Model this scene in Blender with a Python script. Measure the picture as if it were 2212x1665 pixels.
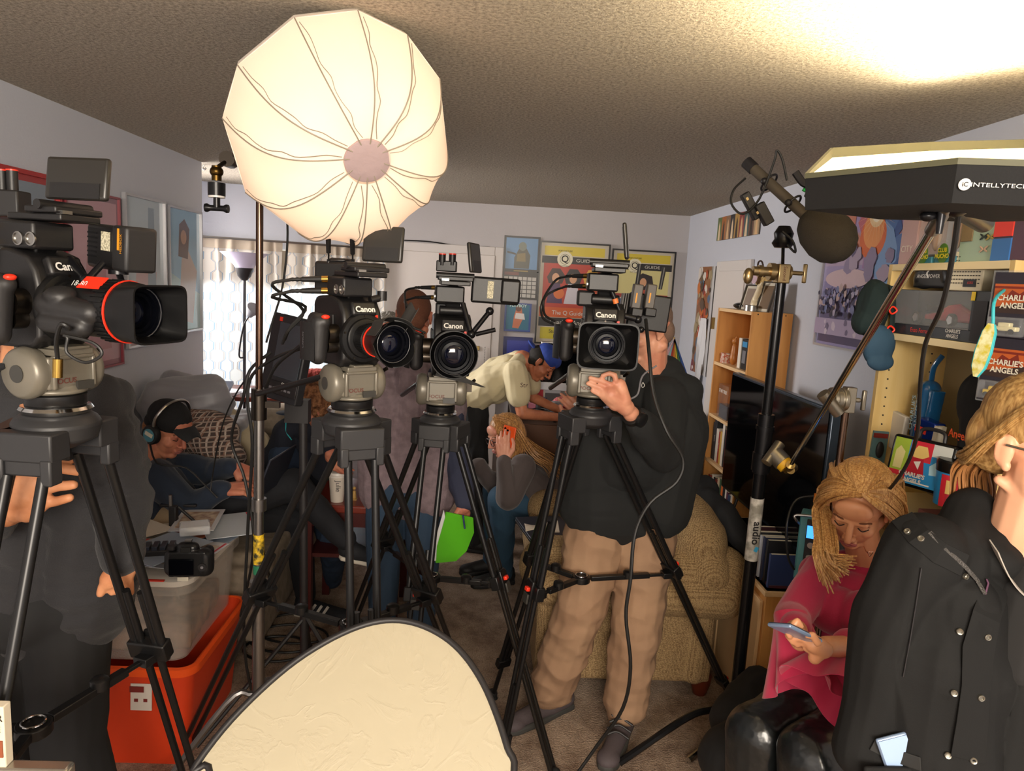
import bpy, math, random
from mathutils import Vector, Matrix, noise
random.seed(7)
V = Vector
for o in list(bpy.data.objects): bpy.data.objects.remove(o)
SC = bpy.context.scene
COL = SC.collection
# ---------------- camera ----------------
FPX, CH, PIT, YAW, ROL = 1538.4, 1.8404, .1464, .0445, .0553
_f = V((math.sin(YAW)*math.cos(PIT), math.cos(YAW)*math.cos(PIT), -math.sin(PIT)))
_r0 = V((math.cos(YAW), -math.sin(YAW), 0)); _u0 = _r0.cross(_f)
_r = math.cos(ROL)*_r0 + math.sin(ROL)*_u0
_u = -math.sin(ROL)*_r0 + math.cos(ROL)*_u0
CAM = V((0, 0, CH))
cd = bpy.data.cameras.new('camera'); cam = bpy.data.objects.new('camera', cd); COL.objects.link(cam)
cd.sensor_fit = 'HORIZONTAL'; cd.sensor_width = 36; cd.lens = FPX/2212*36; cd.clip_start = .02
cam.matrix_world = Matrix(((_r.x, _u.x, -_f.x, 0), (_r.y, _u.y, -_f.y, 0), (_r.z, _u.z, -_f.z, CH), (0, 0, 0, 1)))
SC.camera = cam
def ray(px, py): return _f + _r*((px-1106)/FPX) - _u*((py-832.5)/FPX)
def at(px, py, Y): d = ray(px, py); return CAM + d*(Y/d.y)
def atX(px, py, X): d = ray(px, py); return CAM + d*(X/d.x)
def atZ(px, py, Z): d = ray(px, py); return CAM + d*((Z-CH)/d.z)
def px2m(n, Y): return n*Y/FPX
# ---------------- world, lights, exposure ----------------
SC.view_settings.view_transform = 'Standard'; SC.view_settings.look = 'None'
SC.view_settings.gamma = 1; SC.view_settings.exposure = 1.35
try: SC.view_settings.use_curve_mapping = False
except Exception: pass
w = bpy.data.worlds.new('sky'); SC.world = w; w.use_nodes = True
bg = w.node_tree.nodes['Background']; bg.inputs[0].default_value = (1, .92, .84, 1); bg.inputs[1].default_value = .5
def area(name, loc, look, size, power, col, size_y=None, spread=None):
    l = bpy.data.lights.new(name, 'AREA'); l.energy = power; l.color = col; l.size = size
    if size_y: l.shape = 'RECTANGLE'; l.size_y = size_y
    if spread: l.spread = spread
    o = bpy.data.objects.new(name, l); COL.objects.link(o); o.location = loc
    o.rotation_euler = (V(look)-V(loc)).to_track_quat('-Z', 'Y').to_euler(); return o
area('window_daylight', (-1.9, 6.9, 1.5), (-.7, 3, 1.0), 1.8, 75, (.72, .86, 1), 1.6)
# the octagonal softbox throws its light up onto the ceiling, the lantern in all directions
area('added_overhead_fill', (-.1, -.9, 2.36), (-.1, .2, 0), 1.3, 22, (1, .84, .64))  # added fill light under the ceiling behind the camera, not a known fixture
area('added_rear_fill', (.1, -1.9, 2.05), (0, 5, .9), 1.5, 66, (1, .90, .78), .8)  # unseen fill added behind the camera, aimed forward to brighten the room
area('octabox_lamp', (1.08, 1.4, 2.28), (.95, 1.3, 3.0), .9, 13, (1, .85, .58))
area('added_alcove_fill', (-2.45, 4.95, 2.1), (1.5, 4.3, 1.2), .7, 14, (1, .93, .88), spread=1.9)  # extra fill hidden round the wall corner, added to lift the far walls
def bulb(name, loc, power, col, r):
    l = bpy.data.lights.new(name, 'POINT'); l.energy = power; l.color = col; l.shadow_soft_size = r
    o = bpy.data.objects.new(name, l); COL.objects.link(o); o.location = loc; return o
# ---------------- colour and materials ----------------
def lin(c): return c/12.92 if c <= .04045 else ((c+.055)/1.055)**2.4
def C(h, k=1.0):
    if isinstance(h, (tuple, list)): return (h[0]*k, h[1]*k, h[2]*k, 1)
    h = h.lstrip('#'); return tuple(lin(int(h[i:i+2], 16)/255)*k for i in (0, 2, 4)) + (1,)
MC = {}
def mat(name, col='888888', rough=.6, metal=0, bump=None, var=None, spec=None, emit=None, alpha=None, trans=None, sheen=None, coat=None, weave=None, stretch=None):
    if name in MC: return MC[name]
    m = bpy.data.materials.new(name); m.use_nodes = True; MC[name] = m
    nt = m.node_tree; b = nt.nodes['Principled BSDF']; N = nt.nodes.new; L = nt.links.new
    c = C(col); b.inputs['Base Color'].default_value = c; b.inputs['Roughness'].default_value = rough; b.inputs['Metallic'].default_value = metal
    if spec is not None: b.inputs['Specular IOR Level'].default_value = spec
    if coat: b.inputs['Coat Weight'].default_value = coat
    if sheen: b.inputs['Sheen Weight'].default_value = sheen
    if emit: b.inputs['Emission Color'].default_value = c if emit[0] is None else C(emit[0]); b.inputs['Emission Strength'].default_value = emit[1]
    if alpha is not None: b.inputs['Alpha'].default_value = alpha
    if trans: b.inputs['Transmission Weight'].default_value = trans
    tc = None
    def coords(sc=None):
        nonlocal tc
        if tc is None: tc = N('ShaderNodeTexCoord')
        if sc is None: return tc.outputs['Object']
        mp = N('ShaderNodeMapping'); mp.inputs['Scale'].default_value = sc; L(tc.outputs['Object'], mp.inputs[0]); return mp.outputs[0]
    if var:   # (scale, amount or second colour[, detail])
        n = N('ShaderNodeTexNoise'); n.inputs['Scale'].default_value = var[0]; n.inputs['Detail'].default_value = 4
        L(coords(stretch), n.inputs['Vector'])
        r = N('ShaderNodeValToRGB'); r.color_ramp.elements[0].position = .38; r.color_ramp.elements[1].position = .62
        c2 = C(var[1]) if isinstance(var[1], str) else tuple(x*(1-var[1]) for x in c[:3])+(1,)
        r.color_ramp.elements[0].color = c2; r.color_ramp.elements[1].color = c
        L(n.outputs['Fac'], r.inputs[0]); L(r.outputs[0], b.inputs['Base Color'])
    if bump:  # (scale, strength, distance)
        n = N('ShaderNodeTexNoise'); n.inputs['Scale'].default_value = bump[0]; n.inputs['Detail'].default_value = 3
        L(coords(), n.inputs['Vector'])
        bp = N('ShaderNodeBump'); bp.inputs['Strength'].default_value = bump[1]; bp.inputs['Distance'].default_value = bump[2] if len(bump) > 2 else .01
        L(n.outputs['Fac'], bp.inputs['Height']); L(bp.outputs[0], b.inputs['Normal'])
    if weave: # (scale, second colour)
        v = N('ShaderNodeTexVoronoi'); v.inputs['Scale'].default_value = weave[0]; v.inputs['Randomness'].default_value = .35
        L(coords((1, 1, 1.6)), v.inputs['Vector'])
        r = N('ShaderNodeValToRGB'); r.color_ramp.elements[0].color = c; r.color_ramp.elements[1].color = C(weave[1]); r.color_ramp.elements[0].position = .3; r.color_ramp.elements[1].position = .7
        L(v.outputs['Distance'], r.inputs[0]); L(r.outputs[0], b.inputs['Base Color'])
        bp = N('ShaderNodeBump'); bp.inputs['Strength'].default_value = .7; bp.inputs['Distance'].default_value = .006; bp.invert = True
        L(v.outputs['Distance'], bp.inputs['Height']); L(bp.outputs[0], b.inputs['Normal'])
    return m
# ---------------- mesh builder: world coordinates, one mesh object per build ----------------
WO = {}
def frame(z, up=V((0, 0, 1))):
    z = V(z).normalized(); up = V(up)
    if abs(z.dot(up.normalized())) > .98: up = V((0, 1, 0)) if abs(z.y) < .9 else V((1, 0, 0))
    x = up.cross(z).normalized(); y = z.cross(x); return x, y, z
class M:
    def __init__(s, T=None): s.v = []; s.f = []; s.mi = []; s.m = 0; s.T = T
    def _add(s, vs, fs):
        b = len(s.v)
        s.v += [(s.T @ V(p)) if s.T else V(p) for p in vs]
        s.f += [tuple(b+i for i in f) for f in fs]; s.mi += [s.m]*len(fs); return s
    def box(s, c, d, R=None, taper=1):
        c = V(c); hx, hy, hz = d[0]/2, d[1]/2, d[2]/2; vs = []
        for z in (-1, 1):
            t = taper if z > 0 else 1
            for x, y in ((-1, -1), (1, -1), (1, 1), (-1, 1)):
                p = V((x*hx*t, y*hy*t, z*hz)); vs.append(c + (R @ p if R else p))
        return s._add(vs, [(3, 2, 1, 0), (4, 5, 6, 7), (0, 1, 5, 4), (1, 2, 6, 5), (2, 3, 7, 6), (3, 0, 4, 7)])
    def bx(s, x0, x1, y0, y1, z0, z1): return s.box(((x0+x1)/2, (y0+y1)/2, (z0+z1)/2), (x1-x0, y1-y0, z1-z0))
    def loft(s, rings, cap=True, closed=False):
        n = len(rings[0]); vs = [p for r in rings for p in r]; fs = []
        k = len(rings)
        for i in range(k if closed else k-1):
            a = i*n; b = ((i+1) % k)*n
            for j in range(n): fs.append((a+j, a+(j+1) % n, b+(j+1) % n, b+j))
        if cap and not closed: fs.append(tuple(range(n))[::-1]); fs.append(tuple((k-1)*n+j for j in range(n)))
        return s._add(vs, fs)
    def cyl(s, a, b, r, r2=None, n=16):
        a = V(a); b = V(b); r2 = r if r2 is None else r2; x, y, z = frame(b-a)
        g = lambda p, q: [p + (x*math.cos(t*2*math.pi/n)+y*math.sin(t*2*math.pi/n))*q for t in range(n)]
        return s.loft([g(a, r), g(b, r2)])
    def lathe(s, o, d, prof, n=24, sx=1, up=(0, 0, 1)):     # prof: list of (distance along d, radius)
        o = V(o); x, y, z = frame(d, up)
        return s.loft([[o+z*t + (x*math.cos(k*2*math.pi/n)*sx+y*math.sin(k*2*math.pi/n))*max(r, 1e-5) for k in range(n)] for t, r in prof])
    def cap(s, a, ra, b, rb, n=14, k=5):        # rounded cone between two joints
        a = V(a); b = V(b); L = (b-a).length
        if L < 1e-6: return s.ell(a, (ra, ra, ra))
        pr = [(-ra*math.cos(i*math.pi/2/k), ra*math.sin(i*math.pi/2/k)) for i in range(k)] + [(0, ra), (L, rb)] + [(L+rb*math.sin(i*math.pi/2/k), rb*math.cos(i*math.pi/2/k)) for i in range(1, k+1)]
        return s.lathe(a, b-a, pr, n)
    def ell(s, c, r, F=None, n=20, k=12):
        c = V(c); x, y, z = F if F else (V((1, 0, 0)), V((0, 1, 0)), V((0, 0, 1)))
        rings = []
        for i in range(k+1):
            t = -math.pi/2+math.pi*i/k; cr = max(math.cos(t), 1e-4)
            rings.append([c + x*(r[0]*cr*math.cos(q*2*math.pi/n)) + y*(r[1]*cr*math.sin(q*2*math.pi/n)) + z*(r[2]*math.sin(t)) for q in range(n)])
        return s.loft(rings)
    def tube(s, pts, r, n=8, sub=5, closed=False, flat=1, r2=None):
        P = smooth_path(pts, sub, closed) if sub > 1 else [V(p) for p in pts]
        rings = []; x = None; K = len(P)
        for i, p in enumerate(P):
            q = P[(i+1) % K] if (closed or i < K-1) else p; o = P[i-1] if (i or closed) else p
            d = (q-o)
            if d.length < 1e-9: d = V((0, 0, 1))
            d.normalize()
            if x is None: x, y, _ = frame(d)
            x = (x - d*x.dot(d)).normalized(); y = d.cross(x)
            rr = r if r2 is None else r+(r2-r)*i/(K-1)
            rings.append([p + (x*math.cos(k*2*math.pi/n)+y*math.sin(k*2*math.pi/n)*flat)*rr for k in range(n)])
        return s.loft(rings, cap=not closed, closed=closed)
    def prism(s, pts, o, x, y, d, hole=False):        # outline (u,v) in the plane o,x,y pushed out by d along x cross y
        o = V(o); x = V(x); y = V(y); z = x.cross(y).normalized(); n = len(pts)
        a = [o+x*p[0]+y*p[1] for p in pts]; b = [p+z*d for p in a]
        return s._add(a+b, [tuple(range(n))[::-1], tuple(range(n, 2*n))] + [(i, (i+1) % n, n+(i+1) % n, n+i) for i in range(n)])
    def face(s, pts, o=None, x=None, y=None, d=0):
        if o is not None:
            z = V(x).cross(V(y)).normalized(); pts = [V(o)+V(x)*p[0]+V(y)*p[1]+z*d for p in pts]
        return s._add(pts, [tuple(range(len(pts)))])
    def grid(s, fn, nu, nv, thick=0):
        vs = [V(fn(i/nu, j/nv)) for i in range(nu+1) for j in range(nv+1)]; w = nv+1
        fs = [(i*w+j, (i+1)*w+j, (i+1)*w+j+1, i*w+j+1) for i in range(nu) for j in range(nv)]
        if not thick: return s._add(vs, fs)
        K = len(vs); nr = [V((0, 0, 0)) for _ in vs]
        for f in fs:
            q = (vs[f[2]]-vs[f[0]]).cross(vs[f[3]]-vs[f[1]])
            for i in f: nr[i] = nr[i]+q
        bk = [p-(q.normalized() if q.length > 0 else V((0, 0, 1)))*thick for p, q in zip(vs, nr)]
        fs2 = [tuple(K+i for i in f[::-1]) for f in fs]; e = []
        e += [(j+1, j, K+j, K+j+1) for j in range(nv)]; e += [(nu*w+j, nu*w+j+1, K+nu*w+j+1, K+nu*w+j) for j in range(nv)]
        e += [(i*w, (i+1)*w, K+(i+1)*w, K+i*w) for i in range(nu)]; e += [((i+1)*w+nv, i*w+nv, K+i*w+nv, K+(i+1)*w+nv) for i in range(nu)]
        return s._add(vs+bk, fs+fs2+e)
    def build(s, name, mats, parent=None, smooth=True, bevel=0, seg=2, sub=0, label=None):
        if not isinstance(mats, (list, tuple)): mats = [mats]
        if parent is None:
            xs = [p.x for p in s.v]; ys = [p.y for p in s.v]; zs = [p.z for p in s.v]
            org = V(((min(xs)+max(xs))/2, (min(ys)+max(ys))/2, min(zs)))
            loc = org
        else:
            org = WO[parent.name]; loc = V((0, 0, 0))
        me = bpy.data.meshes.new(name)
        me.from_pydata([tuple(p-org) for p in s.v], [], s.f); me.update()
        for m in mats: me.materials.append(m)
        for p, i in zip(me.polygons, s.mi): p.material_index = i; p.use_smooth = smooth
        return link(name, me, parent, org, bevel, seg, sub, label, smooth)
def link(name, me, parent, org, bevel=0, seg=2, sub=0, label=None, smooth=True):
    o = bpy.data.objects.new(name, me); COL.objects.link(o)
    WO[o.name] = org.copy()
    if parent is None: o.location = org
    else: o.parent = parent
    if bevel:
        b = o.modifiers.new('bevel', 'BEVEL'); b.width = bevel; b.segments = seg; b.limit_method = 'ANGLE'; b.angle_limit = .6
    if sub: b = o.modifiers.new('sub', 'SUBSURF'); b.levels = sub; b.render_levels = sub
    if smooth and not sub and me.polygons:
        try: me.set_sharp_from_angle(angle=.7)
        except Exception: pass
    if label: o['label'] = label
    return o
def smooth_path(pts, sub=5, closed=False):
    P = [V(p) for p in pts]; n = len(P); out = []
    if n < 3 and not closed: return P
    for i in range(n if closed else n-1):
        p0 = P[i-1] if (i or closed) else P[0]*2-P[1]; p1 = P[i]; p2 = P[(i+1) % n]; p3 = P[(i+2) % n] if (closed or i+2 < n) else P[-1]*2-P[-2]
        for k in range(sub):
            t = k/sub; out.append(.5*((2*p1)+(p2-p0)*t+(2*p0-5*p1+4*p2-p3)*t*t+(3*p1-p0-3*p2+p3)*t*t*t))
    if not closed: out.append(P[-1])
    return out
def thing(name, label, cat, loc, group=None):
    o = bpy.data.objects.new(name, None); COL.objects.link(o); o.location = V(loc); o.empty_display_size = .05
    WO[o.name] = V(loc); return tag(o, label, cat, group)
def tag(o, label, cat, group=None, kind=None):
    if label: o['label'] = label
    if cat: o['category'] = cat
    if group: o['group'] = group
    if kind: o['kind'] = kind
    return o
def struct(name, m, mt, **k): o = m.build(name, mt, None, **k); o['kind'] = 'structure'; return o
def text(s, o, x, y, size, mt, parent, name='lettering', ext=.0004, align='CENTER', d=.0008, sx=1, bold=0):
    cu = bpy.data.curves.new('t', 'FONT'); cu.body = s; cu.size = 1; cu.extrude = 0; cu.align_x = align; cu.align_y = 'CENTER'; cu.offset = bold; cu.resolution_u = 3
    ob = bpy.data.objects.new('t', cu); COL.objects.link(ob)
    dg = bpy.context.evaluated_depsgraph_get(); me0 = bpy.data.meshes.new_from_object(ob.evaluated_get(dg))
    x = V(x).normalized(); y = V(y).normalized(); z = x.cross(y).normalized(); m = M(); o = V(o)
    vs = [o + x*(p.co.x*size*sx) + y*(p.co.y*size) + z*d for p in me0.vertices]; fs = [tuple(p.vertices) for p in me0.polygons]
    m._add(vs, fs); bpy.data.objects.remove(ob); bpy.data.meshes.remove(me0)
    return m.build(name, mt, parent, smooth=False)
def rotm(z=0, x=0, y=0): return Matrix.Rotation(z, 3, 'Z') @ Matrix.Rotation(y, 3, 'Y') @ Matrix.Rotation(x, 3, 'X')
def flat(name, label, cat, p0, xd, yd, W, H, art, base='ffffff', frame_col=None, fw=.012, depth=.012, group=None, rough=.35, gloss=None):
    # a framed or unframed print hanging on a wall; p0 = lower left corner, art(m, mats) draws coloured shapes in metres
    xd = V(xd).normalized(); yd = V(yd).normalized(); n = xd.cross(yd).normalized(); p0 = V(p0)
    t = thing(name, label, cat, p0+xd*W/2+n*.004, group)
    mats = [mat('print_'+base, base, rough)]
    m = M().prism([(0, 0), (W, 0), (W, H), (0, H)], p0, xd, yd, .004)
    z = [.0045]
    def sh(col, pts):
        mm = mat('print_'+col, col, rough)
        if mm not in mats: mats.append(mm)
        m.m = mats.index(mm); m.face(pts, p0, xd, yd, z[0]); z[0] += .00007
    def rect(col, a, b, c, d): sh(col, [(a, b), (c, b), (c, d), (a, d)])
    def disc(col, cx, cy, r, ry=None, n_=24, ph=0): sh(col, [(cx+r*math.cos(k*2*math.pi/n_+ph), cy+(ry or r)*math.sin(k*2*math.pi/n_+ph)) for k in range(n_)])
    art(sh, rect, disc, W, H)
    pr = m.build('print', mats, t, smooth=False)
    if frame_col:
        f = mat('frame_'+frame_col, frame_col, .3, .5 if frame_col in ('b9b9bd', '9a9a9c') else 0); g = M()
        for a, b, c, d in ((-fw, -fw, W+fw, 0), (-fw, H, W+fw, H+fw), (-fw, 0, 0, H), (W, 0, W+fw, H)):
            g.prism([(a, b), (c, b), (c, d), (a, d)], p0, xd, yd, depth)
        g.build('frame', f, t, smooth=False)
    return t, pr, (lambda u, v, d=.0: p0+xd*u+yd*v+n*(.0065+d)), xd, yd
# ---- soft shapes: overlapping round parts fused into one surface ----
def fuse(name, prims, mt, parent=None, voxel=.006, smooth=4, fold=0, fscale=18, fdir=(1, 1, .35), sub=0, ribs=0, label=None):
    m = M()
    for p in prims:
        if p[0] == 'c': m.cap(p[1], p[2], p[3], p[4])
        elif p[0] == 'b': m.box(p[1], p[2], p[3] if len(p) > 3 else None)
        else: m.ell(p[1], p[2], p[3] if len(p) > 3 else None)
    me = bpy.data.meshes.new('tmp'); me.from_pydata([tuple(q) for q in m.v], [], m.f)
    ob = bpy.data.objects.new('tmp', me); COL.objects.link(ob)
    r = ob.modifiers.new('r', 'REMESH'); r.mode = 'VOXEL'; r.voxel_size = voxel; r.use_smooth_shade = True
    if smooth: q = ob.modifiers.new('s', 'SMOOTH'); q.factor = .5; q.iterations = smooth
    dg = bpy.context.evaluated_depsgraph_get(); me2 = bpy.data.meshes.new_from_object(ob.evaluated_get(dg))
    bpy.data.objects.remove(ob)
    if fold:
        vs = me2.vertices; out = []
        for q in vs:
            p = q.co; s = V((p.x*fdir[0], p.y*fdir[1], p.z*fdir[2]))*fscale
            a = noise.noise(s); b = noise.noise(s*2.3+V((7, 3, 1)))
            h = (1-abs(a)*2.6)*.7 + b*.45
            if ribs: h += math.sin(p.x*ribs*6.28)*.1
            out.append(p + q.normal*(h*fold))
        for q, p in zip(vs, out): q.co = p
    if parent is None:
        xs = [v.co for v in me2.vertices]
        org = V(((min(p.x for p in xs)+max(p.x for p in xs))/2, (min(p.y for p in xs)+max(p.y for p in xs))/2, min(p.z for p in xs)))
    else: org = WO[parent.name]
    me2.transform(Matrix.Translation(-org)); me2.name = name
    me2.materials.clear(); me2.materials.append(mt)
    for p in me2.polygons: p.use_smooth = True; p.material_index = 0
    o = bpy.data.objects.new(name, me2); COL.objects.link(o); WO[o.name] = org.copy()
    if parent is None: o.location = org
    else: o.parent = parent
    if label: o['label'] = label
    return o
# ================= the room =================
HC = 2.44; XL = -1.74; XR = 1.65; YB = 5.92
X3, Y3, Z3 = V((1, 0, 0)), V((0, 1, 0)), V((0, 0, 1))
mwall = mat('wall_paint', 'c3c6d0', .8, bump=(90, .12, .004))
mwall2 = mat('wall_paint_back', 'c2bebf', .8, bump=(90, .12, .004))
mtrim = mat('trim_paint', 'd6d0cc', .5)
def ceiling_mat():
    m = mat('popcorn_ceiling', 'cfc4b2', .95); nt = m.node_tree; N = nt.nodes.new; L = nt.links.new; b = nt.nodes['Principled BSDF']
    tc = N('ShaderNodeTexCoord'); n = N('ShaderNodeTexNoise'); n.inputs['Scale'].default_value = 95; n.inputs['Detail'].default_value = 5; n.inputs['Roughness'].default_value = .7
    L(tc.outputs['Object'], n.inputs['Vector'])
    bp = N('ShaderNodeBump'); bp.inputs['Strength'].default_value = 1; bp.inputs['Distance'].default_value = .016
    L(n.outputs['Fac'], bp.inputs['Height']); L(bp.outputs[0], b.inputs['Normal'])
    r = N('ShaderNodeValToRGB'); r.color_ramp.elements[0].position = .35; r.color_ramp.elements[1].position = .6
    r.color_ramp.elements[0].color = C('9a8d7c'); r.color_ramp.elements[1].color = C('d8cdba'); L(n.outputs['Fac'], r.inputs[0]); L(r.outputs[0], b.inputs['Base Color'])
    return m
struct('ceiling', M().bx(-3.0, 3.2, -2.2, 6.3, HC, HC+.1), ceiling_mat(), smooth=False)
def carpet_mat():
    m = mat('carpet', '8a7462', .95); nt = m.node_tree; N = nt.nodes.new; L = nt.links.new; b = nt.nodes['Principled BSDF']
    tc = N('ShaderNodeTexCoord'); n = N('ShaderNodeTexNoise'); n.inputs['Scale'].default_value = 5; n.inputs['Detail'].default_value = 8; n.inputs['Roughness'].default_value = .75
    n2 = N('ShaderNodeTexNoise'); n2.inputs['Scale'].default_value = 140; n2.inputs['Detail'].default_value = 3
    L(tc.outputs['Object'], n.inputs['Vector']); L(tc.outputs['Object'], n2.inputs['Vector'])
    r = N('ShaderNodeValToRGB'); r.color_ramp.elements[0].position = .34; r.color_ramp.elements[1].position = .6
    r.color_ramp.elements[0].color = C('755c4a'); r.color_ramp.elements[1].color = C('b59f8b'); L(n.outputs['Fac'], r.inputs[0])
    mx = N('ShaderNodeMixRGB'); mx.blend_type = 'MULTIPLY'; mx.inputs[0].default_value = .6; L(r.outputs[0], mx.inputs[1]); L(n2.outputs['Color'], mx.inputs[2]); 
    r2 = N('ShaderNodeValToRGB'); r2.color_ramp.elements[0].position = .35; r2.color_ramp.elements[0].color = (.45, .45, .45, 1); r2.color_ramp.elements[1].position = .6; L(n2.outputs['Fac'], r2.inputs[0]); L(r2.outputs[0], mx.inputs[2])
    L(mx.outputs[0], b.inputs['Base Color'])
    bp = N('ShaderNodeBump'); bp.inputs['Strength'].default_value = .8; bp.inputs['Distance'].default_value = .01; L(n2.outputs['Fac'], bp.inputs['Height']); L(bp.outputs[0], b.inputs['Normal'])
    return m
struct('floor', M().bx(-3.0, 3.2, -2.2, 6.3, -.1, 0), carpet_mat(), smooth=False)
struct('wall_rear', M().bx(-3.0, 3.2, -2.3, -2.2, 0, HC), mwall, smooth=False)
struct('wall_left', M().bx(XL-.12, XL, -2.2, 4.5, 0, HC), mwall, smooth=False)
struct('wall_right', M().bx(XR, XR+.1, -2.2, YB, 0, HC), mwall, smooth=False)
struct('wall_back', M().bx(-.78, XR+.1, YB, YB+.1, 0, HC), mwall2, smooth=False)
# the window wall swings towards the room on the left
WA = V((-.78, YB, 0)); WB = V((-2.9, 5.28, 0)); wx = (WB-WA).normalized(); WLn = (WB-WA).length; wn = V((wx.y, -wx.x, 0)) # towards outside?
if wn.y < 0: wn = -wn
Rw = Matrix((wx, wn, Z3)).transposed()
def wbox(m, u0, u1, n0, n1, z0, z1): return m.box(WA + wx*((u0+u1)/2) + wn*((n0+n1)/2) + Z3*((z0+z1)/2), (u1-u0, n1-n0, z1-z0), Rw)
m = M(); wbox(m, 0, WLn, 0, .1, 0, .62); wbox(m, 0, WLn, 0, .1, 1.98, HC); wbox(m, 0, .12, 0, .1, .62, 1.98); wbox(m, WLn-.12, WLn, 0, .1, .62, 1.98)
struct('wall_window', m, mwall, smooth=False)
struct('wall_alcove', M().bx(-3.0, -2.9, 4.38, 5.4, 0, HC).bx(-2.9, XL-.12, 4.38, 4.48, 0, HC), mwall, smooth=False)
m = M(); u0, u1, z0, z1 = .12, WLn-.12, .62, 1.98
for a in (u0, (u0+u1)/2-.03, u1-.06): wbox(m, a, a+.06, .02, .08, z0, z1)
wbox(m, u0, u1, .02, .08, z0, z0+.05); wbox(m, u0, u1, .02, .08, z1-.05, z1)
wf = struct('window_1', m, mtrim, smooth=False)
gl = mat('glass', 'ffffff', .02, trans=1); gl.node_tree.nodes['Principled BSDF'].inputs['IOR'].default_value = 1.1
m = M(); wbox(m, u0+.05, u1-.05, .045, .05, z0+.04, z1-.04); m.build('window_pane', gl, wf, smooth=False)
# curtains: thin patterned fabric hanging in folds on a rod
def curtain_mat():
    m = mat('curtain_fabric', 'e6e2dc', .9); nt = m.node_tree; N = nt.nodes.new; L = nt.links.new; b = nt.nodes['Principled BSDF']; out = nt.nodes['Material Output']
    tc = N('ShaderNodeUVMap'); sp = N('ShaderNodeSeparateXYZ'); L(tc.outputs[0], sp.inputs[0])
    def mt(op, a, bb=None, c=None):
        n = N('ShaderNodeMath'); n.operation = op
        for i, v in enumerate((a, bb, c)):
            if v is None: continue
            if isinstance(v, (int, float)): n.inputs[i].default_value = v
            else: L(v, n.inputs[i])
        return n.outputs[0]
    # vertical chains: two lines that part and meet
    w = mt('MULTIPLY', sp.outputs[1], 42.0); s = mt('SINE', w); s3 = mt('MULTIPLY', s, 2.2); sc = mt('MINIMUM', mt('MAXIMUM', s3, -1), 1)
    amp = mt('MULTIPLY', sc, .018); u = mt('PINGPONG', sp.outputs[0], .09)
    d = mt('ABSOLUTE', mt('SUBTRACT', u, mt('ADD', amp, .045)))
    d2 = mt('ABSOLUTE', mt('SUBTRACT', u, mt('ADD', amp, .058)))
    ln = mt('LESS_THAN', d, .004); ln2 = mt('LESS_THAN', d2, .003)
    mx = N('ShaderNodeMixRGB'); mx.inputs[1].default_value = C('ece6dc'); mx.inputs[2].default_value = C('9cb2c6'); L(ln, mx.inputs[0])
    mx2 = N('ShaderNodeMixRGB'); L(mx.outputs[0], mx2.inputs[1]); mx2.inputs[2].default_value = C('c2b2a4'); L(ln2, mx2.inputs[0])
    L(mx2.outputs[0], b.inputs['Base Color'])
    tr = N('ShaderNodeBsdfTranslucent'); L(mx2.outputs[0], tr.inputs[0]); ms = N('ShaderNodeMixShader'); ms.inputs[0].default_value = .22
    L(b.outputs[0], ms.inputs[1]); L(tr.outputs[0], ms.inputs[2]); L(ms.outputs[0], out.inputs[0]); return m
mcur = curtain_mat()
def curtain(u0, u1, z0, z1, off, lab, seed, folds=9, scal=False, thing_name='curtain', mt=None):
    root = thing(thing_name, lab, 'curtain', WA+wx*((u0+u1)/2)-wn*off+Z3*z0)
    nu = folds*12; W = u1-u0
    def fn(a, b):
        u = u0+a*W; amp = .022*(.6+.4*math.sin(a*17+seed)); n = off+math.sin(a*folds*2*math.pi+math.sin(a*23+seed))*amp*(.5+.5*b)
        zz = z1+(z0-z1)*b
        if scal: zz = z1+(z0-z1)*b*(1+.18*abs(math.sin(u*5.2)))
        return WA+wx*(u+.01*math.sin(b*6+a*30))-wn*n+Z3*zz
    m = M().grid(fn, nu, 14)
    o = m.build('fabric', mt or mcur, root)
    uv = o.data.uv_layers.new(name='UVMap'); w_ = 15
    for lp in o.data.loops:
        i = lp.vertex_index; a, b = (i//w_)/nu, (i % w_)/14; uv.data[lp.index].uv = (a*W*1.35, (1-b)*(z1-z0))
    if not scal:
        mh = mat('curtain_header', 'b8aa98', .9)
        hd = M().grid(lambda a, b: fn(a, b*.055)-wn*.006+Z3*.012*(1 if b < .1 else 0), nu, 2); hd.build('header', mh, root)
    return root
curtain(.04, .82, .74, 2.03, .07, 'right sheer patterned curtain beside the white door', 1.3, 8)
curtain(.84, 1.50, .74, 2.03, .075, 'middle sheer patterned curtain behind the floor lamp', 4.3, 6)
curtain(1.52, 2.10, .74, 2.03, .07, 'left sheer patterned curtain next to the wall corner', 2.3, 7)
curtain(.1, 2.05, 1.72, 1.97, .02, 'scalloped valance seen through the sheer curtains', .7, 9, True, 'valance', mat('valance_fabric', 'b9ae9c', .9))
rod = M().tube([WA+wx*.02-wn*.075+Z3*2.03, WA+wx*1.1-wn*.09+Z3*2.035, WA+wx*2.12-wn*.075+Z3*2.03], .008)
tag(rod.build('curtain_rod', mat('steel', '8d8a88', .35, 1)), 'thin curtain rod carrying the patterned curtains', 'curtain rod')
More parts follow.
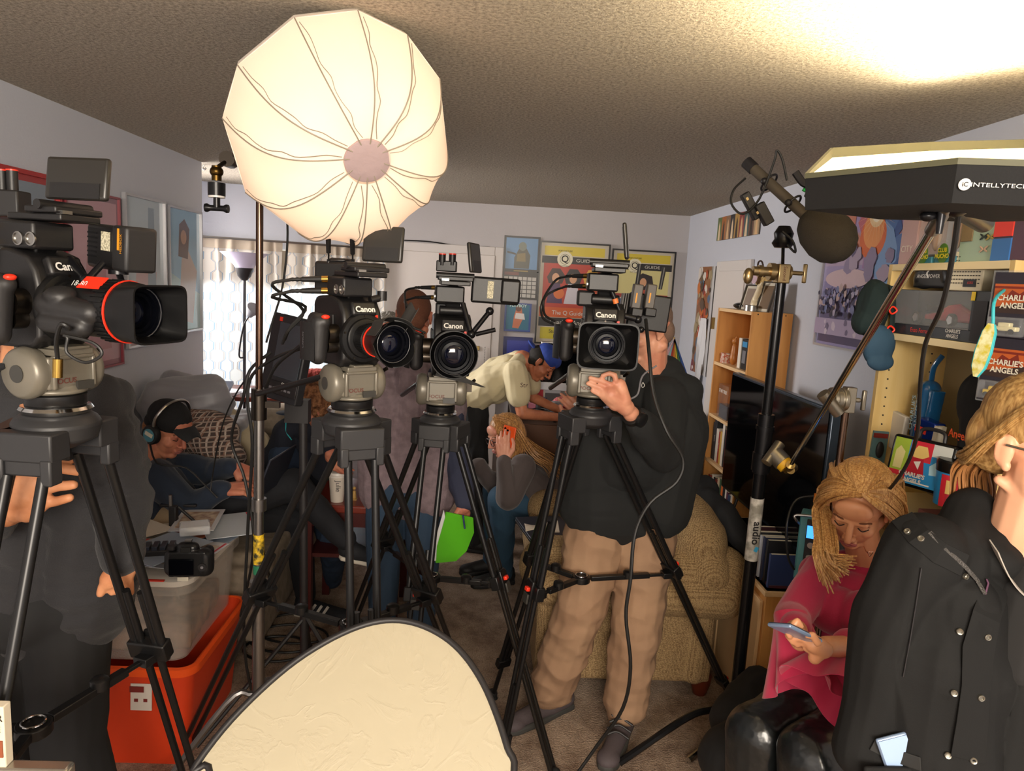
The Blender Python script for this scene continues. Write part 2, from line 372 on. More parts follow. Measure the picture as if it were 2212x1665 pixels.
# ---------------- doors ----------------
mdoor = mat('door_paint', 'd9d2cd', .45)
dl, dr = at(800, 700, YB).x, at(1062, 700, YB).x
door = struct('door_1', M().bx(dl, dr, YB-.035, YB-.004, 0, 2.03), mdoor, smooth=False, bevel=.003)
mpan = M()
brass = mat('brass', '9c8350', .35, 1)
M().cyl((dr-.07, YB-.05, 1.0), (dr-.07, YB-.035, 1.0), .032).ell((dr-.07, YB-.085, 1.0), (.03, .025, .03)).cyl((dr-.07, YB-.09, 1.0), (dr-.07, YB-.035, 1.0), .011).build('door_knob', mat('crystal_knob', 'c9c9c4', .15, .6), door, label='round silver door knob')
M().box((dr-.16, YB-.04, 1.27), (.14, .012, .035)).build('mail_slot', brass, door, bevel=.003, label='small brass mail slot')
ml = M()
for k in range(16): ml.ell((dr-.045, YB-.045, 1.28-k*.014), (.004, .004, .006), n=6, k=4)
ml.build('door_chain', mat('steel', '8d8a88', .35, 1), door)
m = M(); tw = .07
m.bx(dr, dr+tw, YB-.03, YB, 0, 2.03+tw); m.bx(dl-tw, dl, YB-.03, YB, 0, 2.03+tw); m.bx(dl, dr, YB-.03, YB, 2.03, 2.03+tw)
struct('trim_1', m, mtrim, smooth=False, bevel=.006)
struct('baseboard_back', M().bx(dr+tw, XR, YB-.015, YB, 0, .09), mtrim, smooth=False)
struct('baseboard_right', M().bx(XR-.015, XR, 2.0, YB-.02, 0, .09), mtrim, smooth=False)
# door in the right wall, beyond the bookcase
a = atX(1558, 560, XR); b = atX(1632, 548, XR)
door = struct('door_2', M().bx(XR-.03, XR-.004, b.y+.07, a.y-.06, 0, 1.98), mdoor, smooth=False)
m = M()
for z in (1.62, .9): m.box((XR-.04, a.y-.07, z), (.02, .03, .08))
m.build('hinge', brass, door)
m = M().bx(XR-.025, XR, a.y-.06, a.y+.01, 0, 2.05).bx(XR-.025, XR, b.y, b.y+.07, 0, 2.05).bx(XR-.025, XR, b.y+.07, a.y-.06, 1.98, 2.05)
struct('trim_2', m, mtrim, smooth=False, bevel=.005)
# ================= lantern softbox =================
fab = mat('lantern_fabric', 'f3e6de', .7, emit=('ffd9bd', .03))
nt = fab.node_tree; b_ = nt.nodes['Principled BSDF']; tr_ = nt.nodes.new('ShaderNodeBsdfTranslucent'); tr_.inputs[0].default_value = C('fff0e0'); ms_ = nt.nodes.new('ShaderNodeMixShader'); ms_.inputs[0].default_value = .55
nt.links.new(b_.outputs[0], ms_.inputs[1]); nt.links.new(tr_.outputs[0], ms_.inputs[2]); nt.links.new(ms_.outputs[0], nt.nodes['Material Output'].inputs[0])
hub = at(795, 340, 1.70)
rimpx = [(773, 22), (880, 75), (950, 170), (966, 325), (925, 405), (833, 490), (745, 515), (645, 503), (530, 415), (480, 255), (513, 140), (636, 38)]
# rim circle centre and plane: leans towards the viewer at the top
rc = at(723, 264, 1.89); ax = (at(795, 340, 1.62)-rc); axn = (V((.30, -.72, -.55))).normalized()
rim = []
for (px, py) in rimpx:
    d = ray(px, py); t = (rc-CAM).dot(axn)/d.dot(axn); rim.append(CAM+d*t)
lan = thing('lantern_softbox', 'large round white lantern softbox with twelve ribs glowing under the ceiling', 'studio light', rc+V((0, 0, -.33)))
NS = 14
def ribpt(i, t):
    a = rim[i % 12]; L = (hub-a)
    p = a + L*t; bul = math.sin(math.pi*min(1, t*.5+.0)) 
    return a + L*(1-(1-t)) + axn*(.12*math.sin(math.pi*t)*(1-.35*t)) + (a-rc).normalized()*(.035*math.sin(math.pi*t))
m = M(); rings = []
for j in range(NS+1):
    t = j/NS*.86; rg = []
    for i in range(12):
        for k in range(4):
            s = k/4; q = ribpt(i, t)*(1-s)+ribpt(i+1, t)*s
            sag = .014*math.sin(math.pi*s)*math.sin(math.pi*min(1, t+.15)); q = q - axn*sag
            rg.append(q)
    rings.append(rg)
m.loft(rings, cap=False); m.build('diffuser', fab, lan)
# back half of the shell
m = M(); rings = []
for j in range(8):
    t = j/8; rg = []
    for i in range(12):
        for k in range(4):
            s = k/4; q = rim[i]*(1-s)+rim[(i+1) % 12]*s; c = rc-axn*.02
            rg.append(c+(q-c)*math.cos(t*1.3) - axn*(.16*math.sin(t*1.3)))
    rings.append(rg)
m.loft(rings, cap=True); m.build('back_shell', mat('lantern_back', 'e8ddd0', .8), lan)
mrib = mat('lantern_seam', '8f8576', .6)
for i in range(12):
    m = M().tube([ribpt(i, j/10*.9)+axn*.002 for j in range(11)], .0016, n=6, sub=2)
    m.tube([ribpt(i, .03+j/9*.82)+axn*.0005+(rim[(i+1) % 12]-rim[i]).normalized()*(.010+.004*math.sin(j*2.3+i)) for j in range(10)], .0011, n=4, sub=3); m.build('rib', mrib, lan)
hc = ribpt(0, .86)
for i in range(1, 12): hc = hc+ribpt(i, .86)
hc = hc/12
hf = frame(axn)
M().lathe(hc-axn*.01, axn, [(0, .052), (.004, .054), (.009, .052), (.012, .045), (.013, .02), (.013, .001)], 32).build('hub_cap', mat('hub_velcro', 'a08c8c', .8, bump=(60, .5, .004), emit=('c8aba4', .02)), lan, label='round mauve centre cap')
bulb('lantern_bulb_upper', rc+axn*.06+hf[0]*.03+V((.02, 0, .05)), .21, (1, .84, .68), .05)
bulb('lantern_bulb_lower', rc+axn*.06+V((-.05, 0, -.07)), .20, (1, .84, .68), .05)
steel = mat('steel', '8d8a88', .35, 1); dsteel = mat('dark_steel', '4a443e', .35, 1); blk = mat('black_plastic', '1a191a', .45, var=(30, '232122')); blkm = mat('black_metal', '17171a', .3, .4); rub = mat('black_rubber', '121212', .8)
# stand carrying it: pole, arm and the clamp with the tee handle seen left of the lantern
pt = at(561, 420, 2.25); pb = V((pt.x, pt.y, .25))
st = thing('light_stand', 'tall chrome light stand under the white lantern', 'stand', (pb.x, pb.y, 0))
M().cyl((pt.x, pt.y, 1.42), (pt.x, pt.y, 2.2), .011).build('upper_pole', mat('bronze_chrome', '6b5548', .25, 1), st)
M().cyl((pt.x, pt.y, .75), (pt.x, pt.y, 1.44), .016).build('middle_pole', steel, st)
M().cyl((pt.x, pt.y, .15), (pt.x, pt.y, .8), .02).build('lower_pole', steel, st)
M().cyl((pt.x, pt.y, 1.36), (pt.x, pt.y, 1.46), .024).box((pt.x+.04, pt.y, 1.41), (.05, .02, .02)).build('collar', dsteel, st)
M().cyl((pt.x, pt.y, .74), (pt.x, pt.y, .82), .028).build('collar', steel, st); M().cyl((pt.x, pt.y, 1.06), (pt.x, pt.y, 1.1), .024).build('collar', steel, st)
M().cyl((pt.x, pt.y, .88), (pt.x, pt.y, .98), .0175).build('tape', mat('yellow_tape', 'd8b21e', .6, var=(60, '2c2a14')), st, label='yellow printed tape')
M().cyl((pt.x, pt.y, .845), (pt.x, pt.y, .875), .0172).build('tape', mat('green_tape', '1f6b4a', .6), st, label='dark green tape')
for k, an in enumerate((200, 320, 80)):
    c, s = math.cos(math.radians(an)), math.sin(math.radians(an))
    M().tube([(pt.x+c*.02, pt.y+s*.02, .42), (pt.x+c*.10, pt.y+s*.10, .40), (pt.x+c*.38, pt.y+s*.38, .03), (pt.x+c*.44, pt.y+s*.44, .015)], .011).build('leg', steel, st)
ja = at(495, 345, 2.1); jb = at(468, 395, 2.05)
arm = thing('grip_clamp', 'dark grip clamp with tee handle left of the lantern', 'clamp', jb)
M().cyl(rc-axn*.10, ja, .012).cyl(ja-V((0, .02, 0)), ja+V((0, .02, 0)), .022).cyl(ja, jb+V((0, 0, .04)), .006).build('rod', dsteel, arm)
z0 = jb.z
M().cyl((jb.x, jb.y, z0+.005), (jb.x, jb.y, z0+.045), .013).ell((jb.x, jb.y, z0+.03), (.018, .018, .016)).build('knuckle', mat('gold_brown_metal', '54401f', .35, 1), arm)
M().cyl((jb.x, jb.y, z0-.035), (jb.x, jb.y, z0), .023).build('grip_disc', blkm, arm)
M().cyl((jb.x, jb.y, z0-.04), (jb.x, jb.y, z0-.035), .022).build('washer', mat('white_plastic', 'd9d6d2', .4), arm, label='white washer ring')
M().cyl((jb.x, jb.y, z0-.066), (jb.x, jb.y, z0-.04), .009).lathe((jb.x-.032, jb.y, z0-.068), (1, 0, 0), [(0, .011), (.006, .012), (.014, .008), (.05, .008), (.058, .012), (.064, .011)]).build('tee_handle', blkm, arm)
cb = M().tube([at(618, 430, 2.3), at(621, 520, 2.3), at(610, 620, 2.3), at(590, 690, 2.28), at(575, 740, 2.27)], .0035)
tag(cb.build('power_cable', rub), 'thin black cable hanging beside the chrome light stand', 'cable')
# ================= octagonal softbox on the right =================
_P = [at(2070, 345, 1.05), at(1740, 378, 1.30), at(1795, 322, 1.62), at(2010, 309, 1.78), at(2230, 303, 1.85), at(2480, 305, 1.62), at(2560, 330, 1.25), at(2420, 356, 1.0)]
oc = sum(_P, V((0, 0, 0)))/8; on = V((0, 0, 0)); RO = .45
for _i in range(8): on += (_P[_i]-oc).cross(_P[(_i+1) % 8]-oc)
on.normalize(); on = on if on.z > 0 else -on
_A = _P[1]
def op(i, r, h): return oc+(_P[i % 8]-oc)*(r/RO)+on*h
octa = thing('octagonal_softbox', 'black octagonal softbox tilted up with a glowing cream front, at the upper right', 'studio light', oc-on*.2)
blkf = mat('black_nylon', '080809', .8, bump=(200, .2, .002))
m = M().loft([[op(i, RO, .0) for i in range(8)], [op(i, RO*.985, -.062) for i in range(8)], [op(i, RO*.6, -.10) for i in range(8)], [op(i, .06, -.13) for i in range(8)]], cap=False)
m.build('black_shell', blkf, octa, smooth=False)
m = M().loft([[op(i, RO*1.004, .003) for i in range(8)], [op(i, RO*1.004, -.006) for i in range(8)], [op(i, RO*.985, -.024 if i in (2, 3, 4, 5) else -.006) for i in range(8)], [op(i, RO*.985, .003) for i in range(8)]], cap=False, closed=True)
m.build('front_lip', mat('lip_nylon', '55543f', .6), octa, smooth=False)
m = M(); m.loft([[op(i, RO*q, (-.018 if i in (2, 3, 4, 5) else -.003)+.006*(1-q*q)) for i in range(8)] for q in (.983, .8, .6, .4, .2, .01)])
mdif = mat('octabox_diffuser', 'fff0c8', .8, emit=('ffe9b4', .75)); m.build('diffuser', mdif, octa, smooth=False)
M().cyl(oc-on*.11, oc-on*.13, .05).build('speed_ring', blkm, octa)

_k = 7
_c, _e = op(0, RO, -.034), op(_k, RO, -.034); _x = (_e-_c).normalized(); mwh0 = mat('white_print', 'd8d6d0', .5); _n = _x.cross(on)
M().lathe(_c+_x*.014+_n*.0, _n, [(0, .0085), (.0015, .0085), (.002, .001)], 24).build('logo_disc', mwh0, octa); text('iC', _c+_x*.014+_n*.0022, _x, on, .009, mat('black_plastic'), octa, bold=.02)
text('INTELLYTECH', _c+_x*.060+_n*.001, _x, on, .0085, mwh0, octa, sx=1.45)
# ================= video tripods =================
mhead = mat('fluid_head_grey', '6f6a5f', .38, .25, bump=(120, .05, .002)); mheadd = mat('fluid_head_dark', '33322f', .4)
mleg = mat('tripod_black', '161617', .35, .3); mrod = mat('tripod_rod', '3c3a38', .22, .8); mcrown = mat('tripod_crown', '28282a', .5, .1); mred = mat('red_lever', 'e2331c', .4)
msil = mat('silver_metal', 'a8a6a2', .3, 1); mfoc = mat('engraved_red', '5e3028', .6); mchr = mat('chrome', 'c9c8c6', .12, 1)
def tripod(P, feet, phi, label, spreader=True, fr=(.50, .87), bright=(), hs=1.0):
    P = V(P); t = thing('tripod', label, 'tripod', (P.x, P.y, 0))
    c, s = math.cos(phi), math.sin(phi); fx = V((c, -s, 0)); fy = V((s, c, 0)); T = Matrix.Translation(P+Z3*.012) @ Matrix.Rotation(-phi, 4, 'Z') @ Matrix.Scale(hs, 4) @ Matrix.Translation(-Z3*.012)
    # crown with a hinge block for each leg
    m = M().lathe(P-Z3*.055, Z3, [(-.02, .03), (0, .07), (.03, .078), (.042, .07), (.05, .058)], 28)
    dirs = []
    for F in feet:
        d = V((F[0]-P.x, F[1]-P.y, 0)).normalized(); dirs.append(d); q = Z3.cross(d)
        R = Matrix((d, q, Z3)).transposed(); m.box(P+d*.072-Z3*.055, (.055, .115, .055), R)
        for k in (-1, 1): m.box(P+d*.085+q*(.046*k)-Z3*.10, (.034, .022, .05), R)
        m.box(P+d*.085-Z3*.092, (.02, .075, .035), R)
    m.build('crown', mcrown, t, bevel=.004)
    hd = M().lathe(P-Z3*.004, Z3, [(0, .058), (.008, .064), (.014, .06), (.016, .052)], 36).build('bowl_ring', mchr, t, label='polished metal bowl ring')
    M().lathe(P+Z3*.012, Z3, [(0, .052), (.002, .0535), (.02, .0535), (.022, .05)], 36).build('drag_ring', mleg, t)
    # fluid head
    m = M(T).lathe((0, 0, .034), (0, 0, 1), [(0, .05), (.006, .056), (.012, .05), (.02, .046)], 32)
    m.box((0, 0, .078), (.088, .10, .062)); 
    h = m.build('fluid_head', mhead, t, bevel=.012, seg=3)
    for k in (-1, 1):
        M(T).lathe((0, k*.046, .078), (0, k, 0), [(0, .047), (.014, .05), (.024, .047), (.03, .040), (.031, .001)], 30, up=(1, 0, 0)).build('drum', mhead, h)
        M(T).lathe((0, k*.0775, .078), (0, k, 0), [(0, .0165), (.001, .0165), (.0015, .001)], 22, up=(1, 0, 0)).build('drum_cap', mheadd, h)
    M(T).box((.047, 0, .108), (.012, .088, .008)).box((.047, -.042, .078), (.012, .009, .06)).box((.047, .042, .078), (.012, .009, .06)).build('front_frame', mhead, h, bevel=.003)
    M(T).box((.05, .022, .052), (.006, .036, .016)).build('window', mheadd, h)
    M(T).box((.0, 0, .117), (.105, .082, .012)).box((0, 0, .1255), (.12, .055, .006)).build('plate', mhead, h, bevel=.002)
    M(T).box((-.02, .086, .085), (.012, .02, .03)).cyl((-.02, .09, .095), (.0, .102, .11), .005).build('brake_lever', dsteel, h)
    text('FOCUS', T@V((.0445, -.016, .062)), fy, Z3, .014*hs, mfoc, h, sx=1.1, bold=.02)
    # pan bar at the back
    M(T).cyl((-.03, -.07, .09), (-.34, -.12, -.0), .008).build('pan_bar', mleg, h)
    mids = []
    for i, F in enumerate(feet):
        F = V(F); d = dirs[i]; q = Z3.cross(d); H = P+d*.09-Z3*.11; ax = (F-H).normalized(); Lg = (F-H).length
        leg = None
        r1 = mrod if i in bright else mleg
        def pair(a, b, w, r, mt, nm, par):
            mm = M().cyl(H+ax*(Lg*a)+q*w, H+ax*(Lg*b)+q*w, r); mm2 = M().cyl(H+ax*(Lg*a)-q*w, H+ax*(Lg*b)-q*w, r)
            mm.v += mm2.v; n0 = len(mm2.v); mm.f += [tuple(n0+k for k in f) for f in mm2.f]; mm.mi += mm2.mi
            return mm.build(nm, mt, par)
        leg = pair(0, fr[0]+.02, .035, .0105, mleg, 'leg', t)
        pair(fr[0]-.12, fr[1], .019, .009, r1, 'middle_stage', leg)
        if fr[1] < .97: M().cyl(H+ax*(Lg*(fr[1]-.15)), H+ax*(Lg*.985), .010).build('lower_stage', mleg, leg)
        R = Matrix((d-ax*d.dot(ax), q, -ax)).transposed()
        x_ = (d-ax*d.dot(ax)).normalized(); R = Matrix((x_, x_.cross(ax)*-1, ax)).transposed()
        cc = H+ax*(Lg*fr[0]); mids.append((cc, q, d))
        M().box(cc, (.034, .098, .05), R).box(cc+x_*.02, (.012, .045, .075), R).build('clamp', mleg, leg, bevel=.004)
        M().box(cc+x_*.031+ax*-.004, (.014, .022, .015), R).build('clamp_button', mred, leg, bevel=.003, label='red release button')
        M().box(cc+x_*.03+ax*.03, (.008, .034, .036), R).build('clamp_lever', mheadd, leg, bevel=.002)
        if fr[1] < .97:
            c2 = H+ax*(Lg*fr[1]); M().box(c2, (.03, .062, .04), R).box(c2+x_*.017, (.01, .032, .055), R).build('lower_clamp', mleg, leg, bevel=.003)
            M().box(c2+x_*.024, (.012, .02, .013), R).build('clamp_button', mred, leg, bevel=.003)
        M().ell(F+Z3*.022, (.022, .022, .022)).cyl(F+Z3*.0, F+Z3*.03, .024, .016).build('foot', rub, leg)
    if spreader:
        ctr = (mids[0][0]+mids[1][0]+mids[2][0])/3-Z3*.03
        sp = M().cyl(ctr-Z3*.012, ctr+Z3*.012, .035).build('spreader', mleg, t, bevel=.003)
        M().tube([ctr+V((math.cos(a)*.022, math.sin(a)*.022, .015)) for a in [k*.785 for k in range(8)]], .0025, closed=True).build('ring', mchr, sp)
        for (cc, q, d) in mids:
            e = cc-d*.02+Z3*-.02; ee = ctr+(e-ctr).normalized()*.03; v = (e-ee).normalized(); mid = (e+ee)/2
            x_, y_, z_ = frame(v); R = Matrix((x_, y_, z_)).transposed()
            arm = M().box((ee*.6+e*.4), (.022, .018, (e-ee).length*.75), R).box((ee*.15+e*.85), (.013, .01, (e-ee).length*.35), R).box(e, (.04, .022, .035), R).build('spreader_arm', mleg, t, bevel=.002)
            M().lathe(mid-Z3*.002, Z3, [(0, .02), (.022, .02), (.026, .015), (.027, .001)], 12).build('knob', mleg, arm)
    return t
P1 = at(122, 884, 1.40); P2 = at(760, 888, 1.85); P3 = at(951, 893, 2.62); P4 = at(1277, 878, 2.45)
PH1, PH2, PH3, PH4 = [math.radians(a) for a in (20, 52, 84, 95)]
tripod(P1, [atZ(474, 1890, 0)+V((0, 0, 0)), (P1.x-.42, 1.30, 0), (P1.x-.05, .85, 0)], PH1, 'black tripod with grey head under the nearest camcorder at far left', fr=(.37, .99))
tripod(P2, [(P2.x+.12, 1.62, 0), (-1.06, 2.52, 0), (P2.x+.42, 2.6, 0)], PH2, 'black tripod with grey head just left of centre, behind the reflector', fr=(.40, .99))
tripod(P3, [(-.22, 2.12, 0), (.35, 2.42, 0), (-.62, 3.12, 0)], PH3, 'black tripod with grey head and green clip, right of the gold reflector peak', fr=(.40, .99), bright=(1,), hs=1.2)
tripod(P4, [(.12, 2.35, 0), (1.20, 2.82, 0), (.12, 2.93, 0)], PH4, 'black tripod with grey head in front of the man in khaki trousers', fr=(.42, .84), bright=(1,), hs=1.18)
# ================= camcorders =================
mcamb = mat('camera_black', '131213', .45, bump=(300, .15, .001)); mcamd = mat('camera_charcoal', '1e1d1e', .5); mlens = mat('lens_black', '0e0e0f', .4, spec=.3); mgl = mat('lens_glass', '06070c', .25, spec=.06)
mwht = mat('white_print', 'd8d6d0', .5); mgold = mat('gold_connector', 'b3914a', .25, 1); mcab = mat('cable_black', '141414', .5); mlab = mat('paper_label', 'd6cfb4', .7, var=(250, '8d8873')); mlcd = mat('monitor_back', '24221f', .35)
def camcorder(P, phi, label, panel, lens, tilt=0, panel_x=.04, panel_y=0, cable_end=None, psz=(.115, .082), S=1.0, dz=0):
    P = V(P); T = Matrix.Translation(P+Z3*.124*S) @ Matrix.Rotation(-phi, 4, 'Z') @ Matrix.Rotation(tilt, 4, 'Y') @ Matrix.Scale(S, 4)
    c = thing('video_camera', label, 'camera', P+Z3*.124*S)
    # body: side profile pushed through the width
    m = M(T); prof = [(-.125, .01), (-.10, .0), (.03, .0), (.05, .02), (.052, .115), (.045, .145), (.025, .172), (-.02, .185), (-.11, .178), (-.125, .16)]
    m.prism(prof, (0, .056, 0), (1, 0, 0), (0, 0, 1), .112)
    b = m.build('body', mcamb, c, bevel=.008, seg=3)
    M(T).box((-.04, -.058, .11), (.08, .006, .05)).box((-.05, -.06, .12), (.05, .004, .012), Matrix.Rotation(.25, 3, 'Y')).build('side_panel', mcamd, b, bevel=.002)
    M(T).box((.047, 0, .152), (.02, .07, .038), Matrix.Rotation(-.35, 3, 'Y')).build('brow', mcamb, b, bevel=.006)
    text('Canon', T@V((.0625, 0, .153)), T.to_3x3()@V((0, 1, 0)), T.to_3x3()@(Matrix.Rotation(-.35, 3, 'Y')@Z3), .021*S, mwht, b, bold=.03, d=-.001)
    text('EOS', T@V((.055, .022, .135)), T.to_3x3()@V((0, 1, 0)), Z3, .007*S, mwht, b)
    M(T).box((.053, .036, .134), (.004, .008, .008)).build('red_mark', mred, b)
    M(T).lathe((.048, 0, .078), (1, 0, 0), [(0, .066), (.006, .066), (.012, .062), (.014, .052), (.02, .05), (.022, .046)], 40, up=(0, 0, 1)).build('mount_ring', mlens, b)
    m = M(T)
    for k in range(5): a = math.radians(-60+k*75); m.cyl((.055, math.cos(a)*.058, .078+math.sin(a)*.058), (.0625, math.cos(a)*.058, .078+math.sin(a)*.058), .0028, n=8)
    m.build('screw', dsteel, b)
    # grip
    g = fuse('grip', [('c', T@V((.02, -.105, .115)), .024, T@V((.012, -.105, .03)), .022), ('c', T@V((-.015, -.10, .11)), .024, T@V((-.012, -.10, .03)), .022), ('c', T@V((.03, -.10, .118)), .018, T@V((-.02, -.10, .122)), .018)], mcamd, b, voxel=.003, smooth=3)
    M(T).cyl((.012, -.055, .085), (.012, -.085, .085), .026).cyl((.012, -.055, .055), (.012, -.083, .055), .018).build('grip_joint', dsteel, g)
    M(T).ell((.042, -.10, .131), (.009, .011, .006)).build('record_button', mred, g, label='red record button')
    m = M(T).grid(lambda u, v: V((.03-.075*u, -.122-.016*math.sin(u*math.pi), .02+.095*v)), 10, 6, .003); sb = m.build('hand_strap', mcamb, g)
    text('CANON', T@V((-.0, -.1395, .07)), T.to_3x3()@Z3, T.to_3x3()@V((-1, 0, 0)), .011*S, mat('grey_print', '77757a', .5), sb, d=.001)
    TH = T @ Matrix.Translation((0, 0, dz))
    # handle neck, audio unit with sockets, monitor base
    M(TH).prism([(-.06, .18), (-.015, .18), (.02, .235), (-.03, .235)], (0, .022, 0), (1, 0, 0), (0, 0, 1), .044).cyl((.0, -.04, .195), (.0, .04, .195), .014).build('handle_neck', mcamb, c, bevel=.004)
    au = M(TH).box((-.005, -.012, .243), (.095, .085, .05)).box((-.07, .0, .262), (.12, .03, .02)).build('audio_unit', mcamb, c, bevel=.006)
    for k in (0, 1):
        m = M(TH).lathe((.008+.03*k, -.0545, .236), (0, -1, 0), [(0, .0125), (.003, .0125), (.0035, .010), (.001, .0095), (.001, .0001)], 18); m.build('audio_socket', msil, au)
    x_ = T.to_3x3()@X3; y_ = T.to_3x3()@Y3
    for k in (0, 1):
        a = TH@V((-.05, -.05, .26-.03*k)); d = (-x_*.55-y_*.75+Z3*(-.06)).normalized()
        M().cyl(a, a+d*.016, .0085).build('plug_collar', mgold, au, label='gold connector collar')
        e = a+d*.016
        pl = M().cyl(e, e+d*.05, .0085, .0065).lathe(e+d*.05, d, [(0, .006), (.006, .0045), (.012, .006), (.018, .0045), (.024, .0055), (.03, .004)], 10).build('audio_plug', mcab, au)
        f = e+d*.075
        if cable_end is not None:
            pts = [f, f+d*.05-Z3*.015]+[V(q)+V((.006*k, 0, .01*k)) for q in cable_end]
            M().tube(pts, .0042).build('audio_cable', mcab, au)
    M(TH).box((.03, .0, .277), (.13, .085, .013)).box((.055, 0, .29), (.075, .10, .012)).build('monitor_base', mcamb, c, bevel=.003)
    M(TH).cyl((.055, -.055, .298), (.055, .055, .298), .009).build('hinge', mcamb, c)
    M(TH).box((.09, -.03, .286), (.015, .02, .006)).build('latch', msil, c)
    R = Matrix.Rotation(panel, 3, 'Z'); q = TH@V((panel_x, panel_y, .305)); R2 = R @ Matrix.Rotation(math.radians(-8), 3, 'X')
    pn = M().box(q+R2@V((0, 0, psz[1]/2+.006)), (psz[0], .014, psz[1]), R2).build('monitor', mlcd, c, bevel=.006, seg=3)
    M().box(q+R2@V((0, -.0075, psz[1]*.28)), (psz[0]*.8, .002, psz[1]*.36), R2).build('monitor_recess', mcamb, pn)
    M().box(q+R2@V((0, .0075, psz[1]/2+.006)), (psz[0]*.86, .001, psz[1]*.78), R2).build('screen', mgl, pn)
    lens(c, T)
    return c, T
def glass(m_parent, T, x, r, deep=.03):
    o = M(T).lathe((x, 0, .078), (1, 0, 0), [(0, r), (-deep*.3, r*.93), (-deep*.32, r*.82), (-deep*.6, r*.78), (-deep*.62, r*.66), (-deep, r*.62), (-deep*.95, r*.4), (-deep*.85, .0005)], 36)
    o.f = o.f[:-2]+[o.f[-1]]; o.mi = o.mi[:len(o.f)]
    g = o.build('front_glass', mgl, m_parent)
    M(T).ell((x-deep*1.05, 0, .078), (.006, r*.5, r*.5)).build('front_element', mat('coated_glass', '0a0d1c', .06, spec=.5), g)
    for q in (.97, .74): M(T).tube([(x-deep*(.1 if q > .9 else .7), r*q*math.cos(k*math.pi/12), .078+r*q*math.sin(k*math.pi/12)) for k in range(24)], .0011, n=6, sub=1, closed=True).build('glass_ring', mat('ring_grey', '3c3c3f', .4), g)
    return g
def lens_cine(c, T, hw=.068, hh=.056, Lb=.15, Lh=.075, red=True):
    m = M(T).lathe((.06, 0, .078), (1, 0, 0), [(0, .042), (.015, .046), (.03, .05), (Lb-.03, .052), (Lb-.028, .056), (Lb, .056), (Lb+.001, .0545), (Lb+.006, .0545), (Lb+.007, .001)], 36)
    l = m.build('lens', mlens, c)
    x = .06+Lb
    m = M(T)
    for k in range(36): a = k*math.pi/18; m.box((x-.02, math.cos(a)*.0565, .078+math.sin(a)*.0565), (.03, .004, .003), Matrix.Rotation(a+math.pi/2, 3, 'X'))
    m.build('focus_ring', mlens, l)
    if red: M(T).loft([[V((x-.001+a, r*math.cos(k*math.pi/18), .078+r*math.sin(k*math.pi/18))) for k in range(36)] for a, r in ((0, .0575), (.003, .0575), (.003, .055), (0, .055))], closed=True).build('red_ring', mred, l, label='thin red ring')
    # servo housing on the right side
    fuse('servo_grip', [('c', T@V((.075, -.055, .085)), .024, T@V((.075+Lb*.65, -.05, .075)), .022), ('c', T@V((.08, -.062, .055)), .020, T@V((.07+Lb*.6, -.058, .05)), .020), ('e', T@V((.10, -.05, .10)), (.03, .03, .02))], mcamd, l, voxel=.003)
    # rectangular hood: rounded tube widening forwards, open at the front
    def ring(xx, w, h, rr):
        pts = []
        for k in range(32):
            a = k*2*math.pi/32; ca, sa = math.cos(a), math.sin(a)
            e = .28; pts.append(V((xx, w*math.copysign(abs(ca)**e, ca), .078+h*math.copysign(abs(sa)**e, sa))))
        return pts
    def rnd(xx, r): return [V((xx, r*math.cos(k*2*math.pi/32), .078+r*math.sin(k*2*math.pi/32))) for k in range(32)]
    m = M(T).loft([rnd(x+.004, .056), ring(x+.022, hw*.86, hh*.9, 0), ring(x+Lh, hw, hh, 0), ring(x+Lh, hw*.95, hh*.94, 0), ring(x+.03, hw*.78, hh*.82, 0), rnd(x+.02, .05)], cap=False)
    hd = m.build('lens_hood', mlens, l); glass(l, T, x+.032, .047, .020)
    return l
def lens_photo(c, T, L=.10, r=.036, fr=.045, petal=True, tape=False):
    m = M(T).lathe((.06, 0, .078), (1, 0, 0), [(0, .034), (.01, r), (.03, r), (.031, r+.003), (.055, r+.003), (.056, r), (L-.01, r+.002), (L, fr)], 36); l = m.build('lens', mlens, c)
    m = M(T)
    for k in range(40): a = k*math.pi/20; m.box((.102, math.cos(a)*(r+.003), .078+math.sin(a)*(r+.003)), (.024, .003, .002), Matrix.Rotation(a+math.pi/2, 3, 'X'))
    m.build('zoom_ring', mlens, l); M(T).loft([[V((.125+a, q*math.cos(k*math.pi/18), .078+q*math.sin(k*math.pi/18))) for k in range(36)] for a, q in ((0, r+.003), (.003, r+.003), (.003, r-.001), (0, r-.001))], closed=True).build('red_ring', mred, l)
    x = .06+L; n = 40
    prof = lambda k: .026+.014*abs(math.sin(2*(k*2*math.pi/n)))**.8 if petal else .02
    def rg(f, rr, inn=0): return [V((x+f*prof(k), rr*math.cos(k*2*math.pi/n), .078+rr*math.sin(k*2*math.pi/n))) for k in range(n)]
    m = M(T).loft([rg(0, fr), rg(1, fr+.010), rg(1, fr+.008), rg(.05, fr-.004)], cap=False); m.build('lens_hood', mlens, l)
    glass(l, T, x+.028, fr-.001, .022)
    return l
# --- camera 1, nearest at far left
def L1(c, T):
    l = lens_cine(c, T, .063, .053, .14, .075)
    text('18-80', T@V((.125, -.035, .125)), T.to_3x3()@X3, T.to_3x3()@V((0, .6, .8)), .016, mwht, l)
    M(T).box((.15, -.03, .128), (.05, .03, .002), Matrix.Rotation(.7, 3, 'X')).build('warning_label', mred, l)
def hang(T, pts): return [T@V(p) for p in pts]
E1 = [at(30, 520, 1.38), at(-20, 560, 1.36), at(-60, 640, 1.36)]
c1, T1 = camcorder(P1+V((-.012, 0, .0)), PH1, 'large camcorder with wide rectangular hood and red ring, nearest at far left', math.radians(-10), L1, cable_end=E1, psz=(.125, .078), panel_x=.085, dz=-.036)
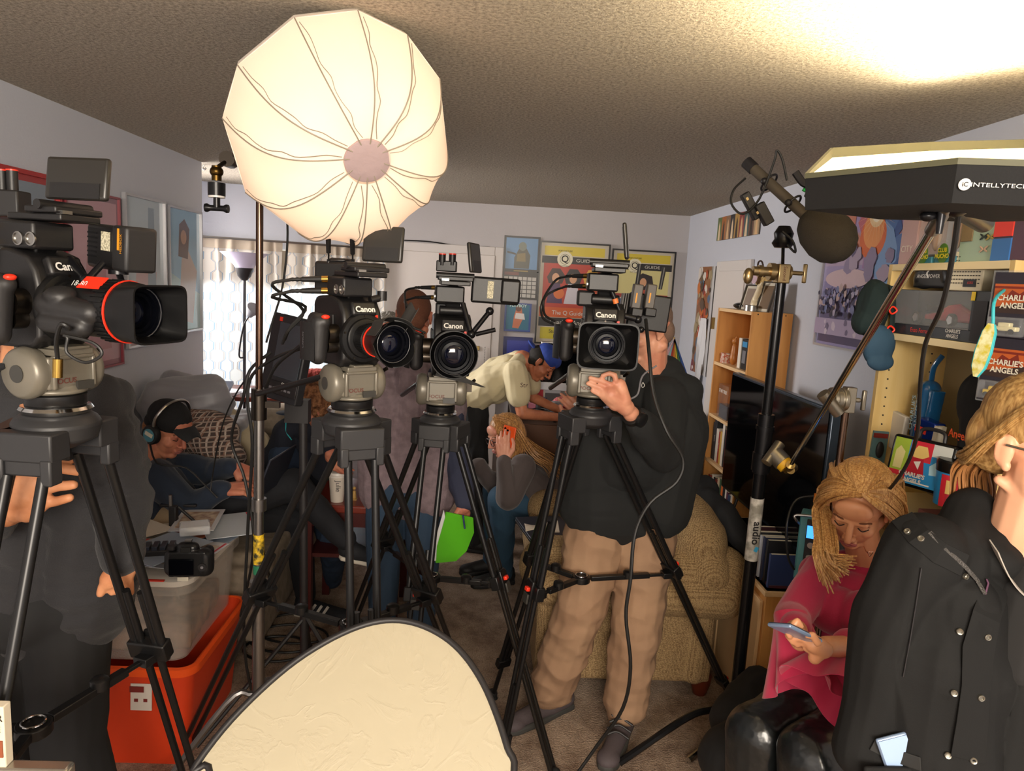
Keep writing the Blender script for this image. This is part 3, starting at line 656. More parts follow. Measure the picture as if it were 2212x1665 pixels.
# battery plate, transmitter and folding arm on camera 1
bt = at(245, 535, 1.45)
Rb = Matrix.Rotation(-math.radians(30), 3, 'Z') @ Matrix.Rotation(math.radians(4), 3, 'Y')
tx = M().box(bt, (.105, .045, .085), Rb).build('transmitter', mcamb, c1, bevel=.008)
m = M()
for k in range(6): m.box(bt+Rb@V((-.03, -.0235, .025-k*.009)), (.03, .002, .003), Rb)
m.build('vent_slots', mlens, tx)
M().box(bt+Rb@V((.012, -.024, .012)), (.026, .0016, .036), Rb).build('sticker', mlab, tx)
bb = M().box(bt+Rb@V((.072, -.005, .003)), (.045, .065, .085), Rb).build('battery', mcamd, c1, bevel=.006)
M().box(bt+Rb@V((.072, -.0385, .02)), (.005, .001, .04), Rb).build('battery_print', mat('amber_print', 'c98a1c', .5), bb)
text('HEDBOX', bt+Rb@V((.080, -.038, .012)), Rb@Z3, Rb@V((-1, 0, 0)), .009, mat('amber_print'), bb, d=.0008)
j1, j2, j3, j4 = at(150, 560, 1.40), at(188, 606, 1.36), at(268, 622, 1.38), at(256, 588, 1.42)
ar = M().cyl(j1, j2, .008).build('folding_arm', blkm, c1); M().cyl(j2, j3, .008).build('arm_link', blkm, ar); M().ell(j2, (.013, .013, .013)).ell(j3, (.011, .011, .011)).build('arm_joint', blkm, ar); M().cyl(j3, j4, .006).lathe(j4-Z3*.004, Z3, [(0, .018), (.008, .018), (.01, .012)], 16).build('arm_mount', blkm, ar)
k1 = at(188, 606, 1.35); M().cyl(k1, at(222, 568, 1.38), .0065).build('arm_link', blkm, ar)
# receivers with two screw-on caps behind camera 1
for k, (px, py) in enumerate(((10, 395), (28, 400))):
    a = at(px, 415, 1.62)
m = M().box(at(18, 440, 1.6), (.07, .05, .055)).build('receiver', mcamd, c1, bevel=.004)
for k, px in enumerate((6, 28)): a = at(px, 415, 1.6); M().cyl(a, a+Z3*.045, .011).cyl(a-Z3*.01, a, .007).build('cap', mcamb, m); M().lathe(a+Z3*.044, Z3, [(0, .0115), (.003, .0115)], 16).build('cap_ring', mred, m)
M().tube([T1@V((.11, -.07, .05)), at(150, 710, 1.26), at(132, 700, 1.25), at(122, 735, 1.28), at(124, 770, 1.3), at(126, 790, 1.30)], .004).build('lens_cable', mcab, c1)
M().cyl(at(125, 775, 1.30), at(124, 815, 1.30), .0085).build('lens_plug', mgold, c1)
m = M().tube([at(140, 725, 1.25), at(200, 740, 1.25), at(220, 765, 1.25), at(185, 783, 1.25), at(145, 762, 1.25), at(146, 730, 1.25)], .0028, closed=True).build('coiled_lead', mcab, c1)
# --- camera 2
def L2(c, T):
    l = lens_photo(c, T, .12, .038, .048)
    # torn black tape flap around the hood
    x = .18
    def fl(u, v): a = .6+u*2.2; return T@V((x-.03+.06*v+.015*math.sin(u*9), math.cos(a)*(.054+.008*v), .078+math.sin(a)*(.054+.012*v)))
    M().grid(fl, 14, 4, .0015).build('tape_flap', mat('gaffer_tape', '1f1e1d', .75), l)
    M().grid(lambda u, v: T@V((x-.02+.05*u, .03+.035*v, .115+.055*v+.01*math.sin(u*6))), 6, 4, .0015).build('tape_flap', mat('gaffer_tape'), l)
E2 = [at(640, 650, 1.98), at(612, 720, 1.98), at(608, 740, 2.0)]
c2, T2 = camcorder(P2, PH2, 'camcorder with two thin antennas and taped lens hood, left of centre', math.radians(-12), L2, cable_end=[at(655, 670, 1.95), at(622, 715, 1.95), at(610, 742, 1.98)], psz=(.108, .092), panel_x=.03, panel_y=.062, S=.975, dz=-.036)
rv = at(728, 600, 1.95)
Rr = Matrix.Rotation(-.25, 3, 'Z')
rc2 = M().box(rv, (.105, .06, .085), Rr).box(rv+V((.01, 0, .045)), (.05, .055, .015), Rr).build('receiver', mcamb, c2, bevel=.008)
for px, top in ((709, 490), (761, 500)):
    a = at(px+1, 568, 1.93); b = at(px, top, 1.88); M().cyl(a, a+(b-a)*.35, .0022).cyl(a+(b-a)*.3, b, .006, .0075).cyl(a, a+Z3*.01, .005).build('antenna', mcamb, rc2)
M(T2).cyl((.03, .03, .175), (.03, .07, .185), .010).cyl((.03, .065, .175), (.03, .065, .2), .013).build('side_knob', mcamb, c2)
# --- camera 3
def L3(c, T):
    lens_photo(c, T, .075, .044, .058, petal=False)
    M().grid(lambda u, v: T@V((.13+.05*u, -.05+.13*u+.01*v, .014-.02*u+.03*v*(1-u))), 8, 3, .0015).build('tape_flap', mat('gaffer_tape'), c)
c3, T3 = camcorder(P3+V((.03, 0, -.005)), PH3, 'camcorder with round uncovered lens and folding arm, in the centre', math.radians(72), L3, cable_end=[at(878, 670, 2.5), at(880, 705, 2.5), at(915, 725, 2.52)], psz=(.11, .105), panel_x=.05, panel_y=.06, S=1.22)
q = at(965, 575, 2.68)
r3 = M().box(q, (.075, .05, .04)).build('receiver', mcamb, c3, bevel=.004)
for px in (955, 977): a = at(px, 566, 2.66); M().cyl(a, a+Z3*.028, .013).cyl(a-Z3*.012, a, .008).build('cap', mcamb, r3); M().lathe(a+Z3*.027, Z3, [(0, .0135), (.004, .0135), (.0041, .002)], 18).build('cap_ring', mred, r3)
q = at(1070, 628, 2.62); Rq = Matrix.Rotation(.02, 3, 'Y')
d3 = M().box(q, (.175, .045, .095), Rq).box(q+V((.055, -.02, -.0)), (.07, .03, .085), Rq).build('side_monitor', mcamb, c3, bevel=.008)
M().box(q+V((-.018, -.024, .003)), (.022, .002, .062), Rq).build('sticker', mlab, d3)
ps = [at(1000, 655, 2.58), at(1018, 722, 2.55), at(1058, 672, 2.58), at(1060, 662, 2.6)]
ar = M().cyl(ps[0], ps[1], .009).build('folding_arm', blkm, c3); M().cyl(ps[1], ps[2], .009).build('arm_link', blkm, ar); M().ell(ps[1], (.016,)*3).ell(ps[2], (.015,)*3).build('arm_joint', blkm, ar); M().cyl(at(1028, 722, 2.55), at(1070, 712, 2.54), .008).build('arm_lever', blkm, ar)
M(T3).box((-.04, -.03, .19), (.05, .04, .05)).build('viewfinder', mcamd, c3, bevel=.006)
# --- camera 4
def L4(c, T): lens_cine(c, T, .080, .062, .085, .06)
c4, T4 = camcorder(P4+V((.022, 0, -.008)), PH4, 'camcorder with rectangular hood and twin batteries, before the man in black', math.radians(78), L4, cable_end=[at(1172, 650, 2.35), at(1172, 685, 2.35), at(1195, 700, 2.38)], psz=(.10, .118), panel_x=.03, panel_y=.05, S=1.2)
q = at(1395, 660, 2.52); Rq = Matrix.Rotation(.08, 3, 'Y')
m4 = M().box(at(1400, 675, 2.56), (.15, .03, .13), Rq).build('side_monitor', mcamb, c4, bevel=.006)
for px in (1375, 1404): 
    bq = at(px, 640, 2.50); bt4 = M().box(bq, (.034, .035, .085), Rq).build('battery', mat('battery_grey', '4a4540', .45), m4, bevel=.004); M().box(bq+V((-.004, -.018, -.005)), (.005, .001, .035), Rq).build('battery_print', mat('amber_print'), bt4)
    M().box(bq+V((.003, -.0, -.055)), (.04, .045, .03), Rq).build('battery_plate', mcamb, m4, bevel=.004)
for px, t_ in ((1380, 570), (1432, 578)): a = at(px-6, 625, 2.6); b = at(px+3, t_, 2.6); M().cyl(a, b, .0065, .008).build('antenna', mcamd, m4)
m = M()
for k in range(6): m.box(at(1342+k*5, 660, 2.58), (.004, .04, .09), Rq)
m.build('cooling_fins', mat('battery_grey'), m4)
ps = [at(1320, 625, 2.42), at(1342, 680, 2.42), at(1378, 690, 2.42), at(1385, 712, 2.42)]
ar = M().cyl(ps[0], ps[1], .008).build('folding_arm', blkm, c4); M().cyl(ps[1], ps[2], .01).build('arm_link', blkm, ar); M().ell(ps[1], (.016,)*3).ell(ps[2], (.014,)*3).ell(ps[3], (.011,)*3).build('arm_joint', blkm, ar)
M().cyl(at(1328, 645, 2.415), at(1331, 655, 2.415), .0095).build('arm_band', mat('white_orange', 'e0763a', .5), ar)
M(T4).box((-.03, -.055, .195), (.06, .05, .045)).build('viewfinder', mcamd, c4, bevel=.008)
cb = M().tube([at(1395, 690, 2.45), at(1402, 760, 2.35), at(1412, 850, 2.3), at(1440, 930, 2.25), at(1475, 990, 2.25), at(1462, 1040, 2.25), at(1405, 1085, 2.25), at(1372, 1150, 2.22), at(1362, 1250, 2.2), at(1352, 1330, 2.2), at(1362, 1440, 2.2), at(1345, 1530, 2.25), at(1290, 1610, 2.3), at(1240, 1680, 2.3)], .0062)
tag(cb.build('monitor_cable', mcab), 'long black cable hanging from the twin-battery camcorder down to the floor', 'cable')
# ================= pictures on the walls =================
R_ = random.Random(3)
def blobs(sh, cols, W, H, n, x0=0, y0=0, x1=1, y1=1, s=(.02, .06)):
    for _ in range(n):
        cx = (x0+(x1-x0)*R_.random())*W; cy = (y0+(y1-y0)*R_.random())*H; a = s[0]+(s[1]-s[0])*R_.random(); k = 7; ph = R_.random()*6
        pts = [(min(max(cx+a*(.6+.5*R_.random())*math.cos(q*2*math.pi/k+ph), 0), W), min(max(cy+a*(.6+.6*R_.random())*math.sin(q*2*math.pi/k+ph), 0), H)) for q in range(k)]
        sh(R_.choice(cols), pts)
def onback(x0, y0, x1, y1):   # corner pixels -> lower-left point and size on the back wall
    a = at(x0, y0, YB-.004); b = at(x1, y1, YB-.004); return V((a.x, YB-.004, b.z)), b.x-a.x, a.z-b.z
def guide(sh, rect, disc, W, H, bgc, fig):
    rect('c9c0ae', .012, .012, W-.012, H-.012)
    rect('d8c23a', .03, H*.88, W-.03, H*.97); rect('1c1a1c', .012, H*.80, W-.012, H*.87); rect(bgc, .03, H*.33, W-.03, H*.80)
    fig(); rect('cf5a1c', .012, H*.26, W-.012, H*.36) if bgc == 'b8321c' else rect('a8301f', .012, H*.27, W*.7, H*.33)
    rect('1c1a1c', .012, H*.165, W-.012, H*.255); rect('c9bb2c', .03, .03, W-.03, H*.155)
    disc('e6dfc2', W*.36, H*.845, W*.115); disc('3a362c', W*.36, H*.845, W*.075); disc('e6dfc2', W*.36, H*.845, W*.07)
def fig1(sh, rect, disc, W, H):
    for cx, hair, body, sk in ((.24, '3a1c16', '4a2a58', 'd9a37c'), (.5, '1d1518', 'cfcad4', 'd9a37c'), (.78, 'd8a63a', 'b9481c', 'd9a37c')):
        sh(body, [(W*(cx-.12), H*.40), (W*(cx+.12), H*.40), (W*(cx+.07), H*.60), (W*(cx-.07), H*.60)])
        sh(hair, [(W*(cx-.13), H*.66), (W*(cx-.10), H*.60), (W*(cx+.10), H*.60), (W*(cx+.14), H*.68), (W*(cx+.06), H*.75), (W*(cx-.06), H*.75)])
        disc(sk, W*cx, H*.655, W*.055, W*.07)
    disc('d86a24', W*.3, H*.5, W*.08); disc('e08a30', W*.72, H*.44, W*.06)
def fig2(sh, rect, disc, W, H):
    for k in range(5):
        rect(['a83a34', 'd8d0c4'][k % 2], .03, H*(.34+.04*k), W-.03, H*(.38+.04*k))
    sh('2b5aa0', [(.03, H*.36), (W*.45, H*.36), (W*.55, H*.58), (.03, H*.46)])
    for k in range(7): disc('e8e4dc', W*(.1+.06*k), H*(.38+.02*(k % 3)), W*.016, n_=5)
    sh('b24a32', [(W*.42, H*.34), (W*.64, H*.34), (W*.62, H*.60), (W*.44, H*.60)]); sh('241a20', [(W*.38, H*.62), (W*.5, H*.58), (W*.70, H*.62), (W*.66, H*.74), (W*.5, H*.77), (W*.40, H*.72)])
    disc('d9a37c', W*.52, H*.67, W*.055, W*.07)
mw_ = mat('poster_white', 'ddd8cc', .5); mk_ = mat('poster_black', '1c1a1c', .5)
p0, W, H = onback(1170, 523, 1300, 745)
t, pr, F, xd, yd = flat('poster', 'framed poster with red scene, left of two matching posters on the back wall', 'poster', p0, X3, Z3, W, H, lambda s, r, d, W, H: guide(s, r, d, W, H, 'b8321c', lambda: fig1(s, r, d, W, H)), 'c9c0ae', '151416', .012, .02)
text('Q', F(W*.36, H*.845), xd, yd, W*.14, mk_, pr, bold=.01); text('GUIDE', F(W*.65, H*.835), xd, yd, H*.045, mw_, pr, sx=1.3); text('POP CULTURE', F(W*.36, H*.925), xd, yd, H*.022, mk_, pr); text('OUT THERE', F(W*.36, H*.775), xd, yd, H*.018, mk_, pr)
text('The Q Guide to', F(W*.5, H*.305), xd, yd, H*.06, mw_, pr); text("Charlie's Angels", F(W*.48, H*.21), xd, yd, H*.062, mw_, pr); text('Stuff You Didn\'t\nEven Know', F(W*.42, H*.09), xd, yd, H*.05, mk_, pr)
p0, W, H = onback(1326, 540, 1440, 745)
t, pr, F, xd, yd = flat('poster', 'framed poster with blue banner, right of two matching posters on the back wall', 'poster', p0, X3, Z3, W, H, lambda s, r, d, W, H: guide(s, r, d, W, H, 'd9cf8e', lambda: fig2(s, r, d, W, H)), 'c9c0ae', '151416', .012, .02)
text('Q', F(W*.36, H*.845), xd, yd, W*.14, mk_, pr, bold=.01); text('GUIDE', F(W*.65, H*.835), xd, yd, H*.045, mw_, pr, sx=1.3); text('POP CULTURE', F(W*.36, H*.925), xd, yd, H*.022, mk_, pr); text('OUT THERE', F(W*.36, H*.775), xd, yd, H*.018, mk_, pr)
text('Wonder', F(W*.5, H*.21), xd, yd, H*.062, mw_, pr); text('Stuff You\nto Know', F(W*.42, H*.09), xd, yd, H*.05, mk_, pr)
# calendar: picture leaf and month grid
p0, W, H = onback(1090, 508, 1160, 648)
def cal(s, r, d, W, H):
    r('5d87b0', W*.06, H*.48, W*.94, H*.97)
    s('4b4a3c', [(W*.30, H*.49), (W*.72, H*.49), (W*.74, H*.70), (W*.60, H*.84), (W*.42, H*.80), (W*.30, H*.66)]); s('7c6a3a', [(W*.36, H*.60), (W*.62, H*.60), (W*.6, H*.74), (W*.38, H*.72)])
    d('6f7568', W*.52, H*.84, W*.11, W*.12); s('3b3a36', [(W*.10, H*.73), (W*.34, H*.70), (W*.34, H*.73), (W*.10, H*.76)])
    for i in range(7):
        for j in range(5): r('b9b6b0', W*(.05+.13*i), H*(.03+.068*j), W*(.16+.13*i), H*(.085+.068*j))
    r('6b2f24', W*.05, H*.38, W*.45, H*.43); r('8a7434', W*.3, H*.44, W*.7, H*.46)
flat('wall_calendar', 'hanging wall calendar with blue picture above a month grid', 'calendar', p0, X3, Z3, W, H, cal, '211d1c')
p0, W, H = onback(1093, 655, 1143, 715)
def mag(s, r, d, W, H):
    r('1f6f8c', W*.04, H*.03, W*.96, H*.97); s('c9714c', [(W*.3, H*.1), (W*.55, H*.08), (W*.72, H*.45), (W*.65, H*.85), (W*.45, H*.88), (W*.35, H*.55)]); s('e8e0dc', [(W*.38, H*.45), (W*.8, H*.42), (W*.75, H*.65), (W*.42, H*.66)]); d('6b3420', W*.52, H*.83, W*.12)
t, pr, F, xd, yd = flat('magazine_cover', 'small blue framed magazine cover below the calendar', 'picture', p0, X3, Z3, W, H, mag, '274f9c', '22418c', .008, .012)
text('PLAYBOY', F(W*.5, H*.93), xd, yd, H*.15, mat('poster_white2', 'd6eee8', .5), pr, bold=.02)
p0, W, H = onback(1090, 728, 1145, 790)
flat('blue_picture', 'dark blue framed picture partly hidden behind the yellow t-shirt', 'picture', p0, X3, Z3, W, H, lambda s, r, d, W, H: r('2f3ca0', W*.1, H*.1, W*.9, H*.9), '24307c', '1c2468', .008)
# left wall: four glazed pictures
gloss = .12
def onleft(xa, ya, xb, yb):
    a = atX(xa, ya, XL+.004); b = atX(xb, yb, XL+.004); return a, b
def leftpic(label, pxa, pxb, top, bot, art, base, fc, fw=.014):
    a = atX(pxa, top, XL+.006); b = atX(pxb, top, XL+.006); Hh = a.z-bot
    return flat('framed_picture', label, 'picture', V((XL+.006, a.y, bot)), Y3, Z3, b.y-a.y-2*fw, Hh, art, base, fc, fw, .02, rough=.16)
def red1(s, r, d, W, H):
    r('7b8794', W*.02, H*.03, W*.98, H*.97); s('a9534a', [(W*.1, H*.1), (W*.5, H*.2), (W*.45, H*.7), (W*.3, H*.9), (W*.05, H*.6)]); s('c98b7a', [(W*.35, H*.2), (W*.7, H*.2), (W*.75, H*.6), (W*.5, H*.75)]); r('9aa0a4', W*.6, H*.62, W*.98, H*.7); s('4b3a3c', [(W*.4, H*.7), (W*.6, H*.65), (W*.62, H*.85), (W*.45, H*.9)])
a0_ = atX(0, 368, XL)
flat('framed_picture', 'red framed picture at the far left edge behind the camera gear', 'picture', V((XL+.006, 2.35, 1.33)), Y3, Z3, .64, .80, red1, '9c2f30', 'a82a2c', .016, .02, rough=.16)
flat('framed_picture', 'pinkish picture behind the raised monitor, between red and silver frames', 'picture', V((XL+.006, 3.05, 1.35)), Y3, Z3, .42, .76, lambda s, r, d, W, H: (r('b48c96', W*.03, H*.03, W*.97, H*.97), s('a5737c', [(W*.2, H*.1), (W*.8, H*.1), (W*.7, H*.7), (W*.4, H*.8)]), d('8c5b58', W*.5, H*.7, W*.14)), '8c6c78', '8a3a44', .010, .015, rough=.16)
def pic3(s, r, d, W, H):
    r('b4c2cc', 0, 0, W, H); s('c0a3a6', [(W*.1, 0), (W*.7, 0), (W*.8, H*.5), (W*.3, H*.6)]); s('8fa0ae', [(W*.55, H*.2), (W*.8, H*.2), (W*.75, H*.95), (W*.6, H*.95)]); d('7b6a68', W*.5, H*.2, W*.16, H*.09)
flat('framed_picture', 'pale silver framed picture, left one of the two beside the window corner', 'picture', V((XL+.006, 3.53, 1.42)), Y3, Z3, .41, .72, pic3, 'b4c2cc', 'b9b9bd', .012, .02, rough=.16)
def pic4(s, r, d, W, H):
    r('8fb4cf', 0, 0, W, H); s('a6c3c8', [(0, 0), (W, 0), (W, H*.3), (0, H*.5)]); s('b9a7a0', [(W*.3, H*.1), (W*.75, H*.05), (W*.9, H*.5), (W*.6, H*.68), (W*.4, H*.6)]); s('6b5a5c', [(W*.3, H*.62), (W*.6, H*.6), (W*.66, H*.85), (W*.5, H*.93), (W*.34, H*.88)]); d('b48f7e', W*.47, H*.78, W*.09, H*.06)
flat('framed_picture', 'blue silver framed portrait, right one of the two beside the window corner', 'picture', V((XL+.006, 4.0, 1.45)), Y3, Z3, .43, .68, pic4, '8fb4cf', 'b9b9bd', .012, .02, rough=.16)
# right wall (faces -X): x direction runs towards the camera
mX = V((0, -1, 0))
def pano(s, r, d, W, H):
    for k in range(9):
        c = ['5c6e3c', 'a8642c', '8c6a4c', '2b2b30', 'b08a4a', '8a3c3c', '3c5a5c', '6a4a3c', 'a89070'][k]; r(c, W*k/9, 0, W*(k+1)/9, H)
        s(['e0c49c', '30241c', 'd8b080'][k % 3], [(W*(k+.25)/9, 0), (W*(k+.75)/9, 0), (W*(k+.65)/9, H*.65), (W*(k+.5)/9, H*.85), (W*(k+.35)/9, H*.65)])
flat('panoramic_print', 'narrow strip of small film pictures high on the right wall', 'picture', V((XR-.005, 5.16, 2.20)), mX, Z3, .80, .16, pano, '6a5a4c')
# large fantasy battle style print, as plain coloured haze, burst and a dark crowd of specks
def bigp(s, r, d, W, H):
    r('8c86b0', 0, 0, W, H)
    for k, c in enumerate(['4c4668', '5c587c', '6f6a92', '8780ac', '9c90b8', 'b09cb8', 'b8909c', 'a08cb8', '7c88b8', '5c78b0']): r(c, .012, .012+(H-.024)*k/10, W-.012, .012+(H-.024)*(k+1)/10)
    blobs(s, ['c06a78', 'c8806c', 'b87c98', 'a078a8'], W, H, 26, .1, .5, .6, .95, (.05, .12)); blobs(s, ['4f74b0', '3c5c9c', '7ca0d0'], W, H, 24, .6, .35, .95, .95, (.05, .12))
    d('d86a3a', W*.52, H*.66, W*.13, H*.13); d('e89a5c', W*.52, H*.70, W*.10, H*.11); d('f4d8a8', W*.54, H*.80, W*.08, H*.09); d('fff4dc', W*.54, H*.80, W*.05, H*.06)
    for k in range(26):
        a = k*.2417; s('f0c8a0', [(W*.54+.05*math.cos(a), H*.8+.05*math.sin(a)), (W*.54+.17*math.cos(a+.02), H*.8+.14*math.sin(a+.02)), (W*.54+.05*math.cos(a+.05), H*.8+.05*math.sin(a+.05))])
    d('c8b0b8', W*.3, H*.42, W*.25, H*.06); blobs(s, ['5c5478', '8c80a0', 'a898b0'], W, H, 16, .1, .42, .8, .6, (.02, .05))
    blobs(s, ['3c3c5c', '5c5c84', 'a8a0b8', '7078a0', '2c2c44', 'b8a0a0'], W, H, 190, .02, .20, .97, .36, (.008, .022))
    r('a79ab8', .012, .05, W-.012, H*.17); blobs(s, ['6c6484', 'c8bccc'], W, H, 12, .1, .06, .9, .16, (.01, .03))
    s('b0402c', [(W*.48, H*.13), (W*.56, H*.13), (W*.55, H*.25), (W*.52, H*.28), (W*.49, H*.25)])
flat('large_poster', 'large silver framed purple and orange fantasy battle poster on the right wall', 'poster', V((XR-.006, 3.45, 1.62)), mX, Z3, .80, .74, bigp, 'b0a8c0', 'b9b9bd', .01, .014, rough=.3)
# narrow pinboard strip with clippings beside the right-hand door
def strip(s, r, d, W, H):
    r('8c5a3c', W*.05, 0, W*.75, H); blobs(s, ['7a3040', 'd8d0c8', '3c2c2c', 'b04a30', '5a4a3c', 'e0d8d0', '4a6a8c', 'c86a2c', 'a89878'], W, H, 70, .05, .02, .8, .98, (.02, .06))
    r('c4c4c6', W*.88, 0, W, H)
t, pr, F, xd, yd = flat('pinboard', 'narrow pinboard strip full of clippings beside the right-hand door', 'pinboard', V((XR-.006, 5.5, 1.22)), mX, Z3, .40, .80, strip, '9a9490')
M().grid(lambda u, v: F(.20+.14*u-.06*v, .42-.62*v, .01+.012*math.sin(u*9+v*5)), 8, 10, .001).build('paper_sheet', mat('paper', 'dcdcdf', .8), t, label='crumpled white paper sheet')
# ================= birch bookcase in the right corner =================
mbirch = mat('birch_wood', 'd69a55', .45, var=(3, 'c08443'), stretch=(6, 6, .6)); mbirche = mat('birch_edge', 'e2bd8c', .5)
def shelfunit(t, x0, x1, y0, y1, z1, zs, mt, me, th=.018):
    M().bx(x0, x1, y0, y0+th, 0, z1).build('side_panel', mt, t, bevel=.001); M().bx(x0, x1, y1-th, y1, 0, z1).build('side_panel', mt, t, bevel=.001)
    M().bx(x1-.006, x1, y0+th, y1-th, 0, z1).build('back_panel', mt, t, smooth=False)
    for z in zs: M().bx(x0, x1-.006, y0+th, y1-th, z-th, z).build('shelf', me, t, smooth=False)
bk = thing('bookcase', 'light birch bookcase standing between the right-hand door and the television', 'bookcase', (1.54, 4.0, 0))
BX0, BX1, BY0, BY1, BZ = 1.42, 1.64, 3.74, 4.30, 1.745
shelfunit(bk, BX0, BX1, BY0, BY1, BZ, [.08, .50, .82, 1.10, 1.42, BZ], mbirch, mbirche)
m = M()
for y in (BX0+.03, BX1-.04): m.cyl((y, BY0-.001, BZ-.012), (y, BY0+.002, BZ-.012), .004, n=8)
m.build('screw', dsteel, bk)
def book(x, y, z, w, h, d, col, lab, group, lean=0, name='book', title=None):
    # spine faces -X, thickness along Y
    t = thing(name, lab, name.split('_')[-1], (x, y, z), group)
    R = Matrix.Rotation(lean, 3, 'X'); b = V((x, y, z))
    cc = mat('cover_'+col, col, .5)
    M().box(b+R@V((d/2, 0, h/2)), (d, w, h), R).build('cover', cc, t, bevel=.0015); M().box(b+R@V((d/2+.004, 0, h/2)), (d*.985, w*.8, h*1.002), R).build('pages', mat('pages', 'd8cfba', .8), t)
    if title: text(title, b+R@V((-.001, 0, h*.55)), V((0, 0, -1)), V((0, -1, 0))*1, w*.45, mat('poster_white'), t, d=.0005)
    return t
spines = ['1c1c20', '242830', 'd8d0c4', '9c2c24', 'c8a04a', 'e0d8cc', '202024', '7a1f1f', 'c9b698', '3c5a3c', 'd86a2c', '181a1e', 'e4ded2', '5c2a44', '2c3c5c', 'cfc7b8']
names = {'1c1c20': 'black', '242830': 'charcoal', 'd8d0c4': 'ivory', '9c2c24': 'red', 'c8a04a': 'mustard', 'e0d8cc': 'white', '202024': 'jet black', '7a1f1f': 'dark red', 'c9b698': 'tan', '3c5a3c': 'green', 'd86a2c': 'orange', '181a1e': 'blue-black', 'e4ded2': 'chalk white', '5c2a44': 'plum', '2c3c5c': 'navy', 'cfc7b8': 'stone grey'}
for zi, (z, nm) in enumerate(((.82, 'fourth'), (.50, 'bottom'))):
    y = BY1-.04
    k = 0
    while y > BY0+.06:
        w = R_.choice([.022, .03, .036, .042]); c = spines[(k+zi*3) % len(spines)]
        book(BX0+.025, y-w/2, z, w, R_.uniform(.19, .255), .13, c, '%s spined book on the %s shelf of the birch bookcase' % (names[c], nm), 'books in the birch bookcase', title=('Sears' if k == 1 else 'BATTLE' if k == 3 else None) if zi == 0 else None)
        y -= w+.003; k += 1
# things on top of and inside it
q = V((1.53, 4.2, BZ)); tag(fuse('black_stone', [('e', q+V((0, 0, .02)), (.05, .09, .022))], mat('polished_black', '161617', .12), voxel=.005), 'smooth flat black oval case on the left end of the bookcase top', 'case')
def easel(y, col, lab, h=.14, w=.12, art=None):
    b = V((1.50, y, BZ)); 
    t, pr, F, xd, yd = flat('picture_frame', lab, 'frame', b+V((0, w/2, 0)), V((.25, -1, 0)), V((.22, 0, 1)), w, h, art or (lambda s, r, d, W, H: r(col, W*.1, H*.1, W*.9, H*.9)), 'c9c1b0', '3a3228', .008, .012)
easel(4.08, '8c7a6c', 'small dark photo frame on the bookcase top, beside the black case'); 
q = V((1.57, 4.02, BZ)); 
t = thing('fan_bag', 'tall patterned straw bag with a round see-through fan on the bookcase top', 'bag', q)
M().box(q+Z3*.10, (.03, .17, .20)).build('bag_body', mat('straw', 'c2a468', .8, var=(40, '9c7a40')), t, bevel=.006); M().tube([q+V((-.02, .05, .19)), q+V((-.03, .03, .27)), q+V((-.03, -.03, .27)), q+V((-.02, -.05, .19))], .005).build('bag_handle', mat('dark_wood', '3a2418', .5), t)
M().lathe(q+V((-.035, .05, .20)), (-1, 0, 0), [(0, .05), (.003, .05), (.004, .001)], 20).build('fan_disc', mat('pink_plastic', 'c8b0bc', .2), t)
q = V((1.50, 3.92, BZ)); t = fuse('figurine', [('e', q+V((0, 0, .035)), (.03, .03, .035)), ('c', q+V((0, .01, .05)), .024, q+V((0, -.03, .12)), .016), ('e', q+V((0, -.035, .135)), (.016, .02, .016)), ('c', q+V((0, -.04, .14)), .010, q+V((0, -.06, .155)), .006)], mat('ivory_ceramic', 'd9c9a8', .35), voxel=.004); tag(t, 'ivory bird shaped figurine on the bookcase top', 'figurine')
q = V((1.47, 3.90, BZ)); tag(M().lathe(q, Z3, [(0, .038), (.03, .038), (.032, .034), (.033, .001)], 24).build('round_tin', msil), 'round silver tin at the right end of the bookcase top', 'tin')
easel(3.84, '6a5238', 'brown photo frame leaning at the right end of the bookcase top', .16, .10)
# second shelf: little figure, boxes
q = V((1.47, 4.10, 1.42)); t = thing('toy_figure', 'golden brown toy figure on the upper shelf of the bookcase', 'figurine', q); fuse('figure_body', [('e', q+V((0, 0, .04)), (.022, .022, .04)), ('c', q+V((0, 0, .07)), .018, q+V((0, 0, .11)), .014), ('e', q+V((0, 0, .14)), (.018, .018, .02)), ('c', q+V((0, .02, .1)), .008, q+V((0, .035, .07)), .008), ('c', q+V((0, -.012, .15)), .007, q+V((0, -.02, .165)), .006)], mat('toy_gold', 'a8682c', .4), t, voxel=.003)
q = V((1.46, 4.2, 1.42)); tag(M().box(q+Z3*.03, (.05, .05, .06)).build('small_box', mat('orange_box', 'b8481c', .5, var=(90, 'd8d0c4')), bevel=.002), 'tiny orange and white box at the left of the upper bookcase shelf', 'box')
book(1.45, 3.96, 1.42, .04, .17, .12, 'e0d8cc', 'white spined book beside the toy figure on the upper bookcase shelf', None)
q = V((1.45, 3.88, 1.42)); t = thing('boxed_toy', 'black box with blue top label on the upper bookcase shelf', 'box', q); M().box(q+V((.04, 0, .085)), (.08, .09, .17)).build('box', mk_, t, bevel=.003); M().box(q+V((-.001, 0, .14)), (.003, .07, .03)).build('label_panel', mat('blue_label', '3a8fc4', .4), t); M().box(q+V((-.001, 0, .07)), (.003, .05, .07)).build('window_print', mat('grey_print', '77757a', .5), t)
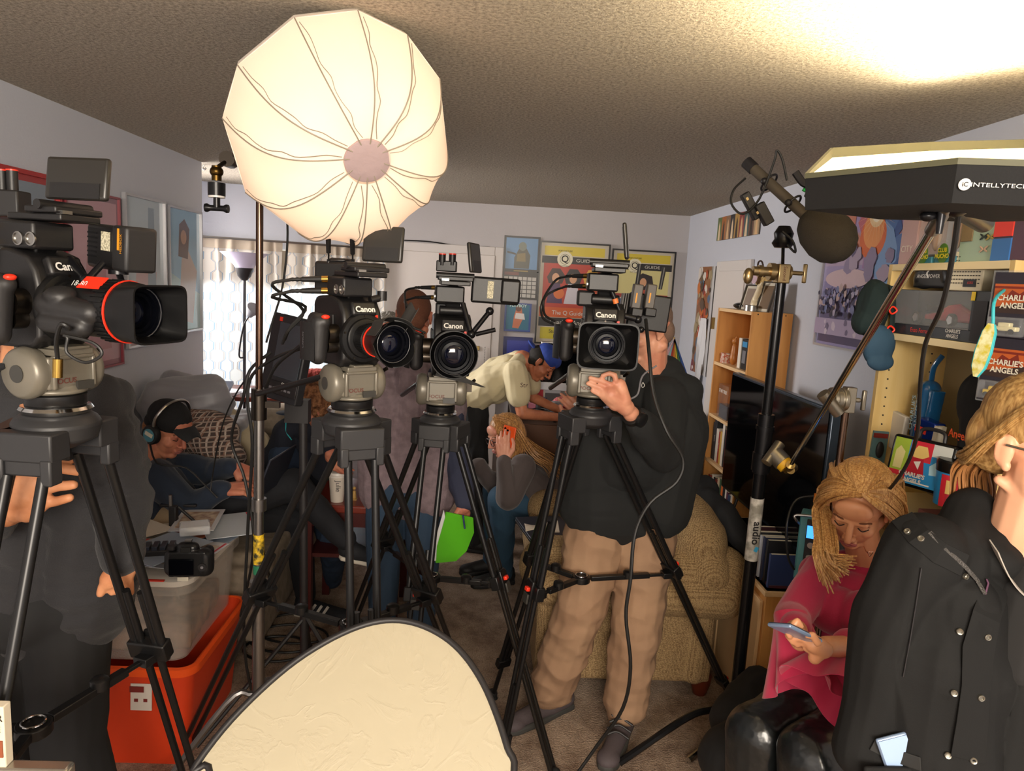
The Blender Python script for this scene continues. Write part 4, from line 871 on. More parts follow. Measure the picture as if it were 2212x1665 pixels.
q = V((1.47, 4.10, 1.10)); t = thing('display_box', 'clear display box with white block lettering on the middle bookcase shelf', 'box', q); M().box(q+Z3*.10, (.08, .17, .20)).build('clear_case', mat('clear_plastic', 'ffffff', .05, trans=.9, alpha=.35), t, bevel=.004); M().box(q+Z3*.04, (.06, .14, .08)).build('insert', mat('grey_card', '4c4c52', .6), t); text('STAR TREK', q+V((-.0415, -.0, .16)), V((0, -1, 0)), Z3, .028, mw_, t, bold=.02)
q = V((1.47, 3.90, 1.10)); m = M()
for k in range(5): m.box(q+Z3*(.02+.034*k), (.07-.01*k, .08-.012*k, .006)).box(q+Z3*(.036+.034*k), (.04-.005*k, .045-.006*k, .028))
tag(m.build('pagoda_model', mat('purple_paint', '4a2a44', .4)), 'small purple pagoda model on the middle bookcase shelf', 'model')
# ================= television on a low birch cabinet =================
cab = thing('low_cabinet', 'low birch cabinet under the television', 'cabinet', (1.43, 3.18, 0))
CZ = .64
M().bx(1.21, 1.64, 2.72, 3.66, 0, CZ).build('carcass', mbirch, cab, bevel=.003); M().bx(1.20, 1.645, 2.71, 3.67, CZ-.02, CZ).build('top', mbirche, cab, bevel=.002)
M().bx(1.195, 1.21, 2.74, 3.18, .05, CZ-.05).build('cabinet_door', mbirche, cab, bevel=.002); M().bx(1.195, 1.21, 3.2, 3.64, .05, CZ-.05).build('cabinet_door', mbirche, cab, bevel=.002)
tv = thing('television', 'large black flat television standing along the right wall', 'television', (1.36, 3.14, CZ))
m = M().bx(1.33, 1.37, 2.60, 3.70, .80, 1.425); m.build('casing', mat('tv_bezel', '3a4654', .25, .4), tv, bevel=.006)
M().bx(1.326, 1.331, 2.613, 3.687, .82, 1.412).build('screen', mat('tv_screen', '050608', .07), tv, smooth=False)
for y in (2.95, 3.5): M().tube([(1.35, y, .80), (1.33, y, .72), (1.26, y, CZ+.008), (1.44, y, CZ+.008)], .008, sub=1).build('foot', mk_, tv)
# discs and cases on the cabinet top in front of the screen
mcase = mat('clear_case_edge', '8c94a0', .3)
for k, (y, h, c, lab) in enumerate(((2.86, .145, '2a3c6c', 'blue edged disc case standing at the front of the cabinet top'), (2.90, .19, '1a1c22', 'tall black disc case second from the front on the cabinet top'), (2.935, .19, '2c3450', 'dark blue disc case third from the front on the cabinet top'), (2.97, .185, 'b8bcc4', 'pale silver disc case behind the dark cases on the cabinet top'), (3.0, .19, '23252b', 'black disc case behind the pale one on the cabinet top'), (3.035, .18, '9aa0aa', 'grey disc case near the back of the row on the cabinet top'), (3.07, .19, '3c1c24', 'maroon disc case at the back of the row on the cabinet top'))):
    y = y-.1
    book(1.225, y, CZ, .016, h, .13, c, lab, 'disc cases on the cabinet', lean=.0, name='disc_case')
t = book(1.23, 2.80, CZ, .1, .012, .13, '4c2630', 'dark red disc case lying flat at the front edge of the cabinet top', None, name='disc_case')
# ================= shelf unit with collectibles =================
mmap = mat('maple_light', 'd9bd80', .5, var=(4, 'cfae6c'), stretch=(5, 5, .5)); mmape = mat('maple_edge', 'e6d5a8', .5); 
SX0, SX1, SY0, SY1 = 1.38, 1.62, 1.86, 2.43; su = thing('display_shelf', 'pale maple display shelf crowded with collectibles at the right', 'shelf', (1.5, 2.15, 0))
M().bx(SX0, SX1, SY1-.02, SY1, 0, 1.965).build('side_panel', mmap, su, bevel=.001); M().bx(SX0, SX1, SY0-.02, SY0, 0, 1.965).build('side_panel', mmap, su, bevel=.001)
M().bx(SX1-.006, SX1, SY0, SY1-.02, 0, 1.965).build('back_panel', mat('shelf_back', '9a8c6c', .6), su, smooth=False)
for z in (1.965, 1.735, 1.17, .8): M().bx(SX0, SX1-.006, SY0, SY1-.02, z-.022, z).build('shelf', mmape, su, bevel=.001)
m = M()
for x in (SX0+.035, SX1-.06):
    for k in range(26):
        if abs(1.735-(.9+k*.032)) > .03: m.cyl((x, SY1-.0215, .9+k*.032), (x, SY1-.0195, .9+k*.032), .003, n=8)
m.build('peg_holes', mk_, su)
# ================= beige armchair in front =================
mbei = mat('beige_weave', 'b99c70', .9, weave=(150, '6f5536'))
def A(px, py, Y): return at(px, py, Y)
sf = thing('armchair', 'beige woven armchair whose side faces the camera', 'armchair', (.7, 3.4, 0))
fuse('base', [('b', (.70, 3.35, .34), (.80, .80, .50)), ('c', (.36, 2.98, .14), .06, (.36, 2.98, .5), .07), ('c', (1.03, 2.98, .12), .05, (1.05, 2.98, .5), .05)], mbei, sf, voxel=.012, smooth=5)
fuse('arm', [('c', (.36, 3.03, .60), .125, (1.13, 3.03, .585), .125), ('c', (.36, 2.98, .52), .10, (1.12, 2.98, .50), .11), ('e', (.34, 3.04, .58), (.13, .14, .13)), ('b', (.74, 3.03, .56), (.7, .2, .16))], mbei, sf, voxel=.01, smooth=6)
fuse('arm', [('c', (.40, 3.80, .60), .11, (1.1, 3.80, .585), .12), ('b', (.74, 3.8, .40), (.7, .18, .5))], mbei, sf, voxel=.012, smooth=6)
fuse('backrest', [('c', (1.02, 3.05, .72), .13, (1.00, 3.75, .92), .12), ('c', (1.05, 3.0, .60), .12, (1.05, 3.8, .7), .13), ('c', (.96, 3.25, .98), .085, (.96, 3.7, .98), .085), ('b', (1.05, 3.4, .55), (.16, .75, .5))], mbei, sf, voxel=.012, smooth=8)
fuse('seat_cushion', [('b', (.62, 3.42, .52), (.55, .6, .10)), ('c', (.33, 3.2, .5), .07, (.33, 3.65, .5), .07)], mbei, sf, voxel=.012, smooth=8)
for x, y in ((.36, 3.02), (1.08, 3.02), (.36, 3.75), (1.08, 3.75)): M().lathe((x, y, .0), Z3, [(0, .03), (.05, .045), (.09, .05)], 16).build('foot', mat('mahogany', '5c2414', .35), sf)
tag(fuse('bolster_cushion', [('c', A(1395, 1110, 3.22), .075, A(1490, 1125, 3.22), .075), ('e', A(1515, 1125, 3.22), (.05, .075, .075))], mbei, voxel=.008, smooth=4), 'rolled beige cushion resting on the armchair behind the khaki trousers', 'cushion')
t = thing('laptop', 'closed dark laptop lying on the left end of the armchair', 'laptop', (.33, 3.35, .62)); M().box((.36, 3.42, .625), (.24, .3, .016), rotm(.2)).build('lid', mat('slate_blue', '3a3f4c', .35, .5), t, bevel=.004); M().box((.36, 3.42, .612), (.24, .3, .012), rotm(.2)).build('body', mk_, t, bevel=.003)
tag(M().grid(lambda u, v: V((.24+.16*u, 3.15+.10*v+.02*u, .70+.01*math.sin(u*5+v*3)+.006*u)), 8, 6, .004).build('cloth', mat('cream_cloth', 'd8cbb8', .8)), 'small cream cloth lying on the left end of the armchair arm', 'cloth')
# ================= microphone stand and grip arm =================
mks = at(1605, 1450, 2.62)
SX, SY = at(1650, 950, 2.62).x, 2.62
stt = thing('microphone_stand', 'tall black stand with white printed tape carrying the foam microphone', 'stand', (SX, SY, 0))
m1 = mat('black_pole', '1b1b1d', .25, .5)
tz = at(1688, 600, SY).z; cz = at(1650, 950, SY).z
M().cyl((SX, SY, .12), (SX, SY, cz-.08), .024).build('lower_pole', m1, stt); M().cyl((SX, SY, cz-.1), (SX, SY, tz), .019).build('upper_pole', m1, stt)
M().cyl((SX, SY, cz-.13), (SX, SY, cz+.1), .030).cyl((SX, SY, cz-.12), (SX, SY, cz-.05), .035).cyl((SX, SY, cz+.04), (SX, SY, cz+.055), .034).build('collar', blkm, stt)
za, zb = at(1640, 1075, SY).z, at(1625, 1208, SY).z
tp = M().cyl((SX, SY, zb), (SX, SY, za), .0252).build('tape', mat('white_tape', 'cfcbc4', .5, var=(30, '8d8a80')), stt, label='white tape with black print')
text('audio', (SX-.001, SY-.0255, (za+zb)/2-.01), Z3*-1, X3*1, .042, mk_, tp, bold=.02, d=.0005); M().box((SX+.006, SY-.0235, zb+.05), (.014, .005, .02), rotm(0, 0, .4)).build('sticker', mat('blue_sticker', '3a9cc8', .4), tp)
for an in (195, 265, 20):
    c, s = math.cos(math.radians(an)), math.sin(math.radians(an)); cc = M().tube([(SX, SY, .2), (SX+c*.10, SY+s*.10, .19), (SX+c*.22, SY+s*.22, .17), (SX+c*.50, SY+s*.50, .02)], .014, sub=6)
    cc.build('leg', chro if False else (mchr if an == 265 else m1), stt)
M().cyl((SX, SY, .12), (SX, SY, .26), .034).build('base_hub', blkm, stt)
# brass coloured grip head on top
gh = M().box((SX, SY, tz+.015), (.045, .05, .07)).build('grip_head', mat('nickel_gold', 'b09a72', .3, .9), stt, bevel=.004)
mng = mat('nickel_gold')
text('Second', (SX+.0, SY-.0255, tz+.015), Z3*-1, X3, .018, mfoc, gh)
M().cyl((SX-.11, SY, tz+.02), (SX-.02, SY, tz+.02), .017).cyl((SX-.05, SY, tz+.02), (SX-.03, SY, tz+.02), .032).cyl((SX-.09, SY, tz+.02), (SX-.075, SY, tz+.02), .022).build('grip_disc', mng, gh); M().ell((SX-.125, SY, tz+.0), (.018, .018, .03)).build('grip_knob', mng, gh)
M().cyl((SX+.02, SY, tz+.02), (SX+.075, SY, tz+.02), .008).cyl((SX+.022, SY, tz+.02), (SX+.03, SY, tz+.02), .026).build('screw', mng, gh); M().box((SX+.085, SY, tz+.02), (.014, .015, .07)).build('tee_handle', mng, gh, bevel=.004)
# the microphone
mb = at(1675, 580, SY); mt_ = at(1688, 470, 2.5)
mc = thing('microphone', 'brown-grey shotgun microphone with foam windscreen above the black stand', 'microphone', mt_)
M().cyl((SX, SY, tz+.04), at(1692, 520, 2.53), .006).lathe(at(1690, 535, 2.53), Z3, [(0, .028), (.015, .038), (.03, .03), (.05, .034), (.075, .02)], 20).build('swivel_mount', blkm, mc)
a, b = at(1612, 350, 2.62), at(1745, 470, 2.45); dv = (b-a).normalized()
fx = frame(dv)
M().cyl(a, a+dv*.04, .022).build('rear_cap', mk_, mc); M().cyl(a+dv*.035, b+dv*.03, .019).build('mic_body', mat('olive_metal', '5a5246', .4, .3), mc)
F_ = frame(dv, (0, 0, 1)); ce = at(1765, 503, 2.40)
M().lathe(b-dv*.01, dv, [(0, .03), (.02, .055), (.06, .077), (.11, .085), (.15, .078), (.18, .058), (.20, .03), (.205, .001)], 32).build('foam_windscreen', mat('brown_foam', '3a352c', .95, bump=(250, .8, .004)), mc)
for t_ in (.12, .24):
    p = a+dv*t_; q = at(1690, 480, 2.5)
    M().cyl(p+fx[0]*.035, p-fx[0]*.035, .006).tube([p+(fx[0]*math.cos(k*.785)+fx[1]*math.sin(k*.785))*.034 for k in range(8)], .004, closed=True).build('shock_ring', mk_, mc); M().ell(p+fx[0]*.04, (.012,)*3).ell(p-fx[0]*.04, (.012,)*3).build('shock_knob', mk_, mc)
rx = at(1640, 420, 2.5); Rm = rotm(0, 0, .85)
M().box(at(1622, 445, 2.52), (.03, .03, .10), rotm(0, 0, -.6)).box(at(1650, 462, 2.5), (.035, .03, .08), rotm(0, 0, -.6)).build('transmitter', mk_, mc, bevel=.004)
for k in (0, 1): M().box(at(1612+k*22, 430+k*30, 2.50)-Y3*.01, (.008, .004, .01), rotm(0, 0, -.6)).build('contact', mng, mc)
M().box(at(1742, 405, 2.5), (.012, .012, .03), rotm(0, 0, .5)).build('green_tape', mat('green_gaffer', '1fbf4a', .5), mc); M().tube([at(1718, 372, 2.5), at(1735, 395, 2.49), at(1752, 402, 2.48), at(1745, 425, 2.47)], .013).build('bracket', mk_, mc)
M().tube([at(1610, 385, 2.55), at(1585, 410, 2.53), at(1580, 440, 2.52), at(1605, 462, 2.5), at(1640, 430, 2.5), at(1672, 350, 2.5), at(1678, 325, 2.5), at(1690, 345, 2.5), at(1700, 390, 2.5)], .004).build('mic_cable', mcab, mc)
M().tube([at(1690, 500, 2.5), at(1712, 520, 2.48), at(1718, 545, 2.48), at(1700, 528, 2.5)], .004).build('loop_cable', mcab, mc)
# chrome arm from the softbox down to the stand
ja, jb_ = at(2035, 462, 1.20), at(1703, 1012, 2.5)
arm = thing('grip_rod', 'long chrome rod slanting from the black octagonal softbox to the microphone stand', 'rod', jb_)
M().cyl(ja, jb_, .0085, .0085).build('rod', mchr, arm); d_ = (jb_-ja).normalized()
M().cyl(jb_-d_*.05, jb_+d_*.02, .016).cyl(jb_-V((0, .02, 0)), jb_+V((.03, .02, .0)), .015).build('brass_end', mat('brass', '9c8350', .35, 1), arm)
M().cyl(ja-d_*.02, ja+d_*.05, .012).build('sleeve', msil, arm)
mo = at(2062, 440, 1.19)
M().ell(mo, (.028, .03, .022)).cyl(mo, oc-on*.14, .02).cyl(mo+V((-.02, 0, -.01)), at(2028, 505, 1.19), .008, .005).ell(at(2005, 467, 1.2), (.014, .012, .009)).cyl(at(2005, 467, 1.2), ja, .005).build('tilt_mount', blkm, octa)
# clamp joining rod and stand
q = at(1672, 980, 2.55); gx = thing('grip_clamp', 'silver grip clamp with yellow tape joining chrome rod and black stand', 'clamp', q)
mng2 = mat('nickel_grey', '8f887a', .35, .9)
M().cyl(at(1655, 1000, 2.53), at(1685, 958, 2.56), .02).build('tee_handle', mng2, gx); M().cyl(q, at(1692, 1000, 2.52), .034).build('disc', mng2, gx); M().cyl(at(1688, 996, 2.525), at(1700, 1008, 2.51), .030).build('yellow_tape', mat('yellow_band', 'd9a51c', .5), gx)
# second stand whose head holds the rod midway
Yh = 2.02; hh = at(1808, 862, Yh)
s2 = thing('light_stand', 'slim brown chrome stand with grip head holding the slanting rod beside the television', 'stand', (hh.x+.02, hh.y, 0))
M().cyl((hh.x+.03, hh.y, .12), (hh.x+.03, hh.y, hh.z-.03), .0105).build('pole', mat('bronze_chrome'), s2)
for an in (90, 210, 330): c, s = math.cos(math.radians(an)), math.sin(math.radians(an)); M().tube([(hh.x+.03, hh.y, .3), (hh.x+.03+c*.1, hh.y+s*.1, .28), (hh.x+.03+c*.3, hh.y+s*.3, .02)], .01).build('leg', steel, s2)
g2 = M().lathe(hh-X3*.02, X3, [(0, .034), (.012, .036), (.013, .03), (.03, .03), (.031, .034), (.045, .034)], 26).box((hh.x+.035, hh.y, hh.z), (.03, .03, .075)).build('grip_head', mng2, s2, bevel=.003)
M().cyl(hh+V((-.065, -.04, .02)), hh+V((-.01, -.04, -.035)), .018).build('knob', mng2, g2); M().cyl(hh+X3*.04, hh+X3*.07, .007).box(hh+V((.08, 0, 0)), (.012, .012, .06)).build('tee_handle', mng2, g2, bevel=.003)
# black cable from softbox running down in front of the shelf
tag(M().tube([at(2072, 450, 1.2), at(2060, 540, 1.25), at(2035, 660, 1.35), at(2000, 740, 1.5), at(1988, 830, 1.6), at(1982, 930, 1.7), at(1965, 990, 1.8), at(1935, 1040, 1.85), at(1890, 1090, 2.0)], .0048).build('softbox_cable', mcab), 'black cable falling from the octagonal softbox in front of the display shelf', 'cable')
# teal mixer bag behind the woman in red
q = at(1765, 1180, 2.42); mx = thing('field_recorder', 'teal and black audio recorder with blue display and orange plug beside the television', 'recorder', q)
Rm = rotm(-.5)
M().box(q, (.13, .10, .24), Rm).build('casing', mat('teal_metal', '4c8c94', .4), mx, bevel=.006); M().box(q+Rm@V((.01, -.052, .0)), (.10, .006, .22), Rm).build('front_panel', mk_, mx, bevel=.002)
M().box(q+Rm@V((-.02, -.056, .065)), (.035, .002, .045), Rm).build('display', mat('blue_display', '2c7cff', .3, emit=('3a8cff', .9)), mx)
for k in range(3): M().cyl(q+Rm@V((-.02, -.055, .02-.045*k)), q+Rm@V((-.02, -.068, .02-.045*k)), .011).build('dial', msil, mx)
M().tube([q+Rm@V((-.06, -.04, .08)), q+Rm@V((-.075, -.06, .10)), q+Rm@V((-.075, -.06, .12)), q+Rm@V((.04, -.06, .13))], .005).build('handle', msil, mx)
M().cyl(q+V((-.02, 0, .12)), q+V((-.02, 0, .165)), .012).build('plug', mk_, mx); M().cyl(q+V((-.02, 0, .165)), q+V((-.02, 0, .195)), .013).build('plug_boot', mat('orange_boot', 'e8862a', .5), mx, label='orange plug boot'); M().cyl(q+V((.02, 0, .12)), q+V((.02, 0, .17)), .012).build('plug', mat('blue_boot', '2c6c94', .4), mx, label='blue plug')
tag(M().tube([q+V((-.02, 0, .19)), at(1720, 1080, 2.45), at(1700, 1130, 2.4), at(1702, 1200, 2.4), at(1715, 1230, 2.4)], .0045).build('recorder_cable', mcab), 'thin black cable looping from the orange plug of the audio recorder', 'cable')
# coats heaped on the armchair back, black bag at the stand foot
tag(fuse('black_coat', [('c', A(1475, 1035, 3.35), .05, A(1560, 1110, 3.15), .06), ('c', A(1560, 1110, 3.15), .06, A(1625, 1190, 3.0), .04), ('e', A(1500, 1060, 3.3), (.12, .08, .08)), ('c', A(1480, 1040, 3.4), .06, A(1460, 1060, 3.3), .07)], mat('dark_cloth', '15171c', .85), voxel=.008, fold=.012, fscale=9), 'black coat thrown over the armchair back', 'coat')
tag(fuse('black_bag', [('c', at(1590, 1560, 2.35), .09, at(1640, 1500, 2.5), .10), ('e', at(1600, 1640, 2.2), (.14, .12, .12))], mat('bag_nylon', '191a1c', .7), voxel=.008, fold=.01, fscale=8), 'black nylon bag slumped at the foot of the microphone stand', 'bag')
# ================= reflector =================
rfl = thing('reflector', 'large cream reflector disc with black rim leaning in the foreground', 'reflector', (-.30, 1.1, .1))
rp = [(415, 1665), (480, 1575), (560, 1492), (640, 1425), (720, 1376), (790, 1347), (850, 1338), (905, 1347), (960, 1374), (1005, 1415), (1045, 1475), (1075, 1545), (1098, 1615), (1112, 1665)]
T0 = at(850, 1338, 1.50); rn = V((-.05, -.62, .72)).normalized()
def onp(px, py): d = ray(px, py); return CAM+d*((T0-CAM).dot(rn)/d.dot(rn))
out = [onp(*p) for p in rp]
# close the oval below the frame by mirroring the outline about its widest line
mid = (out[0]+out[-1])/2; axd = (out[6]-mid); axd = axd.normalized()
low = [p - axd*(2*(p-mid).dot(axd)) for p in out[1:-1]][::-1]
low = [mid+(p-mid)*1.0 for p in low]
loop = smooth_path(out+low, 4, True); cen = sum(loop, V((0, 0, 0)))/len(loop)
mrf = mat('cream_fabric', 'a89f88', .65, bump=(7, .35, .01), sheen=.1)
ntr = mrf.node_tree; w_ = ntr.nodes.new('ShaderNodeTexNoise'); w_.inputs['Scale'].default_value = 5; w_.inputs['Detail'].default_value = 7; w_.inputs['Distortion'].default_value = 2.5
rr_ = ntr.nodes.new('ShaderNodeValToRGB'); rr_.color_ramp.elements[0].position = .48; rr_.color_ramp.elements[1].position = .52; rr_.color_ramp.elements.new(.56).color = (0, 0, 0, 1); rr_.color_ramp.elements[0].color = (0, 0, 0, 1); rr_.color_ramp.elements[1].color = (1, 1, 1, 1)
tcn = ntr.nodes.new('ShaderNodeTexCoord'); ntr.links.new(tcn.outputs['Object'], w_.inputs['Vector']); ntr.links.new(w_.outputs['Fac'], rr_.inputs[0])
b2 = ntr.nodes.new('ShaderNodeBump'); b2.inputs['Strength'].default_value = .22; b2.inputs['Distance'].default_value = .003; ntr.links.new(rr_.outputs[0], b2.inputs['Height'])
bb_ = ntr.nodes['Principled BSDF']; old = bb_.inputs['Normal'].links[0].from_socket; ntr.links.new(old, b2.inputs['Normal']); ntr.links.new(b2.outputs[0], bb_.inputs['Normal'])
m = M(); rings = []
for j in range(9): t_ = 1-j/9; rings.append([cen+(p-cen)*t_*.985+rn*(.006*(1-t_*t_)) for p in loop])
m.loft(rings, cap=False); m.face(rings[-1]); m.build('fabric', mrf, rfl)
m = M(); m.loft([[cen+(p-cen)*.985-rn*.004 for p in loop], [cen+(p-cen)*.5-rn*.006 for p in loop], [cen+(p-cen)*.02-rn*.006 for p in loop]]); m.build('back_fabric', mat('black_nylon'), rfl)
M().tube([cen+(p-cen)*.995 for p in loop], .007, sub=1, closed=True, n=10).build('rim', mk_, rfl)
# ================= people =================
def skin(name, col='c98a68', dark='b5735a'):
    return mat(name, col, .5, var=(14, dark), bump=(160, .12, .002), spec=.4)
def head(c, f, up, s=1.0, jaw=1.0):
    f = V(f).normalized(); up = V(up); up = (up-f*up.dot(f)).normalized(); l = up.cross(f)
    P = lambda a, b, u: V(c)+(f*a+l*b+up*u)*s
    F = (f, l, up); E = lambda a, b, u, r: ('e', P(a, b, u), tuple(x*s for x in r), F); K = lambda p, r, q, r2: ('c', P(*p), r*s, P(*q), r2*s)
    pr = [E(-.012, 0, .035, (.094, .074, .084)), E(.022, 0, -.03, (.062, .060, .080)), E(.058, 0, -.096, (.022, .026, .017)),
          E(.07, 0, .055, (.022, .05, .035)), K((.078, -.034, .020), .010, (.078, .034, .020), .010), K((.086, 0, .012), .0085, (.108, 0, -.030), .0105),
          E(.094, .011, -.036, (.010, .008, .007)), E(.094, -.011, -.036, (.010, .008, .007)), K((.084, -.015, -.061), .0075, (.084, .015, -.061), .0075), K((.081, -.012, -.072), .008, (.081, .012, -.072), .008)]
    for k in (-1, 1):
        pr += [K((-.02, k*.056, -.062), .020*jaw, (.045, k*.020, -.100), .016*jaw), E(.052, k*.036, -.030, (.024, .022, .022)), E(.068, k*.030, .002, (.014, .015, .011)),
               E(-.008, k*.077, -.004, (.016, .009, .029)), K((-.018, k*.083, .018), .006, (-.016, k*.082, -.018), .005), E(.0, k*.076, -.028, (.008, .007, .010))]
    return pr, P, F
def face(parent, c, f, up, s=1.0, brow='5a3a22', lip='a8605a', lash=True, ears=True):
    _, P, F = head(c, f, up, s)
    for k in (-1, 1):
        M().tube([P(.0815, k*.013, .022), P(.084, k*.030, .029), P(.070, k*.048, .022)], .0028*s, n=6).build('eyebrow', mat('brow_'+brow, brow, .9), parent)
        if lash: M().tube([P(.0785, k*.017, -.0015), P(.083, k*.030, -.006), P(.0735, k*.044, -.002)], .0016*s, n=6).build('eyelashes', mat('lash', '2a1c18', .8), parent)
    M().tube([P(.0875, -.021, -.0635), P(.0925, -.006, -.0600), P(.0915, 0, -.0615), P(.0925, .006, -.0600), P(.0875, .021, -.0635)], .0038*s, n=8).tube([P(.0865, -.019, -.0670), P(.0905, 0, -.0705), P(.0865, .019, -.0670)], .0045*s, n=8).build('lips', mat('lip_'+lip, lip, .4), parent)
def hand(W, d, n, s=1.0, curl=(.5, .5, .55, .6), thumb=1, tc=.4, spread=.06):
    d = V(d).normalized(); n = V(n); n = (n-d*n.dot(d)).normalized(); l = n.cross(d); W = V(W)
    P = lambda a, b, h=0: W+(d*a+l*b+n*h)*s
    pr = []
    for b in (-.030, -.010, .010, .028): pr.append(('c', P(.0, b*.55), .017*s, P(.078, b), .0125*s))
    pr.append(('e', P(.045, 0), (.045*s, .036*s, .014*s), (d, l, n)))
    for i, (b, L) in enumerate(((.030*thumb, .070), (.0105*thumb, .079), (-.0095*thumb, .073), (-.028*thumb, .058))):
        p = P(.080-.006*(i == 3), b); a = 0; v = d+l*(b*spread*30); v.normalize()
        for j, fr in enumerate((.42, .32, .26)):
            a += curl[i]*(1, 1.1, .7)[j]; q = p+(v*math.cos(a)-n*math.sin(a))*(L*fr*s); pr.append(('c', p, (.0092-.0008*j)*s, q, (.0086-.001*j)*s)); p = q
    t0 = P(.012, .026*thumb); t1 = P(.045, .052*thumb, -.008-.02*tc); t2 = P(.075, .060*thumb-.012*thumb*tc, -.012-.04*tc); t3 = P(.098, .058*thumb-.025*thumb*tc, -.014-.05*tc)
    pr += [('c', t0, .016*s, t1, .0125*s), ('c', t1, .0115*s, t2, .010*s), ('c', t2, .010*s, t3, .0085*s)]
    return pr
def torso(hip, neck, side, sw=.20, hw=.15, r=.10, belly=0, f=None):
    hip, neck, side = V(hip), V(neck), V(side).normalized(); up = (neck-hip).normalized(); L = (neck-hip).length
    pr = []
    for k in (-1, 1):
        pr += [('c', neck-up*.09+side*k*(sw-.055), .062, neck-up*.24+side*k*(sw-.085), r), ('c', neck-up*.24+side*k*(sw-.085), r, hip+side*k*(hw-.07), r), ('c', neck-up*.015+side*k*.03, .05, neck-up*.07+side*k*(sw-.05), .055)]
    pr += [('c', neck-up*.12, .095, hip, r+.01)]
    if belly and f is not None: pr.append(('e', hip+up*L*.35+V(f)*belly, (r*1.25, r*1.25, L*.3), frame(up)))
    return pr
def limb(*a):
    pr = []
    for i in range(0, len(a)-2, 2): pr.append(('c', V(a[i]), a[i+1], V(a[i+2]), a[i+3]))
    return pr
def slim(pr, d): 
    o = []
    for p in pr:
        if p[0] == 'c': o.append(('c', p[1], max(p[2]-d, .02), p[3], max(p[4]-d, .02)))
        else: o.append(('e', p[1], tuple(max(x-d, .02) for x in p[2]), p[3]) if len(p) > 3 else ('e', p[1], tuple(max(x-d, .02) for x in p[2])))
    return o
def body(label, prims, mt, vox=.0045, sm=3):
    o = fuse('person', prims, mt, voxel=vox, smooth=sm); return tag(o, label, 'person')
def locks(name, paths, mt, parent, n, r=.006, jit=.012, r2=.002, seed=1, wav=.004, base=None):
    # hair: many thin tapered strands between neighbouring guide curves
    rg = random.Random(seed); m = M()
    for _ in range(n):
        i = rg.randrange(len(paths)-1); t = rg.random(); A_, B_ = paths[i], paths[i+1]; j = V((rg.gauss(0, jit), rg.gauss(0, jit), rg.gauss(0, jit)))*.5; ph = rg.random()*6
        pts = [A_[k]*(1-t)+B_[k]*t + j*(.3+.7*k/(len(A_)-1)) + V((math.sin(k*1.7+ph), math.cos(k*1.3+ph), 0))*wav*(k/(len(A_)-1)) for k in range(len(A_))]
        m.tube(pts, r*(.7+.6*rg.random()), n=5, sub=4, r2=r2, flat=.5)
    return m.build(name, mt, parent)
hairb = lambda nm, a, b, s=(30, 30, 4): mat(nm, a, .45, var=(6, b), stretch=s, spec=.4)
dn = V((0, 0, -1))
def shoe(name, heel, toe, mt, parent, w=.05, h=.055, sole=None, ang=None):
    heel, toe = V(heel), V(toe); d = (toe-heel).normalized(); L = (toe-heel).length
    o = fuse(name, [('c', heel+Z3*.055+d*.03, .042, heel+Z3*.05+d*(L*.35), .044), ('c', heel+Z3*.05+d*(L*.35), .042, toe-d*.05+Z3*.036, .034), ('e', toe-d*.055+Z3*.035, (.055, .046, .033), (d, Z3.cross(d), Z3)), ('e', heel+d*.04+Z3*.085, (.046, .042, .04), (d, Z3.cross(d), Z3))], mt, parent, voxel=.006, smooth=3)
    l = Z3.cross(d); pts = [(.0, .034), (.09, .036), (.18, .046), (L-.05, .045), (L-.01, .028), (L, 0), (L-.01, -.028), (L-.05, -.045), (.18, -.046), (.09, -.036), (0, -.034), (-.012, 0)]
    M().prism(pts, heel-Z3*(heel.z-.002) if heel.z < .1 else heel-Z3*.0, d, l, .028 if heel.z < .1 else .022).build('sole', sole or mt, o, bevel=.008)
    return o
# ---- 1: man in charcoal sweater behind the nearest camcorder
Y1 = 1.78
n1 = at(60, 800, Y1); h1 = at(75, 1300, Y1+.05)
hc1 = at(58, 672, Y1)
hp, _, _ = head(hc1, (.35, -.9, -.15), Z3)
sL = at(195, 868, Y1); eL = at(262, 1075, Y1+.02); wL = at(268, 1215, Y1-.08)
sR = at(-60, 860, Y1); eR = at(-130, 1110, Y1-.1); wR = at(5, 1105, 1.58)
tr1 = torso(h1, n1, (1, .15, 0), .235, .19, .125)
# left hand reaching under the tripod head, fingers pointing to the right, explicit joints
Yh1 = 1.52
def fg(pts, r0, r1, Y): 
    P_ = [at(x, y, Y+(dy if False else 0)) for x, y in pts]; n_ = len(P_)-1
    return [('c', P_[i], r0+(r1-r0)*i/n_, P_[i+1], r0+(r1-r0)*(i+1)/n_) for i in range(n_)]
hd1 = [('c', at(15, 1105, Yh1+.02), .034, at(55, 1070, Yh1), .032), ('c', at(40, 1095, Yh1+.01), .034, at(80, 1045, Yh1), .026), ('c', at(45, 1050, Yh1), .028, at(90, 1020, Yh1), .020), ('c', at(60, 1105, Yh1), .024, at(95, 1080, Yh1), .020)]
hd1 += fg([(90, 1004), (118, 993), (156, 993)], .0125, .0095, Yh1+.01)+fg([(88, 1022), (128, 1010), (174, 1018)], .0135, .0108, Yh1-.01)+fg([(90, 1058), (125, 1050), (158, 1047)], .0130, .0105, Yh1-.005)+fg([(88, 1088), (120, 1083), (150, 1075)], .0125, .0098, Yh1)
